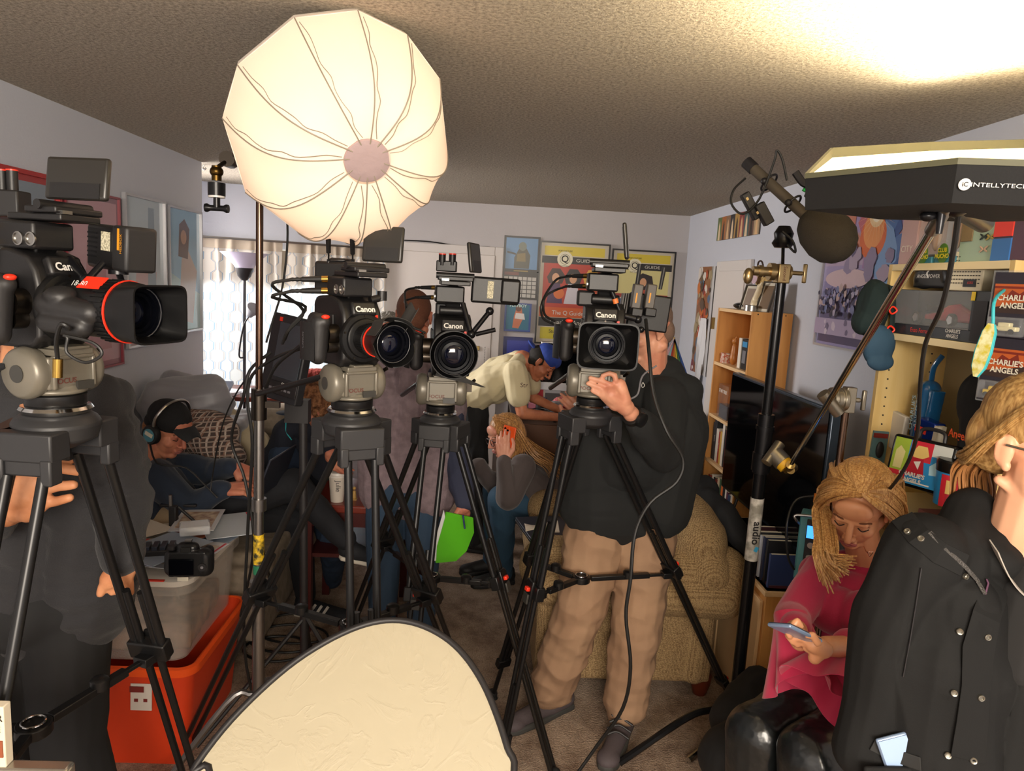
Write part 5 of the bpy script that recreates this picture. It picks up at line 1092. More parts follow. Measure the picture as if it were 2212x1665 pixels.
hd2 = [('c', at(262, 1222, Y1-.08), .026, at(240, 1250, Y1-.09), .026), ('c', at(275, 1225, Y1-.08), .024, at(262, 1262, Y1-.08), .021)]+fg([(236, 1250), (222, 1268), (217, 1282)], .014, .010, Y1-.10)+fg([(250, 1262), (243, 1278)], .012, .010, Y1-.09)+fg([(263, 1262), (262, 1282)], .012, .010, Y1-.08)+fg([(278, 1258), (282, 1280)], .012, .009, Y1-.08)
kneeL, footL = at(150, 1600, Y1), V((-.95, Y1+.05, .06)); kneeR, footR = at(0, 1600, Y1), V((-1.3, Y1+.05, .06))
legs1 = limb(h1+V((.08, 0, 0)), .115, kneeL, .085, footL, .06)+limb(h1-V((.09, 0, 0)), .115, kneeR, .085, footR, .06)
p1 = body('person standing in a charcoal sweater behind the nearest camcorder, hand under its tripod head', hp+[('c', hc1-Z3*.05-Y3*-.01, .055, n1, .06)]+slim(tr1, .03)+limb(sL, .04, eL, .035, wL, .028)+limb(sR, .04, eR, .035, wR, .03)+hd1+hd2+slim(legs1, .03), skin('skin_warm', 'd1926a', 'b8764e'), vox=.004)
mchar = mat('charcoal_wool', '28282b', .92, bump=(260, .5, .003), sheen=.1)
fuse('sweater', tr1+[('c', n1-Z3*.03, .065, n1-Z3*.06, .085)]+limb(sL, .078, eL, .070, wL+V((0, 0, .02)), .050)+limb(sR, .08, eR, .07, at(-12, 1108, 1.6), .055)+[('c', h1-Z3*.02, .13, h1+Z3*.1, .14)], mchar, p1, voxel=.006, smooth=4, fold=.010, fscale=7, fdir=(1, 1, 2.2))
fuse('trousers', [('e', h1, (.20, .14, .13))]+legs1, mat('black_trousers', '17181a', .85), p1, voxel=.008, fold=.008, fscale=7)
fuse('hair', [('e', hc1+V((-.02, .03, .045)), (.085, .10, .085))], mat('dark_hair', '2c2019', .8), p1, voxel=.006)
for F_ in (footL, footR): shoe('shoe', V((F_.x, F_.y+.06, 0)), V((F_.x+.02, F_.y-.22, 0)), mat('black_shoe', '18181a', .6), p1)
# ---- 2: seated man with cap and headphones
Y2 = 3.15
hc2 = at(362, 928, Y2); f2 = V((.86, -.30, -.38)); u2 = V((.25, -.1, 1))
hp, PH, FH = head(hc2, f2, u2, 1.0)
n2 = at(322, 1000, Y2+.02); h2 = at(400, 1125, Y2+.12)
sA, eA, wA = at(340, 1030, Y2-.10), at(405, 1098, Y2-.10), at(487, 1058, Y2-.05)
sB, eB, wB = at(395, 1010, Y2+.18), at(455, 1020, Y2+.18), at(512, 1010, Y2+.12)
knA, anA = at(632, 1045, 3.45), at(745, 1165, 3.35); knB, anB = at(640, 1125, 3.62), at(660, 1285, 3.68)
leg2 = limb(h2, .10, knA, .075, anA, .052)+limb(h2+V((.0, .15, 0)), .10, knB, .075, anB, .052)
ht = hand(wA, (.9, .1, .1), (.2, -.4, .9), curl=(.5, .6, .6, .6), thumb=1)+hand(wB, (.9, -.1, -.35), (.2, -.5, .85), curl=(.5, .6, .6, .6), thumb=-1)
tr2 = torso(h2, n2, (.12, 1, 0), .20, .16, .11)
p2 = body('person seated in a navy sweatshirt with black cap and headphones, typing at a laptop', hp+[('c', hc2-Z3*.05-X3*.02, .05, n2, .055)]+slim(tr2, .03)+limb(sA, .035, eA, .032, wA, .026)+limb(sB, .035, eB, .03, wB, .026)+ht+slim(leg2, .03), skin('skin_rosy', 'cf8a6c', 'b9705a'), vox=.004)
face(p2, hc2, f2, u2, brow='8a5a3a', lip='a8655c')
mnavy = mat('navy_fleece', '1f2b3d', .9, sheen=.2)
fuse('sweatshirt', tr2+[('c', n2-V((0, 0, .02)), .062, n2-V((-.02, 0, .05)), .085)]+limb(sA, .075, eA, .062, wA-X3*.02, .042)+limb(sB, .07, eB, .06, wB-X3*.03, .042), mnavy, p2, voxel=.006, fold=.011, fscale=9)
fuse('trousers', leg2+[('e', h2+V((0, .06, 0)), (.14, .18, .11))], mat('ink_trousers', '191b21', .85), p2, voxel=.007, fold=.008, fscale=8)
PE = lambda a, b, u: PH(a, b, u)
fuse('cap', [('e', PE(-.010, 0, .060), (.100, .084, .078), FH), ('e', PE(-.05, 0, .02), (.058, .075, .05), FH)], mat('black_cotton', '131417', .9), p2, voxel=.004)
M().grid(lambda u, v: PE(.075+.072*u, (v-.5)*.13*(1-.35*u*u), .068-.022*u-.05*(v-.5)**2*4*.4), 8, 10, .004).build('cap_brim', mat('cap_brim_cloth', '1d2024', .8), p2)
fuse('hair', [('e', PE(-.055, 0, -.005), (.052, .074, .055), FH)], mat('sandy_hair', '8c5a34', .8, bump=(200, .8, .004)), p2, voxel=.004)
for k in (-1, 1):
    ep = M().lathe(PE(.0, k*.075, -.005), FH[1]*k, [(0, .035), (.006, .043), (.022, .043), (.03, .038), (.031, .001)], 28).build('ear_cup', mat('headphone_black', '16171a', .5), p2)
    M().lathe(PE(.0, k*.1055, -.005), FH[1]*k, [(0, .029), (.001, .029), (.0015, .001)], 24).build('cup_cover', mat('cup_teal', '4c8a9c', .4), ep); M().box(PE(.0, k*.107, .0), (.04, .003, .017), Matrix((FH[0], FH[1], FH[2])).transposed()).build('cup_sticker', mat('cream_sticker', 'd8d2c0', .6), ep)
M().tube([PE(.0, .09, .02), PE(-.0, .098, .08), PE(0, .06, .132), PE(0, 0, .148), PE(0, -.06, .132), PE(0, -.098, .08), PE(0, -.09, .02)], .007).build('headband', msil, p2)
M().tube([PE(.0, -.09, -.04), at(340, 1000, Y2-.2), at(400, 1010, Y2-.2), at(440, 1045, Y2-.2), at(470, 1075, Y2-.2)], .004).build('coiled_cord', mcab, p2)
sh_ = shoe('shoe', V((anB.x-.04, anB.y-.03, 0)), V((anB.x+.26, anB.y-.1, 0)), mat('black_suede', '1a1c22', .8), p2, sole=mat('white_sole', 'd4cdc0', .6))
for k in range(3): M().box(V((anB.x+.06+.035*k, anB.y-.10-.010*k, .065)), (.013, .010, .07), rotm(-.25, 0, .55)).build('stripe', mat('stripe_white', 'd8d4cc', .6), sh_)
shoe('shoe', anA+V((-.02, 0, -.10)), anA+V((.2, .05, -.16)), mat('black_suede'), p2, sole=mat('white_sole'))
t = thing('laptop', 'open dark laptop on the lap of the person in the black cap', 'laptop', at(535, 1045, 3.3)); q = at(522, 1050, 3.28); M().box(q, (.24, .32, .014), rotm(-.1, 0, .05)).build('keyboard_base', mat('slate_blue'), t, bevel=.003); M().box(q+V((.16, 0, .08)), (.01, .32, .2), rotm(-.1, 0, .35)).build('lid', mat('slate_blue'), t, bevel=.003)
# ---- 3: crouching figure in dark coat with curly fair hair, face turned away
hc3 = at(690, 878, 3.75); hp, PH, FH = head(hc3, (.75, .4, -.6), (.4, 0, 1))
n3 = at(672, 905, 3.8); h3 = at(640, 1060, 3.95); s3, e3, w3 = at(712, 930, 3.7), at(700, 1010, 3.6), at(712, 978, 3.45)
tr3 = torso(h3, n3, (.8, .5, 0), .19, .17, .12)
lg3 = limb(h3, .10, at(615, 985, 3.75), .08, V((-1.15, 3.8, .07)), .05)+limb(h3+X3*.12, .10, V((-.75, 3.7, .42)), .08, V((-.8, 3.95, .07)), .05)
p3 = body('person in a dark navy coat with curly fair hair bending down behind the left-centre tripod', hp+[('c', hc3, .05, n3, .055)]+slim(tr3, .03)+limb(s3, .035, e3, .03, w3, .025)+hand(w3, (.5, -.2, -.6), (-.6, -.6, .3), curl=(.3, .3, .3, .4))+slim(lg3, .03), mat('skin_rosy'), vox=.005)
fuse('coat', tr3+limb(s3, .08, e3, .065, w3+V((-.02, .03, .03)), .048)+[('c', n3, .07, n3-Z3*.03, .1)], mat('ink_coat', '161a26', .9), p3, voxel=.007, fold=.012, fscale=8)
fuse('jeans', lg3, mat('denim_dark', '24344a', .85), p3, voxel=.008, fold=.006)
mcurl = mat('fair_curls', 'b07c54', .8, bump=(70, 1, .02), var=(40, '6e452a')); fuse('hair', [('e', PH(-.02, 0, .03), (.115, .098, .10), FH), ('e', PH(-.07, 0, -.02), (.06, .085, .07), FH)], mcurl, p3, voxel=.005, fold=.012, fscale=40)
# ---- 4: man seen from behind in mauve sweater with navy sleeves
Y4 = 3.30
hc4 = at(896, 682, Y4); hp, PH, FH = head(hc4, (.18, .97, -.15), Z3)
n4 = at(897, 760, Y4); h4 = at(880, 1060, Y4+.02); s4 = at(963, 820, Y4); e4 = at(985, 985, Y4-.05); w4 = at(1002, 1098, Y4-.16); s4b = at(825, 830, Y4); e4b, w4b = at(800, 960, Y4+.1), at(840, 1020, Y4+.3)
tr4 = torso(h4, n4, (1, -.1, 0), .215, .18, .125)
k4a, k4b = V((h4.x-.10, Y4+.0, .50)), V((h4.x+.09, Y4-.02, .50)); lg4 = limb(h4-X3*.09, .11, k4a, .082, V((k4a.x, Y4+.02, .07)), .06)+limb(h4+X3*.09, .11, k4b, .082, V((k4b.x, Y4, .07)), .06)
p4 = body('person seen from behind in a mauve top with navy sleeve, holding the green folder', hp+[('c', hc4-Z3*.05, .056, n4, .06)]+slim(tr4, .03)+limb(s4, .04, e4, .035, w4, .028)+limb(s4b, .04, e4b, .035, w4b, .028)+hand(w4, (-.35, -.2, -.8), (.5, -.8, .1), curl=(.35, .4, .5, .5), thumb=1)+hand(w4b, (0, 1, 0), Z3)+slim(lg4, .03), mat('skin_rosy'), vox=.0045)
mmau = mat('mauve_wool', '8a7a80', .95, bump=(300, .5, .003), var=(30, '7a6a70'))
fuse('sweater', tr4+[('c', n4-Z3*.03, .07, n4-Z3*.06, .09)]+limb(s4b, .078, e4b, .066, w4b, .048), mmau, p4, voxel=.006, fold=.009, fscale=7)
fuse('sleeve', limb(s4+V((-.005, 0, .0)), .082, e4, .064, w4+V((0, .01, .03)), .046)+[('e', s4+V((-.03, .0, .02)), (.07, .085, .08))], mat('navy_cotton', '31364c', .85), p4, voxel=.005, fold=.010, fscale=10, label='navy sleeve')
fuse('jeans', [('e', h4, (.19, .14, .12))]+lg4, mat('denim_blue', '2e445c', .85, bump=(200, .3, .002)), p4, voxel=.007, fold=.007, fscale=8)
fuse('hair', [('e', PH(-.022, 0, .032), (.094, .079, .088), FH), ('e', PH(-.06, 0, -.03), (.045, .068, .05), FH)], mat('auburn_hair', '6a4230', .85, bump=(220, .9, .004)), p4, voxel=.005)
for k in (k4a, k4b): shoe('shoe', V((k.x, Y4-.05, 0)), V((k.x, Y4+.22, 0)), mat('black_shoe'), p4)
q = [at(965, 1106, 3.06), at(1022, 1118, 3.10), at(1024, 1150, 3.10), at(1008, 1190, 3.08), at(985, 1212, 3.05), at(942, 1216, 3.02), at(944, 1180, 3.02)]
t = thing('document_folder', 'bright green document folder hanging from the hand of the person in mauve', 'folder', at(980, 1215, 3.05))
nq = (q[1]-q[0]).cross(q[5]-q[0]).normalized(); nq = nq if nq.y < 0 else -nq
for nm, off, mt2 in (('cover', 0, mat('lime_plastic', '58b820', .35)), ('cover', .012, mat('lime_plastic'))): M().loft([[p-nq*off for p in q], [p-nq*(off+.0015) for p in q]]).build(nm, mt2, t)
M().loft([[p-nq*.004+V((-.012, 0, .008)) for p in q[:1]+q[4:]], [p-nq*.009+V((-.012, 0, .008)) for p in q[:1]+q[4:]]]).build('paper_sheets', mat('paper'), t)
tag(M().cyl(at(1000, 1112, 3.0), at(1004, 1142, 2.99), .004).build('pen', mat('blue_pen', '1c2c5c', .3)), 'blue pen held against the green folder', 'pen')
# ---- 5: older person with curly grey hair, almost hidden behind the antenna camcorder
hc5 = at(838, 722, 4.3); hp, PH, FH = head(hc5, (.2, -.95, -.1), Z3); n5 = at(840, 775, 4.35); h5 = at(845, 950, 4.4)
tr5 = torso(h5, n5, (1, 0, 0), .19, .16, .11); lg5 = limb(h5-X3*.08, .1, V((h5.x-.08, 4.4, .5)), .07, V((h5.x-.09, 4.4, .07)), .05)+limb(h5+X3*.08, .1, V((h5.x+.08, 4.4, .5)), .07, V((h5.x+.09, 4.4, .07)), .05)
p5 = body('person with curly grey hair, mostly hidden behind the antenna camcorder', hp+[('c', hc5, .05, n5, .055)]+slim(tr5, .03)+slim(lg5, .02), mat('skin_rosy'), vox=.006); face(p5, hc5, (.2, -.95, -.1), Z3, brow='8a8580')
fuse('jacket', tr5+limb(n5+V((.16, 0, -.1)), .07, n5+V((.2, -.02, -.4)), .06)+limb(n5+V((-.16, 0, -.1)), .07, n5+V((-.2, -.02, -.4)), .06), mat('navy_fleece'), p5, voxel=.008, fold=.008); fuse('trousers', lg5, mat('black_trousers'), p5, voxel=.009)
fuse('hair', [('e', PH(-.02, 0, .045), (.105, .092, .088), FH)], mat('grey_curls', '9a9690', .9, bump=(90, 1, .01)), p5, voxel=.005, fold=.008, fscale=50)
# ---- 6: man in pale yellow t-shirt bending over the desk
Y6 = 4.60
hc6 = at(1170, 783, Y6); f6 = V((.72, -.25, -.75)); u6 = V((.75, -.1, .65)); hp, PH, FH = head(hc6, f6, u6)
n6 = at(1128, 775, Y6+.02); h6 = at(1022, 850, Y6+.10)
sA, eA, wA = at(1112, 808, Y6-.16), at(1128, 893, Y6-.2), at(1212, 902, Y6-.05); sB, eB, wB = at(1140, 800, Y6+.2), at(1150, 858, Y6+.22), at(1205, 884, Y6+.12)
up6 = (n6-h6).normalized(); tr6 = torso(h6, n6, (.1, 1, .1), .21, .15, .115)
lg6 = limb(h6-Y3*.08, .105, V((-.0, Y6+.02, .50)), .078, V((.02, Y6+.05, .07)), .055)+limb(h6+Y3*.1, .105, V((-.08, Y6+.25, .5)), .078, V((-.05, Y6+.3, .07)), .055)
p6 = body('person in a pale yellow t-shirt and backward blue cap bending over the desk', hp+[('c', hc6-FH[2]*.04, .052, n6, .058)]+slim(tr6, .03)+limb(sA, .050, eA, .038, wA, .027)+limb(sB, .05, eB, .036, wB, .027)+hand(wA, (.9, .1, -.2), (0, 0, 1), curl=(.3, .3, .4, .4))+hand(wB, (.9, -.2, -.2), (0, 0, 1), curl=(.3, .3, .4, .4), thumb=-1)+slim(lg6, .03), skin('skin_tan', 'c98260', 'b06a4c'), vox=.0045)
face(p6, hc6, f6, u6, brow='2a1c16', lip='9c5a4c')
fuse('t_shirt', tr6+limb(sA+(n6-h6)*.02, .078, sA*.45+eA*.55, .072)+limb(sB, .078, sB*.45+eB*.55, .07)+[('e', h6*.55+n6*.45-Z3*.05, (.17, .17, .11))]+[('c', h6, .12, h6-up6*.05, .13)], mat('pale_yellow_cotton', 'd2c6a2', .85), p6, voxel=.006, fold=.012, fscale=8)
fuse('trousers', [('e', h6-up6*.06, (.15, .18, .15))]+lg6, mat('black_trousers'), p6, voxel=.008, fold=.008)
fuse('hair', [('e', PH(-.03, 0, .02), (.085, .082, .075), FH), ('e', PH(-.04, 0, -.03), (.05, .078, .05), FH)], mat('black_hair', '16120f', .8), p6, voxel=.005)
fuse('cap', [('e', PH(-.0, 0, .066), (.098, .084, .068), FH), ('e', PH(-.12, 0, .03), (.05, .06, .012), FH)], mat('blue_cotton', '2a46a0', .8), p6, voxel=.005)
M().tube([PH(.0, .085, .0), PH(.03, .088, -.04), PH(.07, .06, -.085)], .004).ell(PH(.07, .06, -.085), (.009,)*3).build('headset_mic', mk_, p6)
M().cyl(wA+V((-.05, -.0, .0)), wA+V((-.03, 0, .0)), .034).build('wrist_band', mk_, p6)
text('Str', at(1132, 832, Y6-.252), X3, Z3, .04, mat('tattoo', '5a3a38', .7), p6, name='tattoo')
for F_ in ((.02, Y6+.05), (-.05, Y6+.3)): shoe('shoe', V((F_[0]-.06, F_[1], 0)), V((F_[0]+.2, F_[1]-.05, 0)), mat('black_shoe'), p6)
# ---- 7: crouching woman with orange phone
Y7 = 3.95
hc7 = at(1090, 942, Y7); f7 = V((-.86, -.42, -.28)); hp, PH, FH = head(hc7, f7, (-.15, 0, 1), .98)
n7 = at(1130, 985, Y7+.03); h7 = at(1215, 1100, Y7+.1); sA, eA, wA = at(1128, 1010, Y7-.15), at(1098, 1075, Y7-.2), at(1088, 990, Y7-.22); sB, eB, wB = at(1120, 1010, Y7+.2), at(1070, 1050, Y7+.15), at(1022, 1005, Y7+.05)
tr7 = torso(h7, n7, (.35, .9, 0), .185, .16, .115); kA, aA = at(1085, 1078, Y7-.1), at(1090, 1212, 4.12); kB, aB = at(1072, 1060, Y7+.2), at(1062, 1205, 4.3)
lg7 = limb(h7, .115, kA, .082, V((aA.x, aA.y, .08)), .052)+limb(h7+Y3*.12, .11, kB, .08, V((aB.x, aB.y, .08)), .052)
p7 = body('person crouching in a brown-grey hoodie with long fair hair and glasses, phone at the ear', hp+[('c', hc7, .05, n7, .052)]+slim(tr7, .03)+limb(sA, .035, eA, .032, wA, .026)+limb(sB, .035, eB, .03, wB, .025)+hand(wA, (-.12, .1, 1), (-.25, -.9, .1), curl=(.25, .25, .3, .3), thumb=-1, spread=.12)+hand(wB, (-.7, 0, -.3), (0, -.6, .8))+slim(lg7, .03), skin('skin_pink', 'd69a80', 'c48470'), vox=.004)
face(p7, hc7, f7, (-.15, 0, 1), .98, brow='7a5a40', lip='b06a64')
fuse('hoodie', tr7+limb(sA, .078, eA, .066, wA-Z3*.02, .042)+limb(sB, .072, eB, .06, wB+X3*.03, .045)+[('c', n7+V((.03, 0, -.01)), .075, n7+V((.10, .02, -.04)), .07)]+[('c', h7+V((.06, 0, -.06)), .12, h7, .13)], mat('brown_grey_fleece', '4f4645', .92, sheen=.2), p7, voxel=.006, fold=.010, fscale=9)
fuse('jeans', lg7, mat('denim_teal', '2b4a62', .85), p7, voxel=.006, fold=.007, fscale=9)
for a in (aA, aB): shoe('shoe', V((a.x+.06, a.y+.03, 0)), V((a.x-.20, a.y-.06, 0)), mat('black_shoe'), p7)
mbl = hairb('dark_blonde_hair', 'c09058', '85592f')
fuse('hair', [('e', PH(-.022, 0, .045), (.100, .088, .086), FH), ('e', PH(-.075, 0, .0), (.055, .078, .09), FH)], mbl, p7, voxel=.005, fold=.003, fscale=50)
top = PH(.03, 0, .125)
gd = [[top+V((0, dy*.2, 0)), PH(-.02, .07*k, .09), PH(-.06, .085*k, .02), hc7+V((.16, dy, -.07)), hc7+V((.24, dy, -.12)), hc7+V((.29+.02*j, dy, -.19))] for j, (k, dy) in enumerate(((1, -.12), (.6, -.1), (.1, -.06), (-.4, .0), (-.8, .06)))]
locks('long_hair', gd, mbl, p7, 90, .010, .03, seed=5)
gd = [[top, PH(.045, .06, .08), PH(.03, .088, .02), PH(.0, .092, -.05), hc7+V((.05, -.11, -.12)), hc7+V((.06, -.13, -.26-.02*j))] for j in range(2)]+[[top, PH(.02, .07, .09), PH(-.03, .092, .0), PH(-.05, .085, -.08), hc7+V((.09, -.10, -.16)), hc7+V((.08, -.12, -.24))]]
locks('long_hair', gd, mbl, p7, 40, .008, .02, seed=6)
for k in (-1, 1): M().tube([PH(.098, k*.030+.022*math.cos(a), -.004+.018*math.sin(a)) for a in [q*.785 for q in range(8)]], .0022, closed=True).cyl(PH(.092, k*.052, .004), PH(.0, k*.084, .004), .002).build('glasses', mat('tortoise', '2c2226', .3), p7)
M().box(wA+V((.005, .02, .10)), (.075, .010, .15), rotm(-.35, 0, -.15)).build('phone_tmp', mk_, p7) if False else None
t = thing('mobile_phone', 'orange mobile phone held to the ear of the crouching person', 'phone', wA+Z3*.03); q = at(1098, 948, Y7-.165); Rp = rotm(-.45, 0, .12)
M().box(q, (.075, .010, .145), Rp).build('case', mat('orange_case', 'e2541c', .4), t, bevel=.008, seg=3); M().box(q+Rp@V((-.016, -.006, .048)), (.034, .003, .036), Rp).build('camera_plate', mat('orange_case'), t, bevel=.003)
for a, b in ((-.024, .056), (-.024, .040), (-.008, .048)): M().cyl(q+Rp@V((a, -.007, b)), q+Rp@V((a, -.010, b)), .006).build('phone_lens', mgl, t)
# ---- 8: man in black hoodie and khaki trousers, hand on the tripod head
Y8 = 2.82
hc8 = at(1398, 712, Y8); f8 = V((-.85, -.25, -.25)); hp, PH, FH = head(hc8, f8, Z3, 1.06)
n8 = at(1402, 800, Y8+.03); h8 = at(1345, 1100, Y8-.02)
sA, eA, wA = at(1435, 862, Y8-.06), at(1432, 975, Y8-.22), at(1362, 892, 2.38); sB, eB, wB = at(1330, 850, Y8+.1), at(1305, 960, Y8+.2), at(1262, 900, Y8+.1)
tr8 = torso(h8+Z3*.03, n8, (1, -.12, 0), .225, .20, .145, .03, (-.5, -.6, 0))
Yh = 2.36
hd8 = [('c', at(1352, 880, Yh+.01), .030, at(1320, 852, Yh-.01), .034), ('c', at(1345, 865, Yh), .030, at(1338, 832, Yh), .024), ('c', at(1330, 872, Yh), .026, at(1305, 850, Yh-.01), .022)]
for pts in ([(1330, 822), (1328, 810), (1316, 806), (1302, 811)], [(1322, 832), (1300, 823), (1275, 816)], [(1315, 845), (1292, 836), (1270, 828)], [(1310, 858), (1292, 850), (1280, 844)], [(1342, 850), (1330, 838), (1318, 835)]):
    hd8 += fg(pts, .0098, .0082, Yh-.015)
kA, aA = at(1258, 1305, 2.72), V((.36, 2.80, .09)); kB, aB = at(1378, 1330, 2.72), V((.66, 2.70, .09))
lg8 = limb(h8-X3*.10-Z3*.03, .13, kA, .102, aA+Z3*.04, .092)+limb(h8+X3*.10-Z3*.03, .13, kB, .105, aB+Z3*.04, .085)+[('c', h8-X3*.10, .12, h8+X3*.10, .12)]
p8 = body('person in a black hoodie and khaki trousers with one hand on the tripod head', hp+[('c', hc8-Z3*.05+X3*.02, .066, n8, .072)]+slim(tr8, .03)+limb(sA, .04, eA, .036, wA, .028)+limb(sB, .04, eB, .036, wB, .028)+hd8+hand(wB, (-.5, -.3, .6), (.2, -.9, 0))+slim(lg8, .05), skin('skin_ruddy', 'cc9478', 'b87860'), vox=.004)
mhood = mat('black_fleece', '131516', .92)
fuse('hoodie', tr8+limb(sA, .090, eA, .078, wA+(eA-wA)*.22, .052)+limb(sB, .085, eB, .07, wB, .05)+[('c', n8+V((-.05, 0, -.02)), .075, n8+V((.07, .03, -.02)), .085), ('e', n8+V((.06, .06, -.04)), (.12, .10, .07)), ('c', h8-X3*.11+Z3*.04, .15, h8+X3*.11+Z3*.04, .15), ('c', h8-X3*.10-Z3*.0, .148, h8+X3*.10-Z3*.0, .148)], mhood, p8, voxel=.006, fold=.009, fscale=7)
mkh = mat('khaki_twill', '98795e', .85, var=(5, '8c6d54'), bump=(300, .2, .002))
kt = fuse('trousers', lg8, mkh, p8, voxel=.006, fold=.013, fscale=6.5, fdir=(1, 1, 1.6))
False and M().tube([h8+V((.17, -.12, .02)), h8+V((.20, -.11, -.04)), h8+V((.22, -.06, -.09))], .004).build('pocket_seam', mat('khaki_seam', '6f5642', .9), kt)
False and M().tube([h8+V((-.03, -.152, .0)), h8+V((-.04, -.150, -.08)), h8+V((-.06, -.13, -.16))], .0035).build('fly_seam', mat('khaki_seam'), kt)
mgs = mat('grey_mesh_shoe', '4d4447', .75, bump=(300, .4, .002))
sA_ = shoe('shoe', V((aA.x+.10, aA.y+.08, 0)), V((aA.x-.20, aA.y-.13, 0)), mgs, p8, sole=mat('dark_sole', '3a3a38', .7)); sB_ = shoe('shoe', V((aB.x+.03, aB.y+.06, 0)), V((aB.x-.12, aB.y-.25, 0)), mgs, p8, sole=mat('dark_sole'))
for k in range(4): M().tube([V((aB.x-.10+.012*k, aB.y-.13+.025*k, .082+.012*k)), V((aB.x-.055+.012*k, aB.y-.13+.025*k, .098+.012*k)), V((aB.x-.01+.012*k, aB.y-.15+.025*k, .082+.012*k))], .005).build('lace', mk_, sB_)
fuse('hair', [('e', PH(-.025, 0, .042), (.090, .076, .083), FH), ('e', PH(-.062, 0, -.015), (.044, .066, .06), FH)], mat('buzzed_hair', '6b5548', .9, bump=(300, .8, .003)), p8, voxel=.004, smooth=3)
ww = wA+(eA-wA)*.06; dw = (wA-eA).normalized(); mwt = mat('watch_black', '141516', .35)
M().lathe(ww-dw*.012, dw, [(0, .036), (.002, .038), (.022, .038), (.024, .036)], 28).build('watch_strap', mwt, p8)
fw = V((.15, -.9, .15)); fw = (fw-dw*fw.dot(dw)).normalized(); M().lathe(ww+fw*.034, fw, [(0, .026), (.012, .026), (.014, .022), (.015, .001)], 26).build('watch_case', mwt, p8)
M().tube([at(1418, 790, Y8-.16), at(1388, 812, Y8-.19), at(1378, 850, Y8-.20), at(1362, 862, Y8-.2)], .0035).build('drawstring', mat('grey_print'), p8)
M().tube([at(1386, 832, 2.615), at(1389, 826, 2.612), at(1392, 833, 2.612), at(1388, 837, 2.615)], .0011, closed=True).build('chest_logo', mwht, p8)
# ---- 9: woman in magenta top looking at her phone
Y9 = 1.98
hc9 = at(1853, 1092, Y9); f9 = V((-.52, -.66, -.55)); u9 = V((-.12, -.30, 1)); hp, PH, FH = head(hc9, f9, u9, 1.04)
n9 = at(1868, 1212, Y9+.07); h9 = at(1850, 1500, Y9+.08); fwd9 = V((-.75, -.65, 0)).normalized(); side9 = V((-.60, .76, 0))
sA, eA, wA = at(1778, 1232, Y9+.05), at(1712, 1335, Y9-.10), at(1728, 1385, Y9-.36); sB, eB, wB = at(1945, 1255, Y9-.02), at(1880, 1400, Y9-.22), at(1785, 1395, Y9-.40)
tr9 = torso(h9, n9, (.85, -.45, 0), .185, .15, .098)
kA, kB = at(1640, 1590, Y9-.15), at(1760, 1640, Y9-.35)
lg9 = limb(h9-Z3*.02+X3*-.05, .12, kA, .09, V((kA.x-.02, kA.y-.06, .10)), .055)+limb(h9+V((.05, -.1, -.02)), .12, kB, .092, V((kB.x, kB.y-.04, .10)), .055)
Yp = Y9-.46
hA = [('c', at(1726, 1378, Yp+.06), .024, at(1722, 1368, Yp+.03), .022)]+fg([(1706, 1362), (1698, 1358), (1706, 1374)], .0085, .0072, Yp+.01)+fg([(1712, 1352), (1722, 1342), (1729, 1352)], .0095, .008, Yp-.02)+fg([(1702, 1372), (1712, 1386)], .008, .0072, Yp+.02)+fg([(1710, 1380), (1722, 1392)], .008, .007, Yp+.02)
hB = [('c', at(1778, 1402, Yp+.02), .022, at(1758, 1390, Yp+.01), .022), ('c', at(1768, 1408, Yp+.02), .02, at(1760, 1420, Yp+.02), .016)]+fg([(1752, 1385), (1735, 1380), (1722, 1378)], .0095, .0075, Yp+.015)+fg([(1755, 1394), (1742, 1392), (1730, 1388)], .009, .0072, Yp+.02)+fg([(1758, 1404), (1748, 1405), (1740, 1400)], .0085, .0072, Yp+.02)+fg([(1766, 1388), (1756, 1372), (1745, 1372)], .009, .0078, Yp-.03)
mskf = mat('skin_gold', 'd69a70', .42, var=(5, 'cf8f68'), spec=.45, bump=(200, .05, .001))
p9 = body('person with long honey blonde hair in a magenta knit top, reading a phone', hp+[('c', hc9-Z3*.05+V((.02, .02, 0)), .050, n9, .052), ('c', n9-V((0, 0, .02)), .052, n9-Z3*.06, .06)]+slim(tr9, .02)+limb(sA, .04, eA, .034, wA, .024)+limb(sB, .04, eB, .034, wB, .024)+hA+hB+slim(lg9, .03), mskf, vox=.0032, sm=3)
face(p9, hc9, f9, u9, 1.04, brow='6b4026', lip='b0605a')
for k in (-1, 1): M().ell(PH(.0735, k*.031, .0085), (.003, .0165, .0045), FH).build('eyeshadow', mat('eyelid_shade', 'a86a4c', .5), p9)
mmag = mat('magenta_knit', 'b01c48', .78, sheen=.3, bump=(260, .3, .002))
fuse('knit_top', tr9+limb(sA, .056, eA, .052, wA+(eA-wA)*.55, .042)+limb(sB, .068, eB, .052, wB+(eB-wB)*.5, .045)+[('c', n9-Z3*.018, .060, n9-Z3*.07, .09), ('e', n9-Z3*.09+V((-.04, -.05, 0)), (.10, .08, .07)), ('e', at(1805, 1318, Y9-.04), (.08, .07, .07)), ('e', at(1870, 1330, Y9-.10), (.08, .07, .07))], mmag, p9, voxel=.005, smooth=4, fold=.004, fscale=7)
mcuf = mat('magenta_crepe', 'c02650', .7, sheen=.3)
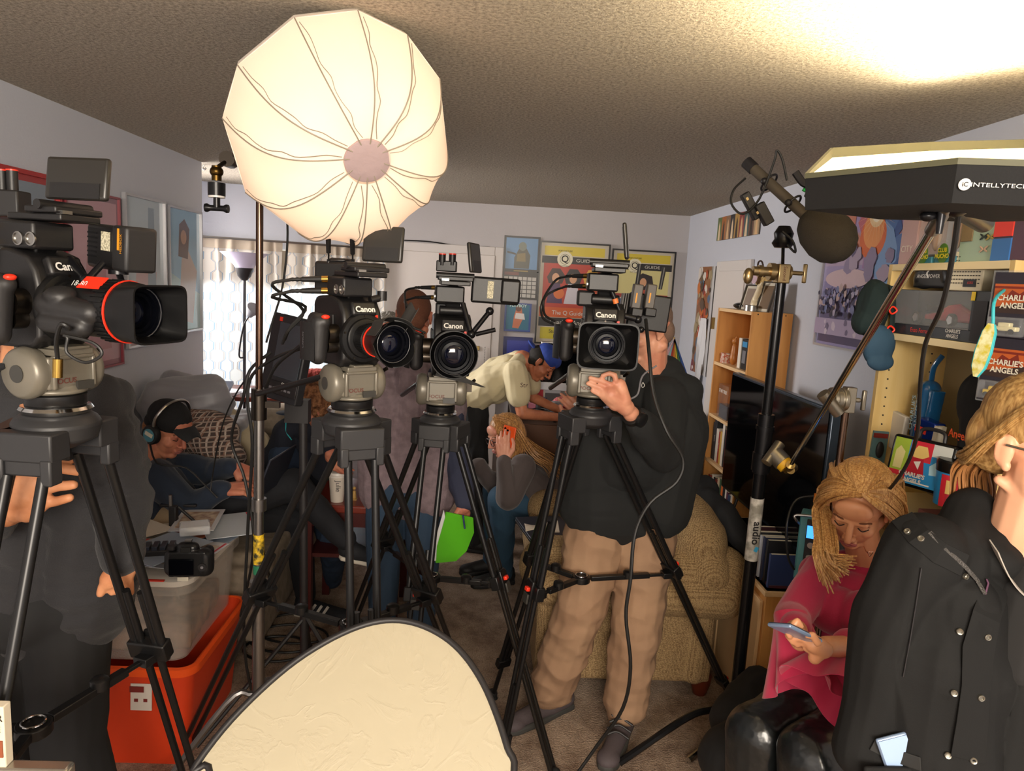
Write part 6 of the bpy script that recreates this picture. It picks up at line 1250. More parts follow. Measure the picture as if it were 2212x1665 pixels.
def cuff(c0, c1, r0, r1, seed, nm='flared_cuff'):
    ax_ = (c1-c0); x_, y_, z_ = frame(ax_)
    def fn(u, v):
        a = u*2*math.pi; rr = r0+(r1-r0)*v**1.2; w = .014*v*math.sin(a*5+seed)+.010*v*math.sin(a*3+seed*2)
        return c0+ax_*(v*(1+.10*math.sin(a*2+seed)))+x_*(math.cos(a)*(rr*.9+w))+y_*(math.sin(a)*(rr*.75+w))
    M().grid(fn, 48, 14, .002).build(nm, mcuf, p9)
cuff(at(1708, 1325, Y9-.16), at(1738, 1490, Y9-.30), .05, .105, 1.2); cuff(at(1850, 1385, Y9-.28), at(1775, 1500, Y9-.38), .052, .118, 2.9)
mlea = mat('black_leather', '15191b', .28, bump=(14, .35, .02), spec=.7)
fuse('leather_trousers', lg9+[('e', h9, (.17, .16, .12))], mlea, p9, voxel=.006, fold=.010, fscale=7)
mh9 = mat('honey_blonde_hair', 'cfa468', .4, var=(7, '9c6c3a'), stretch=(34, 34, 3), spec=.5)
fuse('hair', [('e', PH(-.030, .0, .046), (.100, .090, .084), FH), ('e', PH(-.075, 0, -.01), (.055, .085, .085), FH)], mh9, p9, voxel=.004, fold=.002, fscale=60)
pt9 = PH(.055, .012, .118)   # parting
def G(*p): return [V(q) for q in p]
sd = [1, -1]
# side towards the left of the picture falls forward over the shoulder
L9 = []
for j, (a, b) in enumerate(((1785, 1262), (1797, 1258), (1812, 1246), (1828, 1225), (1842, 1208))):
    L9.append(G(pt9, PH(.066-.014*j, -.045, .098), PH(.052-.020*j, -.084, .04), PH(.035-.02*j, -.100, -.03), at(1766+8*j, 1165, Y9-.05), at(1764+9*j, 1205, Y9-.10), at(a, b, Y9-.12)))
locks('long_hair', L9, mh9, p9, 120, .0085, .018, seed=11, wav=.008)
R9 = []
for j in range(6):
    R9.append(G(pt9, PH(.066-.02*j, .052, .096), PH(.050-.022*j, .084, .050), PH(.020-.02*j, .102, -.01), PH(-.01-.012*j, .104, -.08), PH(-.02, .10, -.15), PH(-.02-.01*j, .08, -.24)))
locks('long_hair', R9, mh9, p9, 150, .0085, .016, seed=12, wav=.006)
B9 = [G(pt9, PH(.0, s_*.045, .134-.028*s_*s_), PH(-.07, s_*.068, .105-.03*s_*s_), PH(-.12, s_*.075, .02), PH(-.13, s_*.08, -.08), PH(-.12, s_*.07, -.2)) for s_ in (-1.2, -.6, 0, .6, 1.2)]
locks('long_hair', B9, mh9, p9, 120, .010, .016, seed=13)
nk = M().tube([at(1866, 1180, Y9-.06), at(1872, 1192, Y9-.09), at(1880, 1195, Y9-.10)], .0012)
nk.build('necklace', mat('rose_gold', 'd8a88c', .25, 1), p9); M().tube([at(1880, 1195, Y9-.105)+V((.008*math.sin(a)**3, 0, .007*math.cos(a)-.003*math.cos(2*a))) for a in [k*.7 for k in range(9)]], .0016, closed=True, sub=3).build('heart_pendant', mat('rose_gold'), p9)
t = thing('mobile_phone', 'pale blue mobile phone in the hands of the person in magenta', 'phone', at(1716, 1366, Yp))
pa, pb2 = at(1681, 1349, Yp-.02), at(1752, 1383, Yp-.0); pd = (pb2-pa).normalized(); px_, py_, pz_ = frame(pd, V((.3, .5, .8)))
Rp = Matrix((pd, px_, py_)).transposed(); M().box((pa+pb2)/2, ((pb2-pa).length, .07, .009), Rp).build('body', mat('pale_blue_metal', '8fa6c8', .25, .5), t, bevel=.004, seg=3); M().box((pa+pb2)/2+py_*.0052, ((pb2-pa).length*.95, .064, .001), Rp).build('screen', mat('phone_screen', '26303f', .1), t)
M().bx(1.05, 1.40, 1.75, 2.12, .38, .44).build('stool_seat_tmp', mk_, p9) if False else None
ch = thing('chair', 'black folding chair with chrome legs under the person in magenta', 'chair', (h9.x, h9.y, 0))
M().box((h9.x-.02, h9.y-.02, h9.z-.17), (.42, .42, .05), rotm(.6)).build('seat', mat('black_vinyl', '17171a', .5), ch, bevel=.012)
for dx, dy in ((-.2, -.16), (.2, -.16), (-.2, .18), (.2, .18)): M().tube([(h9.x+dx*.8, h9.y+dy*.8, h9.z-.18), (h9.x+dx, h9.y+dy, .02)], .012).build('leg', mchr, ch)
for a, b in (((1487, 1643), (1560, 1587)),): cl = M().tube([atZ(1487, 1643, .015), atZ(1540, 1600, .05), at(1560, 1585, 2.35), at(1600, 1590, 2.2)], .014)
cl.build('leg', mchr, ch)
# ---- 10: girl in black jacket, cut by the right edge
Y0 = 1.18
hc0 = at(2258, 972, Y0); f0 = V((.22, -.96, -.12)); hp, PH, FH = head(hc0, f0, Z3, 1.03, .45)
n0 = at(2208, 1165, Y0+.03); h0 = at(2110, 1800, Y0+.03)
sA = at(1998, 1195, Y0+.04); eA = at(1912, 1390, Y0+.05); wA = at(1862, 1640, Y0+.03)
sB = at(2420, 1210, Y0); eB = at(2470, 1450, Y0); wB = at(2440, 1650, Y0)
tr0 = torso(h0, n0, (1, .0, 0), .205, .19, .12)
p0_ = body('person with fair hair in a black rain jacket at the right edge', hp+[('c', hc0-Z3*.06, .056, n0-Z3*.02, .060), ('c', n0-Z3*.02, .06, n0-Z3*.08+V((0, -.03, 0)), .07)]+slim(tr0, .02)+limb(sA, .035, eA, .03, wA, .024)+limb(sB, .035, eB, .03, wB, .024)+hand(wA, (.1, -.1, -1), (-.9, 0, 0), curl=(.4,)*4)+hand(wB, (0, 0, -1), (.9, 0, 0), curl=(.4,)*4)+limb(h0-X3*.08, .08, V((h0.x-.08, Y0, .5)), .06, V((h0.x-.08, Y0, .08)), .05)+limb(h0+X3*.08, .08, V((h0.x+.08, Y0, .5)), .06, V((h0.x+.08, Y0, .08)), .05), mat('skin_fair', 'e0aa88', .45, var=(4, 'd99c7a'), spec=.4), vox=.0032)
face(p0_, hc0, f0, Z3, 1.03, brow='8a6a48')
mjk = mat('black_canvas', '141414', .8, bump=(400, .25, .001), spec=.25)
jk = fuse('jacket', tr0+limb(sA, .070, eA, .066, wA+Z3*.03, .060)+limb(sB, .075, eB, .070, wB+Z3*.03, .055)+[('c', h0, .13, h0+Z3*.2, .135), ('c', n0+V((-.055, -.03, -.035)), .042, n0+V((-.075, .03, .0)), .040), ('c', n0+V((.055, -.03, -.035)), .042, n0+V((.075, .03, .0)), .040), ('c', n0+V((-.075, .05, -.005)), .05, n0+V((.075, .05, -.005)), .05), ('c', V((h0.x-.12, Y0-.02, h0.z+.02)), .105, n0+V((-.11, -.01, -.13)), .085), ('c', V((h0.x+.12, Y0-.02, h0.z+.02)), .105, n0+V((.11, -.01, -.13)), .085), ('c', V((h0.x, Y0-.035, h0.z+.02)), .11, n0+V((0, -.02, -.20)), .09), ('c', n0+V((-.13, .0, -.03)), .045, n0+V((-.07, .05, .035)), .042)], mjk, p0_, voxel=.0045, smooth=5, fold=.011, fscale=6, fdir=(1.3, 1, .7))
mtee = mat('black_tee', '1b1a1a', .9); fuse('t_shirt', [('c', n0+V((-.01, -.055, -.07)), .055, n0+V((0, -.04, -.2)), .09)], mtee, p0_, voxel=.004)
# find the front surface of the jacket along a pixel ray
bpy.context.view_layer.update()
def onobj(o, px, py, lift=.002):
    d = ray(px, py).normalized(); o_ = CAM-WO[o.name]
    hit, loc, nr, _ = o.ray_cast(o_, d)
    if not hit: return None, None
    return loc+WO[o.name]+nr*lift, nr
mfl = mat('jacket_flap', '1f1f1e', .72, bump=(400, .25, .001))
def strip_on(o, pts, w, mt, nm, th=.003, par=None):
    q = [onobj(o, *p, lift=.003) for p in pts]; q = [a for a in q if a[0] is not None]
    if len(q) < 2: return
    m = M(); rings = []
    for i, (p, n_) in enumerate(q):
        d = (q[min(i+1, len(q)-1)][0]-q[max(i-1, 0)][0]).normalized(); s_ = n_.cross(d).normalized()
        rings.append([p+s_*w, p+s_*w+n_*th, p-s_*w+n_*th, p-s_*w])
    m.loft(rings); return m.build(nm, mt, par or o, bevel=.001)
strip_on(jk, [(2150, 1265), (2128, 1330), (2112, 1400), (2105, 1480), (2098, 1560), (2090, 1640)], .026, mjk, 'storm_flap', .0015)
strip_on(jk, [(1950, 1120), (1985, 1160), (2030, 1195), (2080, 1220)], .020, mjk, 'collar_flap', .002)
strip_on(jk, [(1885, 1605), (1930, 1628), (1990, 1648)], .012, mfl, 'pocket_flap')
strip_on(jk, [(1990, 1225), (1978, 1300), (1962, 1380), (1952, 1460)], .0012, mk_, 'front_seam')
strip_on(jk, [(2008, 1152), (2040, 1185), (2080, 1222), (2108, 1255), (2124, 1284)], .004, mat('zip_metal', '5c5a58', .4, .8, bump=(500, 1, .003)), 'zip')
strip_on(jk, [(2124, 1284), (2130, 1262), (2126, 1248)], .0015, mat('zip_pull_cord', '5a3a50', .5), 'zip_pull')
for (px, py) in ((1962, 1150), (1990, 1165), (2082, 1243), (2073, 1362), (2060, 1495), (2047, 1630), (2131, 1374), (2117, 1505), (2101, 1641), (1931, 1656)):
    p, n_ = onobj(jk, px, py, .004)
    if p is None: continue
    if n_.y > 0: continue
    sn = M().lathe(p, n_, [(-.003, .0058), (.0016, .0058), (.0026, .0048), (.0022, .003), (.0005, .0028), (.0004, .0001)], 18).build('snap_button', mat('antique_metal', '8f8b80', .3, .9), jk)
for sx in (-1,): 
    M().grid(lambda u, v: n0+V((-.045-.05*u, -.065+.02*u, -.06+.075*u-.012*math.sin(u*3)))+V((-.004, -.03, -.012))*v, 8, 3, .002).build('collar_lining', mat('grey_lining', '9c958c', .8), jk)
mf = hairb('fair_hair', 'b8935c', '8a6538', (30, 30, 5))
fuse('hair', [('e', PH(-.020, 0, .048), (.100, .083, .084), FH), ('e', PH(-.075, 0, .0), (.050, .076, .075), FH)], mf, p0_, voxel=.0035, fold=.0015, fscale=60)
G0 = [[PH(.075, .0, .10), PH(.045, -.055, .105), PH(.01, -.082, .07), PH(-.02-.004*j, -.088, .028-.008*j), PH(-.065, -.078, -.02-.006*j), PH(-.10, -.05, -.05)] for j in range(5)]
locks('combed_hair', G0, mf, p0_, 110, .006, .010, seed=21, wav=.002, r2=.004)
G1 = [[PH(-.08, -.04+.03*j, -.03), PH(-.105, -.05+.03*j, -.075), PH(-.10, -.045+.03*j, -.12), PH(-.08, -.05+.02*j, -.16)] for j in range(4)]
locks('ponytail', G1, mat('auburn_tail', '8a5c30', .6), p0_, 60, .007, .02, seed=22)
M().tube([PH(.092, -.050, .016), PH(.05, -.078, .014), PH(.0, -.088, .010)], .0022).tube([PH(.094, -.030+.024*math.cos(a), -.002+.018*math.sin(a)) for a in [k*.785 for k in range(8)]], .0015, closed=True).build('glasses', msil, p0_)
fuse('trousers', limb(h0-X3*.08, .11, V((h0.x-.08, Y0, .5)), .08, V((h0.x-.08, Y0, .08)), .065)+limb(h0+X3*.08, .11, V((h0.x+.08, Y0, .5)), .08, V((h0.x+.08, Y0, .08)), .065), mat('black_trousers'), p0_, voxel=.009)
for dx in (-.08, .08): shoe('shoe', V((h0.x+dx, Y0+.08, 0)), V((h0.x+dx, Y0-.2, 0)), mat('black_shoe'), p0_)
p, n_ = onobj(jk, 1945, 1605, .010)
if p is not None:
    t = thing('mobile_phone', 'pale blue mobile phone sticking out of the black jacket pocket', 'phone', p-Z3*.08); Rp = rotm(-.15, 0, -.42)
    M().box(p-Z3*.035+V((.01, 0, 0)), (.054, .008, .11), Rp).build('body', mat('pale_blue_metal'), t, bevel=.0035, seg=3); M().box(p-Z3*.035+V((.01, 0, 0))-Y3*.0052, (.049, .001, .105), Rp).build('back_glass', mat('ice_blue_glass', '9cb4d8', .15), t)

if p is not None: M().box(p+V((.012, -.012, -.085)), (.13, .010, .10), rotm(-.12, 0, -.10)).build('pocket', mjk, jk, bevel=.004)
# ================= left side: storage bins, papers, camera =================
def tote(name, label, x0, x1, y0, y1, z0, z1, mt, rim_mt, taper=.90, rim=.03, th=.004):
    t = thing(name, label, 'bin', ((x0+x1)/2, (y0+y1)/2, z0)); cx, cy = (x0+x1)/2, (y0+y1)/2; hx, hy = (x1-x0)/2, (y1-y0)/2
    def ring(z, k, off=0, n=8):
        pts = []; r = .05*k
        for sx, sy, a0 in ((1, -1, -90), (1, 1, 0), (-1, 1, 90), (-1, -1, 180)):
            for q in range(n): a = math.radians(a0+q*90/(n-1)); pts.append(V((cx+sx*(hx*k-r)+math.cos(a)*(r+off), cy+sy*(hy*k-r)+math.sin(a)*(r+off), z)))
        return pts
    M().loft([ring(z0, taper), ring(z1, 1), ring(z1, 1, -th), ring(z0+th, taper, -th)], cap=True).build('bin_body', mt, t)
    M().loft([ring(z1-rim, 1, .001), ring(z1-rim, 1, .016), ring(z1, 1, .018), ring(z1+.004, 1, .004), ring(z1, 1, -th)], cap=False).build('rim', rim_mt, t)
    return t, ring
BX = (-1.70, -.99); BY = (2.42, 3.0)
mor = mat('orange_plastic', 'd8401c', .4); morr = mat('orange_rim', 'f0561c', .35)
ot, _ = tote('storage_bin', 'orange plastic storage bin on the floor under the clear one', BX[0], BX[1], BY[0], BY[1], 0, .40, mor, morr)
q = V((-1.165, 2.418, .285)); st_ = M().box(q, (.075, .002, .10), rotm(0, -.06)).build('price_sticker', mat('sticker_white', 'd8cfc4', .6), ot)
for dx, dz, w_, h_ in ((-.015, .03, .05, .022), (-.018, -.012, .014, .012), (.015, -.012, .014, .012), (-.01, -.035, .03, .006)): M().box(q+V((dx, -.0016, dz)), (w_, .001, h_), rotm(0, -.06)).build('sticker_print', mat('maroon_print', '7a2018', .6), st_)
mclr = mat('frosted_clear', 'd8cfc4', .15, alpha=.24)
ct, ring = tote('storage_bin', 'clear plastic storage bin with white lid stacked on the orange bin', -1.66, -1.01, 2.44, 2.98, .405, .70, mclr, mat('frosted_clear'), .93)
M().loft([[p*1.0 for p in [V((q.x, q.y, .702)) for q in ring(0, 1, .014)]], [V((q.x, q.y, .722)) for q in ring(0, 1, .016)], [V((q.x, q.y, .728)) for q in ring(0, 1, .0)]]).build('lid', mat('white_lid', 'd8d0c4', .5), ct)
M().box((-1.16, 2.425, .727), (.16, .012, .004)).build('lid_stripe', mat('red_lever'), ct)
tag(fuse('magazines', [('b', (-1.3, 2.7, .47), (.5, .42, .10), rotm(.1)), ('b', (-1.35, 2.72, .55), (.35, .32, .05), rotm(.4))], mat('mixed_paper', 'a8846c', .7, var=(9, '4c4038')), voxel=.012, fold=.004, fscale=20), 'loose papers inside the clear storage bin', 'papers', kind='stuff')
# papers, sleeves and packets heaped on the lid
R2 = random.Random(5); ZT = .7295
pc = [('cfc8bc', 'cream'), ('b8a890', 'tan'), ('8c98a8', 'grey-blue'), ('c4c4c8', 'silvery'), ('a85a3c', 'rust'), ('ddd6ca', 'ivory'), ('b0b8c0', 'pale grey'), ('c9a070', 'kraft')]
posn = ['at the front right corner of the lid', 'near the middle of the lid', 'at the back of the lid', 'at the right edge of the lid', 'beside the small black camera', 'at the far left of the lid', 'behind the battery charger', 'on top of the heap', 'at the back right corner of the lid', 'in front of the armrest', 'under the clear case', 'half over the right edge']
for k in range(12):
    x = -1.05-.36*R2.random()+(.03 if k > 5 else 0); y = 2.5+.46*R2.random(); w_, h_ = R2.choice([(.17, .26), (.21, .28), (.13, .18), (.2, .25)]); c, cn = pc[k % 8]; z = ZT+.004+k*.0052
    R = rotm(R2.uniform(-.9, .9)); t = thing('paper_packet', '%s paper packet %s, on the clear bin' % (cn, posn[k]), 'paper', (x, y, z), 'paper packets on the clear bin')
    M().box((x, y, z), (w_, h_, .0035), R).build('sheet', mat('pk_'+c, c, .25 if k % 2 else .6), t, bevel=.001)
    if k % 2: M().box(V((x, y, z+.0022)), (w_*.8, h_*.75, .0008), R).build('print', mat('mixed_print', '8c6a5c', .35, var=(30, 'c9b8a0')), t)
    if k % 3 == 0: M().box(V((x, y, z+.0022))+R@V((w_*.44, 0, 0)), (.008, h_*.95, .001), R).build('red_edge', mat('red_print', 'b82430', .5), t)
q = V((-1.09, 2.72, ZT+.085)); t = thing('clear_case', 'small clear plastic case on top of the papers', 'case', q); M().box(q, (.11, .09, .035), rotm(.4)).build('shell', mat('clear_shell', 'e8ecf2', .08, alpha=.45), t, bevel=.006); M().box(q-Z3*.005, (.06, .04, .012), rotm(.4)).build('earbuds', mat('poster_white'), t, bevel=.005)
q = V((-1.14, 2.53, ZT+.055)); t = thing('battery_charger', 'black four slot battery charger on the papers behind the small camera', 'charger', q); Rc = rotm(.25); M().box(q, (.11, .07, .045), Rc).build('base', mk_, t, bevel=.004)
for k in range(4): M().box(q+Rc@V((-.04+.027*k, 0, .026)), (.02, .062, .02), Rc).build('battery', mat('slate_blue'), t, bevel=.002)
q = V((-1.34, 2.56, ZT+.05)); t = thing('figure_packet', 'clear blister packet with orange figures at the left of the lid', 'packet', q); M().box(q, (.18, .02, .16), rotm(.2, -.7)).build('blister', mat('clear_shell'), t, bevel=.006)
for k in range(5): M().ell(q+V((-.06+.03*k, -.005+.02*(k % 2), .01*(k % 3))), (.012, .008, .022)).build('toy', mat('toy_orange', 'd07a24', .5), t)
# stills camera seen from the back
q = at(398, 1232, 2.40); q = V((q.x, 2.44, ZT+.012)); Rd = rotm(.12)
dc = thing('stills_camera', 'black stills camera standing with its screen towards us on the clear bin lid', 'camera', q)
fuse('body', [('c', q+Rd@V((-.055, 0, .03)), .028, q+Rd@V((-.055, 0, .075)), .026), ('c', q+Rd@V((.055, 0, .03)), .030, q+Rd@V((.055, 0, .075)), .028), ('b', q+Rd@V((0, 0, .052)), (.125, .052, .09), Rd), ('c', q+Rd@V((-.018, 0, .105)), .022, q+Rd@V((.014, 0, .105)), .022), ('c', q+Rd@V((.06, .03, .02)), .018, q+Rd@V((.06, .03, .085)), .018)], mat('satin_black', '151618', .35), dc, voxel=.003)
M().box(q+Rd@V((-.018, -.030, .045)), (.082, .004, .058), Rd).build('screen', mgl, dc, bevel=.002); M().box(q+Rd@V((-.002, -.028, .108)), (.034, .012, .018), Rd).build('eyepiece', rub, dc, bevel=.003)
M().cyl(q+Rd@V((.052, -.028, .045)), q+Rd@V((.052, -.034, .045)), .014).build('control_dial', mk_, dc); M().cyl(q+Rd@V((.052, -.034, .045)), q+Rd@V((.052, -.036, .045)), .005).build('set_button', mat('grey_print'), dc)
M().cyl(q+Rd@V((-.055, 0, .10)), q+Rd@V((-.055, 0, .112)), .014).build('mode_dial', mk_, dc); M().box(q+Rd@V((0, 0, .132)), (.022, .02, .006), Rd).build('hot_shoe', msil, dc); M().box(q+Rd@V((-.012, -.031, .002)), (.036, .003, .014), Rd).build('name_sticker', mat('cream_sticker'), dc)
# ---- bottom left corner: little glass-topped table with a pale paperback
gt = thing('side_table', 'silver framed table corner at the bottom left', 'table', (-.62, .82, .6)); zt = .99
cq = atZ(165, 1640, zt)
M().bx(cq.x-.5, cq.x, cq.y-.03, cq.y, zt-.05, zt).bx(cq.x-.03, cq.x, cq.y-.4, cq.y-.03, zt-.05, zt).build('frame', mat('brushed_silver', 'b4b0a8', .25, .9), gt, bevel=.006); M().bx(cq.x-.5, cq.x-.03, cq.y-.4, cq.y-.03, zt-.012, zt-.006).build('table_top', mat('mat_glass', '8c8264', .2), gt)
for dx, dy in ((-.02, -.02), (-.48, -.02), (-.02, -.38), (-.48, -.38)): M().cyl((cq.x+dx, cq.y+dy, 0), (cq.x+dx, cq.y+dy, zt-.05), .014).build('leg', mat('brushed_silver'), gt)
q = at(-20, 1640, cq.y-.02+.0); bq = V((q.x, cq.y-.015, zt)); t = thing('paperback', 'pale paperback with dark lettering at the bottom left corner', 'book', bq); tr_ = at(15, 1520, cq.y-.015)
M().bx(tr_.x-.13, tr_.x, cq.y-.025, cq.y-.005, zt, tr_.z).build('cover', mat('book_cream', 'd8cdb8', .5), t, bevel=.002); text('UR', V((tr_.x-.012, cq.y-.026, tr_.z-.02)), X3, Z3, .017, mk_, t); text('LE', V((tr_.x-.012, cq.y-.026, tr_.z-.04)), X3, Z3, .015, mk_, t); M().box((tr_.x-.014, cq.y-.026, tr_.z-.075), (.022, .002, .03)).build('cover_picture', mat('sepia_print', '8c4a30', .6), t)
# ================= left couch with bedding, behind the seated person =================
mcou = mat('taupe_upholstery', '8f8272', .9, var=(20, '7c7060'))
co = thing('couch', 'taupe couch along the left wall with bedding heaped on it', 'couch', (-1.3, 3.9, 0))
fuse('base', [('b', (-1.32, 3.9, .28), (.72, 1.5, .36)), ('b', (-1.25, 3.9, .46), (.62, 1.35, .10))], mcou, co, voxel=.014, smooth=5)
fuse('armrest', [('c', at(325, 1110, 3.1), .075, at(425, 1125, 3.05), .07), ('b', (-1.38, 3.12, .40), (.5, .14, .6))], mat('tan_leather', 'a08a6c', .5), co, voxel=.008, smooth=5)
fuse('backrest', [('c', (-1.62, 3.2, .82), .10, (-1.60, 4.4, .85), .10), ('b', (-1.62, 3.8, .6), (.18, 1.3, .5))], mcou, co, voxel=.014)
fuse('back_cushion', [('c', at(575, 905, 4.35), .10, at(660, 905, 4.35), .10), ('b', at(615, 970, 4.38), (.42, .14, .3))], mcou, co, voxel=.01)
q1, q2 = at(352, 862, 3.65), at(450, 862, 3.7)
tag(fuse('duvet', [('c', q1, .10, q2, .12), ('c', at(380, 848, 3.8), .11, at(450, 880, 3.7), .11), ('e', at(372, 880, 3.7), (.16, .16, .10)), ('b', (-1.40, 3.8, .78), (.30, .5, .5))], mat('grey_satin', '8a8a90', .45, sheen=.3), voxel=.008, fold=.022, fscale=6, fdir=(.5, 1, 1.8)), 'crumpled grey duvet heaped against the left wall', 'duvet')
tag(fuse('canvas_bag', [('c', at(470, 905, 3.95), .09, at(545, 960, 3.9), .10), ('e', at(500, 960, 3.85), (.18, .14, .16)), ('b', (-1.15, 4.0, .62), (.4, .3, .3))], mat('beige_canvas', 'b0a286', .85, bump=(60, .4, .006)), voxel=.008, fold=.015, fscale=7), 'beige canvas bag slumped on the couch', 'bag')
def plaid():
    m = mat('plaid_flannel', '3a322f', .9); nt = m.node_tree; N = nt.nodes.new; L = nt.links.new; b = nt.nodes['Principled BSDF']
    tc = N('ShaderNodeTexCoord'); mp = N('ShaderNodeMapping'); mp.inputs['Rotation'].default_value = (.15, .1, .5); L(tc.outputs['Object'], mp.inputs[0]); prev = None
    for ax_, sc, c in (('X', 7, '8c6a5a'), ('Z', 7, '7a5c50'), ('X', 13, 'b4a498'), ('Z', 13, 'a49488')):
        w = N('ShaderNodeTexWave'); w.bands_direction = ax_; w.inputs['Scale'].default_value = sc; L(mp.outputs[0], w.inputs['Vector'])
        r = N('ShaderNodeValToRGB'); r.color_ramp.elements[0].position = .86; r.color_ramp.elements[1].position = .9; L(w.outputs['Fac'], r.inputs[0])
        mx = N('ShaderNodeMixRGB'); L(r.outputs[0], mx.inputs[0]); mx.inputs[2].default_value = C(c)
        if prev: L(prev.outputs[0], mx.inputs[1])
        else: mx.inputs[1].default_value = C('4a3e3a')
        prev = mx
    L(prev.outputs[0], b.inputs['Base Color']); return m
tag(fuse('plaid_shirt', [('c', at(395, 905, 3.6), .07, at(470, 935, 3.55), .10), ('c', at(420, 940, 3.5), .08, at(495, 985, 3.5), .08), ('e', at(440, 990, 3.55), (.2, .12, .08))], plaid(), voxel=.007, fold=.014, fscale=8), 'brown and grey plaid flannel shirt piled on the couch', 'shirt')
t = thing('mobile_phone', 'black phone lying on the tan armrest', 'phone', at(395, 1092, 3.0)); M().box(at(390, 1093, 3.02)+Z3*.012, (.15, .075, .012), rotm(.1)).build('phone_body', mk_, t, bevel=.004); M().box(at(390, 1093, 3.02)+Z3*.019, (.14, .068, .001), rotm(.1)).build('screen', mat('phone_screen'), t)
q = at(375, 1105, 2.86); t = thing('spring_clamp', 'small black clamp with a metal pin on the tan armrest', 'clamp', q); M().box(q-Z3*.02, (.03, .03, .09)).build('jaw', mk_, t, bevel=.004); M().cyl(q+V((-.01, 0, .02)), q+V((-.012, 0, .07)), .007).build('pin', msil, t); M().cyl(q+V((.02, 0, .02)), q+V((.12, 0, -.07)), .006).build('rod', mk_, t)
# table under the window
wt = thing('window_table', 'red-brown table under the window covered with papers', 'table', (-1.35, 5.0, 0)); mrw = mat('red_wood', '6b2c1c', .35)
q = at(500, 845, 4.75); M().box((-1.45, 4.98, .96), (1.1, .5, .03)).build('table_top', mrw, wt, bevel=.004)
for dx, dy in ((-.5, -.2), (.5, -.2), (-.5, .2), (.5, .2)): M().box((-1.45+dx, 4.98+dy, .47), (.05, .05, .95)).build('leg', mrw, wt)
for k, (dx, c, nm) in enumerate(((-.25, 'd4d4d8', 'white paper stack at the left of the window table'), (.02, 'c8ccd4', 'pale paper stack at the middle of the window table'), (.3, 'dcdce0', 'white paper stack at the right of the window table'))): tag(M().box((-1.5+dx, 4.85, .985+.004*k), (.24, .2, .02+.012*k), rotm(.2*k-.2)).build('paper_stack', mat('pstk'+c, c, .7), bevel=.002), nm, 'papers')
q = V((-1.28, 4.45, .90)); t = thing('equipment_case', 'small pale pink equipment case with black latch beside the canvas bag', 'case', q-Z3*.35); M().box(q, (.24, .16, .14), rotm(.2)).build('case_body', mat('pale_pink_plastic', 'a8968f', .5), t, bevel=.01); M().box(q+V((-.06, -.085, .05)), (.03, .012, .05)).build('latch', mk_, t); M().ell(q+V((.03, -.085, 0)), (.02, .006, .012)).build('badge', mk_, t); M().box(q-Z3*.21, (.2, .14, .28)).build('stand_box', mat('grey_card'), t)
tag(M().box((-1.75, 4.72, 1.03), (.2, .14, .02), rotm(0, .5)).build('dark_notebook', mat('slate_blue')), 'dark notebook leaning on the window table', 'notebook')
# floor lamp with white bowl shade and a small reading head
q = at(528, 590, 5.05); fl = thing('floor_lamp', 'black floor lamp with white bowl shade before the curtains', 'lamp', (q.x, q.y, 0)); X_, Y_ = q.x, q.y
M().lathe((X_, Y_, 0), Z3, [(0, .13), (.02, .13), (.03, .02)], 28).build('base', mk_, fl); M().cyl((X_, Y_, .02), (X_, Y_, q.z-.03), .010).build('pole', mat('gunmetal', '3c3c40', .35, .6), fl)
M().lathe((X_, Y_, q.z-.05), Z3, [(0, .018), (.03, .045), (.085, .06), (.09, .055)], 28).build('shade_holder', mk_, fl)
M().lathe((X_, Y_, q.z+.03), Z3, [(0, .055), (.03, .075), (.08, .125), (.11, .16), (.11, .156), (.08, .118), (.03, .07), (.0, .05)], 36).build('lamp_shade', mat('frosted_shade', 'c8bfd4', .6, trans=.0), fl)
M().tube([(X_, Y_, 1.2), (X_-.03, Y_-.02, 1.22), (X_+.01, Y_-.05, 1.42), (X_+.05, Y_-.05, 1.5)], .006).build('gooseneck', mk_, fl); M().lathe((X_+.05, Y_-.05, 1.50), (.4, -.3, .5), [(0, .02), (.03, .03), (.07, .05), (.08, .05)], 20).build('reading_shade', mat('grey_shade', '8c8c92', .5), fl)
# field monitor on its own stand
q = at(622, 775, 2.75); fm = thing('field_monitor', 'black field monitor on a stand, turned away beside the chrome light stand', 'monitor', (q.x, q.y, 0)); Rm = rotm(-.55, 0, 0) @ rotm(0, -.14, 0) @ rotm(0, 0, .10)
M().box(q, (.20, .04, .33), Rm).build('casing', mat('monitor_black', '222327', .45), fm, bevel=.006); M().box(q+Rm@V((.02, -.022, .03)), (.14, .004, .21), Rm).build('screen', mat('monitor_glass', '39424a', .12), fm, bevel=.002); M().box(q+Rm@V((.02, -.024, -.115)), (.16, .006, .05), Rm).build('button_bar', mk_, fm, bevel=.002)
for k in range(6): M().box(q+Rm@V((-.035+.02*k, -.028, -.118)), (.012, .003, .008), Rm).build('button', mat('grey_print'), fm)
text('SNC', q+Rm@V((.04, -.0285, -.097)), Rm@X3, Rm@Z3, .02, mwht, fm); M().box(q+Rm@V((-.05, -.022, .145)), (.012, .004, .015), Rm).build('red_mark', mred, fm)
M().box(q+V((.04, .0, -.2)), (.09, .05, .09)).cyl(q+V((.06, 0, -.2)), (q.x+.08, q.y, .02), .016).build('stand_pole', mk_, fm)
for an in (100, 215, 330): c, s = math.cos(math.radians(an)), math.sin(math.radians(an)); M().tube([(q.x+.08, q.y, .45), (q.x+.08+c*.42, q.y+s*.42, .03)], .009).tube([(q.x+.08, q.y, .12), (q.x+.08+c*.25, q.y+s*.25, .19)], .006).build('leg', mk_, fm)
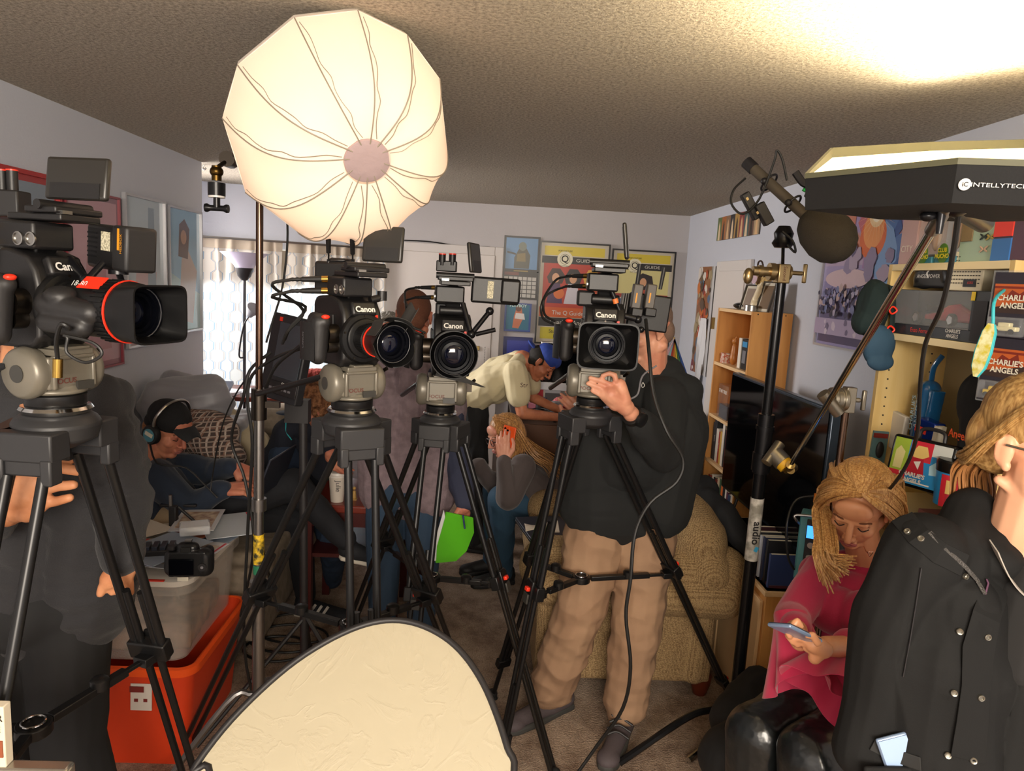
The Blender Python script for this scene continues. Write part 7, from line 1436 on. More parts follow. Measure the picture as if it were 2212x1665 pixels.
for k, pts in enumerate(([(650, 745, 2.0), (590, 800, 2.2), (560, 900, 2.3), (552, 1050, 2.3), (560, 1150, 2.3), (600, 1320, 2.4)], [(660, 750, 2.0), (600, 770, 2.2), (545, 810, 2.25), (535, 870, 2.25), (545, 960, 2.25), (535, 1150, 2.3), (528, 1400, 2.4), (560, 1560, 2.5)], [(585, 760, 2.3), (540, 800, 2.3), (525, 860, 2.3), (500, 950, 2.4), (530, 1040, 2.4), (548, 1180, 2.4), (520, 1330, 2.5)], [(538, 810, 2.4), (510, 850, 2.6), (480, 920, 2.7), (460, 1020, 2.8), (455, 1060, 2.8)])):
    tag(M().tube([at(*p) for p in pts], .0052 if k < 3 else .003).build('video_cable', mcab), ['thick black cable drooping from the antenna camcorder to the floor', 'long black cable running down beside the yellow taped pole', 'black cable crossing behind the yellow taped pole', 'thin black lead crossing in front of the plaid shirt'][k], 'cable')
for k in range(3):
    c0 = atZ(600+25*k, 1400-20*k, .01); tag(M().tube([c0+V((math.cos(a)*(.16+.03*k), math.sin(a)*(.12+.02*k), .006*k)) for a in [j*.7 for j in range(9)]], .006, closed=True).build('coiled_cable', mcab), ['black cable coil on the floor left of the reflector, lowest', 'black cable coil on the floor left of the reflector, middle', 'black cable coil on the floor left of the reflector, topmost'][k], 'cable')
# low coffee table with cup and figures
ctb = thing('coffee_table', 'dark red coffee table behind the left-centre tripod', 'table', (-.62, 3.65, 0)); za = at(728, 1085, 3.5).z
M().bx(-.86, -.36, 3.45, 3.95, za-.04, za).build('table_top', mat('cherry_wood', '7a3226', .3), ctb, bevel=.008); M().bx(-.83, -.39, 3.48, 3.5, za-.12, za-.04).bx(-.83, -.39, 3.48, 3.9, .40, .42).build('cabinet_body', mat('dark_cherry', '4a1a18', .4), ctb)
for dx, dy in ((-.83, 3.48), (-.39, 3.48), (-.83, 3.92), (-.39, 3.92)): M().box((dx, dy, .36), (.04, .04, .73)).build('leg', mat('dark_cherry'), ctb)
q = V((at(728, 1085, 3.52).x, 3.52, za)); cp = thing('coffee_cup', 'white paper coffee cup with lid on the dark red table', 'cup', q); M().lathe(q, Z3, [(0, .030), (.002, .032), (.135, .043)], 28).build('paper_cup', mat('cup_white', 'd9cfc2', .5), cp); M().lathe(q+Z3*.132, Z3, [(0, .046), (.01, .047), (.012, .043), (.022, .041), (.024, .036), (.020, .001)], 28).build('lid', mat('lid_white', 'e6e0d8', .35), cp); text('Julie', q+V((.012, -.042, .09)), V((0, 0, -1)), V((1, .1, 0)), .035, mk_, cp)
for k in range(7): qq = V((-.62+.035*k, 3.56+.05*(k % 3), za)); tag(M().cap(qq+Z3*.012, .012, qq+Z3*.04, .009).ell(qq+Z3*.06, (.009,)*3).box(qq+Z3*.002, (.03, .03, .005)).build('toy_figurine', mat('fig%d' % (k % 4), ['b08a4a', '9c4a3c', '4c6a5c', 'c8b8a0'][k % 4], .5)), 'tiny %s toy figurine beside the coffee cup, %s' % (['ochre', 'brick red', 'green', 'cream'][k % 4], ['nearest the cup', 'second from the cup', 'third from the cup', 'in the middle of the cluster', 'fifth from the cup', 'second from the right', 'at the right end'][k]), 'figurine', 'toy figurines beside the coffee cup')
tag(M().box((-.42, 3.55, za+.015), (.10, .07, .03), rotm(.3)).build('plastic_bag', mat('clear_shell')), 'small clear plastic packet at the right end of the dark red table', 'packet')
tag(fuse('pillow', [('e', at(682, 1040, 3.95), (.11, .07, .09)), ('e', at(690, 1065, 3.95), (.10, .07, .06))], mat('beige_canvas'), voxel=.006, fold=.006), 'small beige pillow left of the coffee cup', 'pillow')
# back area: red knit and orange cloth on a chair, cap, bottle
q = at(678, 820, 4.55); oc_ = thing('orange_chair', 'orange chair draped with a red knitted blanket beyond the left-centre camcorder', 'chair', (q.x, q.y, 0)); fuse('backrest', [('c', q+V((-.06, 0, -.05)), .06, q+V((.12, 0, -.07)), .06), ('b', q+V((.03, 0, -.35)), (.3, .06, .5))], mat('orange_fabric', 'c8581c', .8), oc_, voxel=.01); fuse('knitted_blanket', [('c', q+V((-.10, -.04, .02)), .05, q+V((.06, -.05, .03)), .05)], mat('red_knit', '9c3c34', .95, bump=(90, 1, .01)), oc_, voxel=.006, fold=.006, fscale=30); M().box(q+V((.03, .0, -.75)), (.3, .3, .5)).build('seat', mat('orange_fabric'), oc_)
q = at(630, 862, 3.9); t = thing('face_bottle', 'white bottle beside a navy cap behind the field monitor', 'bottle', q-Z3*.1); M().lathe(q-Z3*.1, Z3, [(0, .03), (.1, .03), (.13, .015), (.15, .015)], 20).build('bottle_body', mat('cup_white'), t)
tag(fuse('navy_cap', [('e', q+V((.05, -.05, -.03)), (.07, .06, .05)), ('e', q+V((.0, -.09, -.06)), (.06, .05, .012))], mat('navy_fleece'), voxel=.005), 'navy cap lying beside the white bottle', 'cap')
tag(M().tube([at(648, 880, 3.7), at(622, 900, 3.7), at(618, 930, 3.7), at(630, 950, 3.7)], .007, flat=.4).build('teal_strap', mat('teal_cord', '3ab8c0', .6)), 'teal strap hanging left of the dark coat', 'strap')
# switch plate and surface cable on the back wall
q = at(858, 605, YB-.006); t = thing('light_switch', 'white light switch plate beside the door', 'switch', q); M().box(q, (.075, .008, .12)).build('plate', mtrim, t, bevel=.002)
for dx in (-.016, .016): M().box(q+V((dx, -.007, 0)), (.01, .012, .024)).build('toggle', mtrim, t)
tag(M().tube([at(855, 518, YB-.012), at(930, 522, YB-.012), at(1000, 533, YB-.012), at(1050, 533, YB-.012), at(1088, 540, YB-.012)], .005).tube([at(1160, 588, YB-.02), at(1165, 588, YB-.02)], .004).build('wall_cable', mcab), 'thin black cable pinned along the top of the door trim', 'cable')
tag(M().tube([at(440, 356, 4.6), at(438, 362, 4.6), at(441, 366, 4.6), at(445, 362, 4.6)], .006).build('ceiling_hook', msil), 'small metal hook near the ceiling at the wall corner', 'hook')
# ================= desk at the back =================
dk = thing('desk', 'cluttered dark desk along the back wall under the posters', 'desk', (.95, 5.4, 0)); DZ = .93; mdk = mat('desk_walnut', '2c211c', .4)
M().bx(.22, 1.6, 4.85, 5.85, DZ-.03, DZ).build('desk_top', mdk, dk, bevel=.004)
for x, y in ((.26, 4.9), (1.56, 4.9), (.26, 5.8), (1.56, 5.8)): M().box((x, y, DZ/2-.02), (.05, .05, DZ-.04)).build('leg', mdk, dk)
M().bx(.25, .60, 4.95, 5.7, .1, DZ-.03).build('drawer_unit', mat('drawer_brown', '5a3a28', .5), dk)
for z in (.25, .5, .74): M().bx(.27, .58, 4.935, 4.95, z-.1, z+.1).build('drawer', mat('drawer_brown2', '6b4630', .5), dk, bevel=.003)
q = at(1240, 788, 5.2); im = thing('desktop_computer', 'silver desktop computer with black screen on the back desk', 'computer', (q.x, q.y, DZ)); Rq = rotm(-.1); M().box((q.x, q.y, DZ+.30), (.50, .02, .36), Rq).build('casing', msil, im, bevel=.004); M().box((q.x, q.y-.011, DZ+.325), (.48, .002, .29), Rq).build('screen', mat('tv_screen'), im); M().box((q.x, q.y-.011, DZ+.15), (.49, .003, .055), Rq).build('chin', mat('imac_silver', 'c8c8cc', .3, .3), im); M().box((q.x, q.y+.05, DZ+.06), (.16, .02, .14)).box((q.x, q.y+.03, DZ+.005), (.2, .18, .01)).build('stand', msil, im)
q = V((at(1160, 800, 5.3).x, 5.3, DZ)); t = thing('card_box', 'red and white card box standing on the back desk', 'box', q); M().box(q+Z3*.09, (.14, .05, .18)).build('box_body', mat('poster_white'), t, bevel=.003); M().box(q+V((.01, -.027, .11)), (.09, .003, .12)).build('red_panel', mat('red_print'), t)
q = V((at(1145, 820, 5.1).x, 5.1, DZ)); t = thing('card_box', 'grey-blue card box with white round emblem on the back desk', 'box', q); M().box(q+Z3*.07, (.12, .05, .14)).build('box_body', mat('blue_grey_card', '5a7080', .6), t, bevel=.003); M().cyl(q+V((0, -.028, .07)), q+V((0, -.026, .07)), .035).build('emblem', mat('poster_white'), t)
q = V((at(1213, 852, 4.95).x, 4.98, DZ)); tag(fuse('beaded_ball', [('e', q+Z3*.055, (.06, .055, .055))], mat('red_beads', 'a8202c', .4, bump=(60, 1, .01), var=(80, 'd88a8a')), voxel=.004, fold=.006, fscale=90), 'red beaded ball ornament on the back desk', 'ornament')
q = V((at(1170, 830, 4.95).x, 4.98, DZ)); tag(M().lathe(q, Z3, [(0, .03), (.07, .03), (.072, .033), (.09, .033), (.092, .01)], 20).build('lens_barrel', mk_), 'small black lens standing on the back desk', 'lens')
cl = [('1c1c20', 'black'), ('7a3040', 'wine red'), ('2c3c5c', 'navy'), ('8c8c90', 'grey'), ('c8b8a8', 'cream'), ('3c5a5c', 'teal')]
for k in range(16):
    x = .32+.075*k; y = 4.93+.13*((k*7) % 3); c, cn = cl[k % 6]
    if abs(x-.88) < .06 and y < 5: y = 5.15
    sz = (.05+.04*((k*3) % 3)/2, .05+.03*(k % 2), .025+.02*((k*5) % 4)); tag(M().box((x, y, DZ+sz[2]/2+.001), sz, rotm(k*.7)).build('gadget', mat('clut'+c, c, .5), bevel=.005), '%s gadget lying on the back desk, %s' % (cn, 'towards its left end' if k < 6 else 'in its middle' if k < 11 else 'towards its right end'), 'gadget', 'gadgets on the back desk')
tag(M().tube([V((.32+.1*k, 4.9+.06*math.sin(k*2.3), DZ+.012+.02*abs(math.sin(k)))) for k in range(12)], .004).build('desk_cable', mcab), 'black cable snaking over the back desk', 'cable')
q = V((at(1405, 800, 5.0).x, 5.05, DZ)); t = thing('office_chair', 'black office chair tucked under the back desk', 'chair', (.95, 4.75, 0)); M().tube([(.62, 4.95, .98), (.68, 4.9, 1.06), (.9, 4.9, 1.08), (1.12, 4.9, 1.05)], .012).build('top_rail', mk_, t); M().box((.95, 4.62, .48), (.40, .4, .07)).cyl((.95, 4.62, .1), (.95, 4.62, .45), .03).build('seat', mk_, t, bevel=.015)
for k in range(5): M().tube([(.95, 4.62, .12), (.95+.28*math.cos(k*1.257), 4.62+.28*math.sin(k*1.257), .04)], .018).build('leg', mk_, t)
q = at(1455, 745, 5.3); pf = thing('rainbow_flag', 'small rainbow flag hanging folded on a gold stick at the right end of the desk', 'flag', (q.x, q.y, DZ)); M().cyl((q.x+.0, q.y, DZ), (q.x-.0, q.y, q.z+.06), .005).build('stick', mat('brass'), pf)
for k, c in enumerate(('c8a0a8', '8ab0b8', 'a83c2c', 'c8782c', 'c8b03c', '3c6a4c', '2c4c8c')):
    a0, a1 = -.5+.16*k, -.5+.16*(k+1); top = V((q.x, q.y-.01, q.z+.05)); w0, w1 = -.09+.03*k, -.09+.03*(k+1)
    M().loft([[top, top+V((.004, 0, 0)), top+V((w1, -.0, -.20-.01*k)), top+V((w0, 0, -.20-.01*k))], [top+V((0, .004, 0)), top+V((.004, .004, 0)), top+V((w1, .02, -.20-.01*k)), top+V((w0, .02, -.20-.01*k))]]).build('stripe', mat('flag'+c, c, .8), pf, smooth=False)
# boxes and books between desk and television
q = V((1.02, 4.55, 0)); t = thing('cardboard_carton', 'white and brown cardboard carton with handle hole behind the armchair', 'box', q); M().box((1.22, 4.45, .42), (.34, .4, .84)).build('carton', mat('carton', 'b8a890', .7), t, bevel=.004); M().box((1.15, 4.248, .74), (.18, .004, .10)).build('orange_panel', mat('orange_card', 'a8683c', .7), t); M().box((1.18, 4.247, .73), (.10, .006, .035)).build('handle_hole', mk_, t); M().box((1.14, 4.247, .60), (.08, .004, .035)).build('barcode', mat('barcode', 'd8d4cc', .6, var=(300, '26262a'), stretch=(1, 1, .02)), t)
for k, (c, cn) in enumerate((('1b1b1d', 'black'), ('23262c', 'charcoal'), ('c8bda8', 'cream'), ('d4ccc0', 'ivory'))): book(1.30, 3.74-.05*k-.02, .66, .04, .30-.02*k, .16, c, '%s large book standing left of the television, %s' % (cn, ['nearest the bookcase', 'second from the bookcase', 'third from the bookcase', 'nearest the screen'][k]), 'large books beside the television') if False else None
t = thing('notebook_stack', 'pile of magazines topped by a yellow book at the left foot of the television', 'books', (1.16, 3.9, 0))
for k in range(7): M().box((1.18+.01*(k % 2), 3.86, .50+.03*k), (.17, .22, .026), rotm(.1*(k % 3)-.1)).build('magazine', mat('mg%d' % k, ['d8d2c8', 'b8382c', '2c3c5c', 'c8c0b4', 'e0dcd4', 'a8a098', 'd4c63a'][k], .5), t, bevel=.002)
M().box((1.2, 3.9, .24), (.24, .3, .48)).build('crate', mk_, t)
# striped window ledge/radiator seen beside the bookcase
m = M()
for k in range(5): m.box((XR-.06, 4.75, .78+.03*k), (.11, .75, .016))
tag(m.build('blind_slats', mat('slat_grey', '8c8c94', .5)), 'low stack of grey slats against the right wall beyond the bookcase', 'blind')
# ================= collectibles on the display shelf =================
zA, zB, zC, zD = 1.965, 1.735, 1.17, .8
def wtext(s, p, size, mt, par, sx=1, y=Z3, x=V((0, -1, 0)), **k): return text(s, p, x, y, size, mt, par, sx=sx, **k)
# top row: boxed toys standing on the top board
def boxy(name, label, y, w, h, d, col, x=1.40, z=zA, cat='box', wcol=None, rz=0, top=None):
    b = V((x+d/2, y, z)); t = thing(name, label, cat, b); R = rotm(rz)
    M().box(b+Z3*h/2, (d, w, h), R).build('box_body', mat('bx_'+col, col, .45), t, bevel=.002)
    if wcol: M().box(b+R@V((-d/2-.001, 0, h*.52)), (.003, w*.78, h*.62), R).build('window', mat('bw_'+wcol, wcol, .15), t)
    return t, b, R
t, b, R = boxy('toy_box', 'pink-grey pyramid sided toy box reading CITY at the left end of the top shelf', 2.37, .09, .24, .10, 'b89898')
wtext('CITY', b+V((-.052, .0, .05)), .03, mat('poster_white'), t)
mcl = mat('blister_clear', 'd8dce0', .06, alpha=.14)
for k, y in enumerate((2.25, 2.15)):
    t, b, R = boxy('toy_packet', 'clear toy packet with yellow lettering, %s of the pair on the top shelf' % ('left' if k == 0 else 'right'), y, .085, .02, .07, '3c8094', x=1.385)
    M().box(b+Z3*.13, (.07, .085, .22)).build('blister', mcl, t, bevel=.006); M().box(b+Z3*.245, (.07, .085, .02)).build('header_card', mat('bx_3c8094'), t)
    M().lathe(b+V((-.037, 0, .028)), (-1, 0, 0), [(0, .030), (.002, .030), (.003, .001)], 20, sx=.8).build('logo_disc', mat('green_logo', '4c7a2c', .4), t); wtext('CLUB\nMUCHO', b+V((-.0405, 0, .028)), .018, mat('yellow_logo', 'e0d22c', .4), t, bold=.03)
    M().ell(b+V((0, 0, .10)), (.012, .022, .06)).ell(b+V((0, 0, .18)), (.014, .018, .02)).build('doll', mat('doll_tone', 'b08a6c', .5), t)
t, b, R = boxy('doll_box', 'large sage green doll box with cut-out window and dragonfly prints on the top shelf', 2.03, .15, .25, .10, '9cb4a0', wcol=None)
M().box(b+V((-.051, .045, .15)), (.004, .05, .18)).build('window', mat('bw_8c7a5c', '8c7a5c', .15), t, bevel=.004); M().lathe(b+V((-.050, -.03, .15)), (-1, 0, 0), [(0, .038), (.0015, .038), (.0016, .001)], 24, sx=1).build('oval_print', mat('sage_dark', '7c9a8a', .5), t)
for (dy, dz, c) in ((.02-.05, .07, '26302c'), (-.055, .068, 'b09a4a'), (-.035, .035, 'c8a894')):
    m = M()
    for a in (.5, -.5, 2.64, -2.64): m.ell(b+V((-.053, dy+.010*math.cos(a), dz+.008*math.sin(a))), (.001, .010, .003), (X3, V((0, math.cos(a), math.sin(a))), V((0, -math.sin(a), math.cos(a)))), n=8, k=6)
    m.build('dragonfly_print', mat('df'+c, c, .5), t)
t, b, R = boxy('doll_box', 'red and blue doll box at the right end of the top shelf', 1.915, .07, .26, .10, '3a2030', x=1.39); M().box(b+V((-.05, 0, .09)), (.004, .07, .05)).build('red_band', mat('red_lever'), t); M().box(b+V((-.05, 0, .03)), (.004, .07, .06)).build('blue_band', mat('bb', '2c6cb0', .4), t); M().ell(b+V((-.05, 0, .18)), (.01, .025, .06)).build('doll', mat('doll_tone'), t)
# second compartment: black zip case, speaker, red model car in box
b = V((1.44, 2.24, zB+.155)); t = thing('zip_case', 'black rounded zip case with white flame lettering on the display shelf', 'case', b)
fuse('case_shell', [('c', b+V((0, .075, .03)), .035, b+V((0, .05, .075)), .035), ('c', b+V((0, -.075, .03)), .035, b+V((0, -.05, .075)), .035), ('b', b+V((0, 0, .045)), (.06, .18, .09))], mat('satin_black'), t, voxel=.004, smooth=5); wtext('ANGEL POWER', b+V((-.037, 0, .035)), .017, mwht, t, bold=.01); M().tube([b+V((-.037, .0, .03)), b+V((-.038, .008, .045)), b+V((-.038, .0, .055)), b+V((-.038, .004, .07))], .002).build('flame_print', mwht, t)
b = V((1.40, 2.07, zB+.150)); t = thing('speaker_box', 'cream perforated speaker box with red badge on the display shelf', 'speaker', b); Rs = rotm(.15); M().box(b+V((.03, 0, .055)), (.05, .125, .115), Rs).build('casing', mat('cream_plastic', 'd4cbb0', .5), t, bevel=.003)
m = M()
for i in range(11):
    for j in range(8): m.box(b+V((.03, 0, .055))+Rs@V((-.0258, -.05+.01*i, -.035+.011*j)), (.001, .006, .003), Rs)
m.build('perforations', mat('dark_grey_hole', '4a463e', .7), t); M().box(b+V((.03, 0, .055))+Rs@V((-.0265, -.02, -.035)), (.002, .045, .022), Rs).build('badge', mk_, t); wtext('ANGELS', b+V((.03, 0, .055))+Rs@V((-.0278, -.02, -.034)), .010, mred, t)
t, b, R = boxy('storage_tin', 'dark grey box behind the cream speaker on the display shelf', 1.95, .10, .14, .12, '4c4a40', x=1.45, z=zB+.150)
b = V((1.44, 2.12, zB)); t = thing('model_car_box', 'boxed red sports car model with dark grey packaging on the display shelf', 'toy', b)
M().bx(1.39, 1.50, 1.90, 2.40, zB, zB+.035).bx(1.47, 1.5, 1.90, 2.40, zB+.035, zB+.148).bx(1.39, 1.50, 1.90, 2.0, zB+.035, zB+.148).bx(1.39, 1.5, 2.385, 2.40, zB+.035, zB+.148).build('packaging', mat('box_charcoal', '2b3036', .4), t, bevel=.002); M().bx(1.388, 1.391, 2.0, 2.385, zB+.035, zB+.145).build('window', mcl, t)
M().bx(1.387, 1.389, 1.93, 1.985, zB+.005, zB+.12).build('black_panel', mk_, t)
cy = 2.19; cz0 = zB+.043; prof = [(-.14, .012), (-.135, .03), (-.07, .038), (-.02, .062), (.03, .066), (.085, .045), (.135, .045), (.14, .02), (.135, .008), (-.13, .008)]
mcr = mat('car_red', 'c0182c', .15, coat=1); car = M().prism([(-a, z) for a, z in prof], (1.46, cy, cz0), V((0, -1, 0))*-1, Z3, .055); cb_ = car.build('model_car', mcr, t, bevel=.008, seg=3)
for dy in (-.088, .085): M().cyl((1.402, cy+dy, cz0+.016), (1.412, cy+dy, cz0+.016), .020, n=20).build('wheel', rub, cb_); M().cyl((1.399, cy+dy, cz0+.016), (1.403, cy+dy, cz0+.016), .014, n=5).build('hub', msil, cb_)
M().bx(1.401, 1.41, cy-.04, cy+.03, cz0+.038, cz0+.056).build('side_window', mgl, cb_)
wtext('Enzo Ferrari', V((1.387, 2.22, zB+.018)), .020, mred, t); wtext("CHARLIE'S\nANGELS", V((1.387, 2.06, zB+.020)), .015, mwht, t, bold=.02); M().bx(1.386, 1.388, 1.985, 2.0, zB+.12, zB+.145).build('yellow_badge', mat('badge_yellow', 'e0c020', .4), t)
t, b, R = boxy('small_box', 'small black box with white lettering at the right end of the car shelf', 1.885, .03, .06, .04, '1f1f22', z=zB, x=1.385)
# caps hanging on the front left edge of the unit
b = at(1895, 680, 2.44); cap_ = fuse('cap', [('e', b+V((-.03, -.02, .02)), (.05, .06, .10)), ('c', b+V((-.045, -.02, -.02)), .05, b+V((.0, -.01, .06)), .05)], mat('dark_green_cotton', '122526', .9), voxel=.005, fold=.006); tag(cap_, 'dark green cap hanging from the upper left edge of the display shelf', 'cap')
M().tube([b+V((.005, -.06, .10)), b+V((.012, -.07, .04)), b+V((.015, -.075, -.04))], .018, flat=.25).build('cap_strap', mat('dark_green_cotton'), cap_); 
for dz in (.02, -.045): M().tube([b+V((.0, -.09, dz+.012)), b+V((.014, -.092, dz)), b+V((.0, -.09, dz-.012)), b+V((-.012, -.092, dz))], .003, closed=True).build('flower_stitch', mred, cap_)
b = at(1898, 745, 2.36); c2_ = fuse('cap', [('e', b+V((0, 0, .0)), (.055, .035, .07)), ('e', b+V((.005, -.015, -.055)), (.045, .02, .03))], mat('denim_teal'), voxel=.005, fold=.003); tag(c2_, 'blue denim cap hanging below the dark green cap', 'cap')
# lower compartment: blue pouch, black cap, packets, lunch boxes
b = at(2020, 900, 2.36); b.x = min(b.x, 1.52); t = thing('pencil_pouch', 'shiny blue vinyl pouch hanging in the display shelf', 'pouch', b-Z3*.12)
b = at(2018, 895, 2.30); b.x = 1.50; fuse('pouch_body', [('c', b+V((0, .010, -.08)), .036, b+V((0, -.0, .08)), .036), ('b', b, (.045, .085, .18), rotm(0, .12))], mat('blue_vinyl', '1c5a8c', .15, coat=.6), t, voxel=.004, smooth=5); M().tube([b+V((0, -.0, .11)), b+V((0, -.005, .16)), b+V((.02, -.01, .2))], .010, flat=.4).build('wrist_strap', mat('blue_vinyl'), t)
wtext("CHARLIE'S\nANGELS", b+V((-.0395, .003, .0)), .026, mat('pale_blue_print', '9cc4dc', .4), t, x=Z3, y=V((0, 1, 0)), bold=.01)
b = at(2100, 920, 2.02); b.x = 1.48; t = fuse('cap', [('e', b+V((0, .01, .07)), (.05, .075, .09)), ('c', b+V((0, .0, .02)), .05, b+V((0, -.01, -.08)), .05)], mat('black_cotton'), voxel=.005, fold=.006); tag(t, 'black cap with orange script hanging in the display shelf', 'cap'); wtext('Angels', b+V((-.055, .0, -.03)), .035, mat('orange_script', 'e0541c', .6), t, bold=.02)
b = at(2052, 945, 2.2); b.x = 1.45; t = thing('foil_packet', 'shiny cobalt foil packet beside the blue pouch', 'packet', b-Z3*.06); M().box(b, (.04, .085, .11), rotm(.1, .1)).build('foil', mat('cobalt_foil', '1c3c9c', .15, .6), t, bevel=.004); M().box(b+V((-.022, .01, .02)), (.002, .05, .02), rotm(.1, .1)).build('red_print', mred, t); M().box(b+V((0, -.05, -.005)), (.03, .016, .10), rotm(.1, .1)).build('card_edges', mat('pages'), t)
b = at(1965, 930, 2.40); b.x = 1.46; tag(M().box(b, (.02, .12, .13), rotm(.0, .1)).build('white_garment_bag', mat('white_bag', 'c8c4bc', .6), bevel=.004), 'white bag with pale blue piping behind the blue pouch', 'bag')
tag(M().tube([b+V((-.014, .06, .08)), b+V((-.016, .03, .045)), b+V((-.016, -.02, .04)), b+V((-.014, -.05, .05))], .006).build('piping', mat('cyan_piping', '3aa0c8', .5)), 'curved cyan piping strip on the white bag', 'piping') if False else None
t = thing('action_packet', 'small grey figure packet hanging on the left side panel of the display shelf', 'packet', at(1898, 965, 2.41)); b = at(1897, 970, 2.405); M().box(b, (.055, .008, .13), rotm(0, 0, .04)).build('card', mat('teal_card', '5a7a80', .4), t); M().box(b+V((0, -.006, .05)), (.05, .004, .016), rotm(0, 0, .04)).build('header', mat('maroon_print'), t); M().ell(b+V((0, -.01, 0)), (.014, .008, .03)).build('toy_figure', mk_, t)
def lunchart(W_, H_, P, par, xd, yd, simple=False):
    # simplified pop-art panels: coloured fields with plain figures
    m = M(); mats = []
    def add(col, pts, k):
        mm = mat('la_'+col, col, .3)
        if mm not in mats: mats.append(mm)
        m.m = mats.index(mm); m.face([P(u*W_, v*H_, .0006+.0002*k) for u, v in pts])
    add('2a8ac8', [(0, 0), (1, 0), (1, 1), (0, 1)], 0); add('9cb83c', [(0, .25), (.28, .25), (.28, 1), (0, 1)], 1); add('c82838', [(.30, .55), (.68, .55), (.68, 1), (.30, 1)], 1); add('c8ccc8', [(.68, .72), (1, .72), (1, 1), (.68, 1)], 1); add('c82838', [(0, 0), (.30, 0), (.30, .25), (0, .25)], 1)
    add('b01c2c', [(.28, .22), (.62, .22), (.56, .62), (.36, .62)], 2); add('e0c070', [(.38, .62), (.34, .72), (.42, .9), (.58, .9), (.64, .7), (.54, .62)], 3); add('dcd8d0', [(.40, .52), (.50, .36), (.52, .56)], 4); add('d8d090', [(.05, .3), (.2, .3), (.22, .7), (.12, .82), (.05, .7)], 2)
    add('a8d0e0', [(.70, .3), (.86, .32), (.88, .5), (.78, .62), (.68, .5)], 2); add('e8e4dc', [(.10, .04), (.75, .04), (.75, .07), (.10, .07)], 3)
    pr = m.build('printed_panel', mats, par, smooth=False)
    text("CHARLIE'S\nANGELS", P(W_*.42, H_*.15, .0016), xd, yd, H_*.13, mwht, pr, bold=.04)
b = at(1975, 1000, 2.12); pa, pb, pc2 = at(1930, 940, 2.16), at(2038, 970, 2.02), at(1918, 1035, 2.16)
xd = (pb-pa).normalized(); xd = V((xd.x, xd.y, 0)).normalized(); yd = V((.15, .12, 1)); yd = (yd-xd*yd.dot(xd)).normalized(); nn = xd.cross(yd)
W_, H_ = .20, .155; o_ = pa-yd*(H_-.01)
t = thing('lunch_box', 'black lunch box with colourful printed lid standing on the display shelf', 'box', o_+xd*.1)
M().prism([(0, 0), (W_, 0), (W_, H_), (0, H_)], o_-nn*.07, xd, yd, .07).build('tin', mat('tin_black', '141517', .25, .4), t, bevel=.012, seg=3)
lunchart(W_-.024, H_-.02, lambda u, v, d: o_+xd*(u+.012)+yd*(v+.010)+nn*d, t, xd, yd); M().tube([o_+xd*.06+yd*H_-nn*.035, o_+xd*.07+yd*(H_+.03)-nn*.035, o_+xd*.13+yd*(H_+.03)-nn*.035, o_+xd*.14+yd*H_-nn*.035], .006).build('handle', mk_, t)
b = at(2062, 1040, 1.98); t = thing('drink_flask', 'squat black lidded flask with printed red and blue wrap beside the lunch box', 'flask', b-Z3*.06)
M().lathe(b-Z3*.07, Z3, [(0, .048), (.10, .05), (.101, .047)], 32).build('printed_wrap', mat('wrap_blue', '2a8ac8', .3), t); M().lathe(b+Z3*.03, Z3, [(0, .052), (.03, .053), (.036, .048), (.038, .001)], 32).build('lid', mat('tin_black'), t)
for k, (c, a0, a1, z0_, z1_) in enumerate((('c82838', 3.4, 4.6, .0, .095), ('e0c070', 3.7, 4.2, .04, .08), ('b01c2c', 3.75, 4.1, .0, .04))): M().grid(lambda u, v: b-Z3*.07+V((math.cos(a0+(a1-a0)*u)*(.0515+.0006*k), math.sin(a0+(a1-a0)*u)*(.0515+.0006*k), z0_+(z1_-z0_)*v)), 10, 2).build('wrap_print', mat('la_'+c, c, .3), t)
tag(M().bx(1.42, 1.52, 1.90, 2.15, zC, zC+.02).build('flat_box', mat('pink_card', 'a86a6c', .5)), 'flat pinkish box lying under the lunch box', 'box')
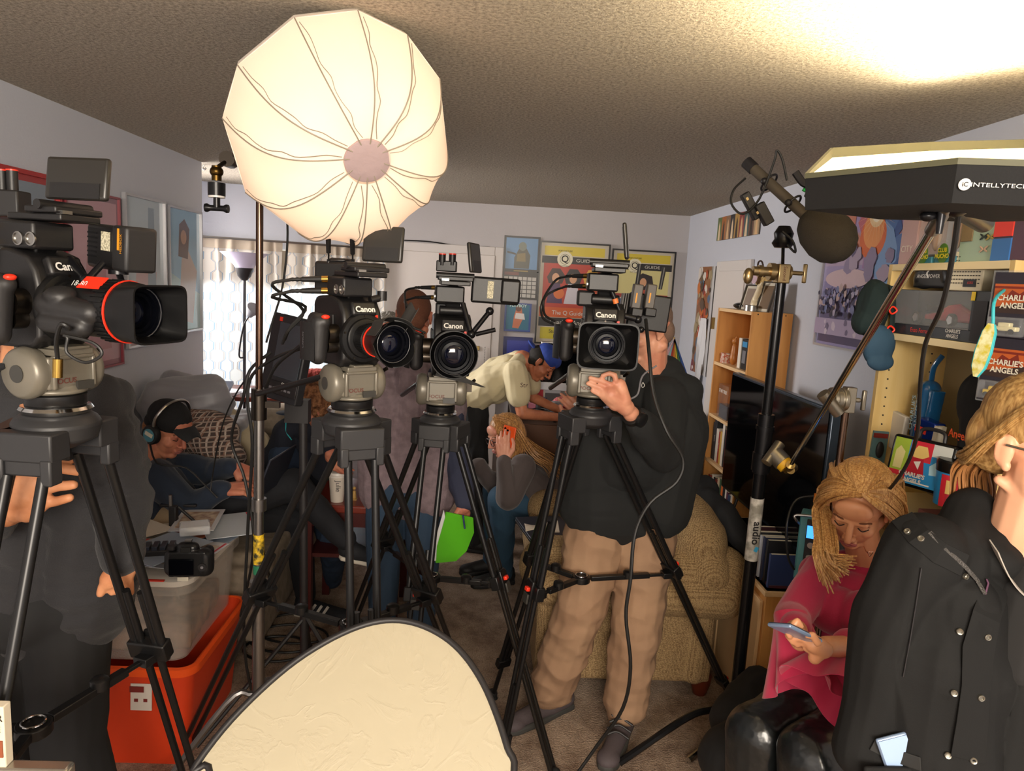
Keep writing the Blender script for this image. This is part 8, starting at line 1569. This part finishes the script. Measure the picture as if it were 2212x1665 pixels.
# carded toy cars hanging on the front edge of the near side panel
def card(k, y_px, label, carc, lettering=True):
    p = at(2185, y_px, 1.80); p.x = 1.36; t = thing('carded_toy_car', label, 'toy', p-Z3*.07, 'carded toy cars on the shelf edge' if False else None); xd = V((.35, -1, 0)).normalized(); yd = Z3; nn = xd.cross(yd)
    o_ = p-xd*.055-yd*.085; m = M(); mats = [mat('card_navy', '2c2a34', .4), mat('card_orange', 'b85a2c', .4), mat('card_rust', '7a2c20', .4), mat('card_brown', '3a2c28', .4)]
    m.prism([(0, 0), (.115, 0), (.115, .17), (0, .17)], o_, xd, yd, .002)
    def f(i, pts, z): m.m = i; m.face([o_+xd*a+yd*c+nn*z for a, c in pts])
    f(1, [(.004, .075), (.111, .075), (.111, .14), (.004, .14)], .0026); f(2, [(.004, .128), (.111, .128), (.111, .134), (.004, .134)], .0029); f(2, [(.03, .10), (.05, .125), (.07, .115), (.09, .13), (.10, .10)], .0029); f(3, [(.004, .065), (.111, .065), (.111, .10), (.004, .078)], .0032)
    m.build('card', mats, t, smooth=False); text("CHARLIE'S\nANGELS", o_+xd*.062+yd*.094+nn*.004, xd, yd, .020, mat('cream_sticker'), t, bold=.03)
    M().box(p+nn*.014-yd*.055, (.09, .024, .05), Matrix((xd, -nn, yd)).transposed()).build('blister', mcl, t, bevel=.006); cm = mat('toycar_'+carc, carc, .3); q = p+nn*.013-yd*.06
    Rq_ = Matrix((xd, -nn, yd)).transposed(); cbod = M().box(q, (.062, .018, .012), Rq_).box(q+yd*.010-xd*.002, (.032, .016, .012), Rq_).build('toy_car', cm, t, bevel=.003)
    for a in (-.02, .02): M().cyl(q+xd*a-yd*.007+nn*.011, q+xd*a-yd*.007+nn*.006, .007).build('wheel', rub, cbod)
    M().box(p-nn*.002, (.125, .003, .18), Rq_).build('protector', mcl, t, bevel=.01)
card(0, 660, 'carded white toy car in a clear protector, upper of the two large ones', 'd4cba0'); card(1, 800, 'carded yellow toy jeep in a clear protector, lower of the two large ones', 'd0b02c')
p = at(2165, 905, 1.80); p.x = 1.37; t = thing('carded_toy', 'maroon carded toy below the two toy car packets', 'toy', p-Z3*.06); M().box(p, (.004, .10, .12), rotm(.3)).build('card', mat('maroon_card', '4c1c20', .4), t); M().ell(p+V((-.012, 0, -.01)), (.008, .02, .03)).build('figure', mat('toy_orange'), t)
# teal and yellow surfboard-like tag with strap
a, b_ = at(2145, 700, 1.72), at(2105, 830, 1.72); dv = (b_-a); t = thing('flip_flop_pouch', 'yellow patterned slim pouch with teal edge hanging before the shelf side', 'pouch', b_)
x_, y_, z_ = frame(dv, V((0, 1, 0))); ol = [(.0, -.008), (.02, -.016), (.07, -.02), (.11, -.017), (.135, -.005), (.135, .005), (.11, .017), (.07, .02), (.02, .016), (0, .008)]
s_ = V((.5, -.85, 0)).normalized(); s_ = (s_-z_*s_.dot(z_)).normalized()
M().prism(ol, a, z_, s_, .010).build('teal_edge', mat('teal_cord'), t, bevel=.002); nrm = z_.cross(s_).normalized(); M().prism([(u, v*.82) for u, v in ol], a+nrm*(.0101), z_, s_, .001).prism([(u, v*.82) for u, v in ol], a-nrm*.0012, z_, s_, .001).build('face', mat('yellow_pattern', 'c8b83c', .5, var=(60, 'e0e0b0')), t); M().tube([a, a+V((.01, .02, .06)), V((1.385, 1.86, 1.9)), V((1.39, 1.86, 1.966))], .004).build('strap', mat('teal_cord'), t)
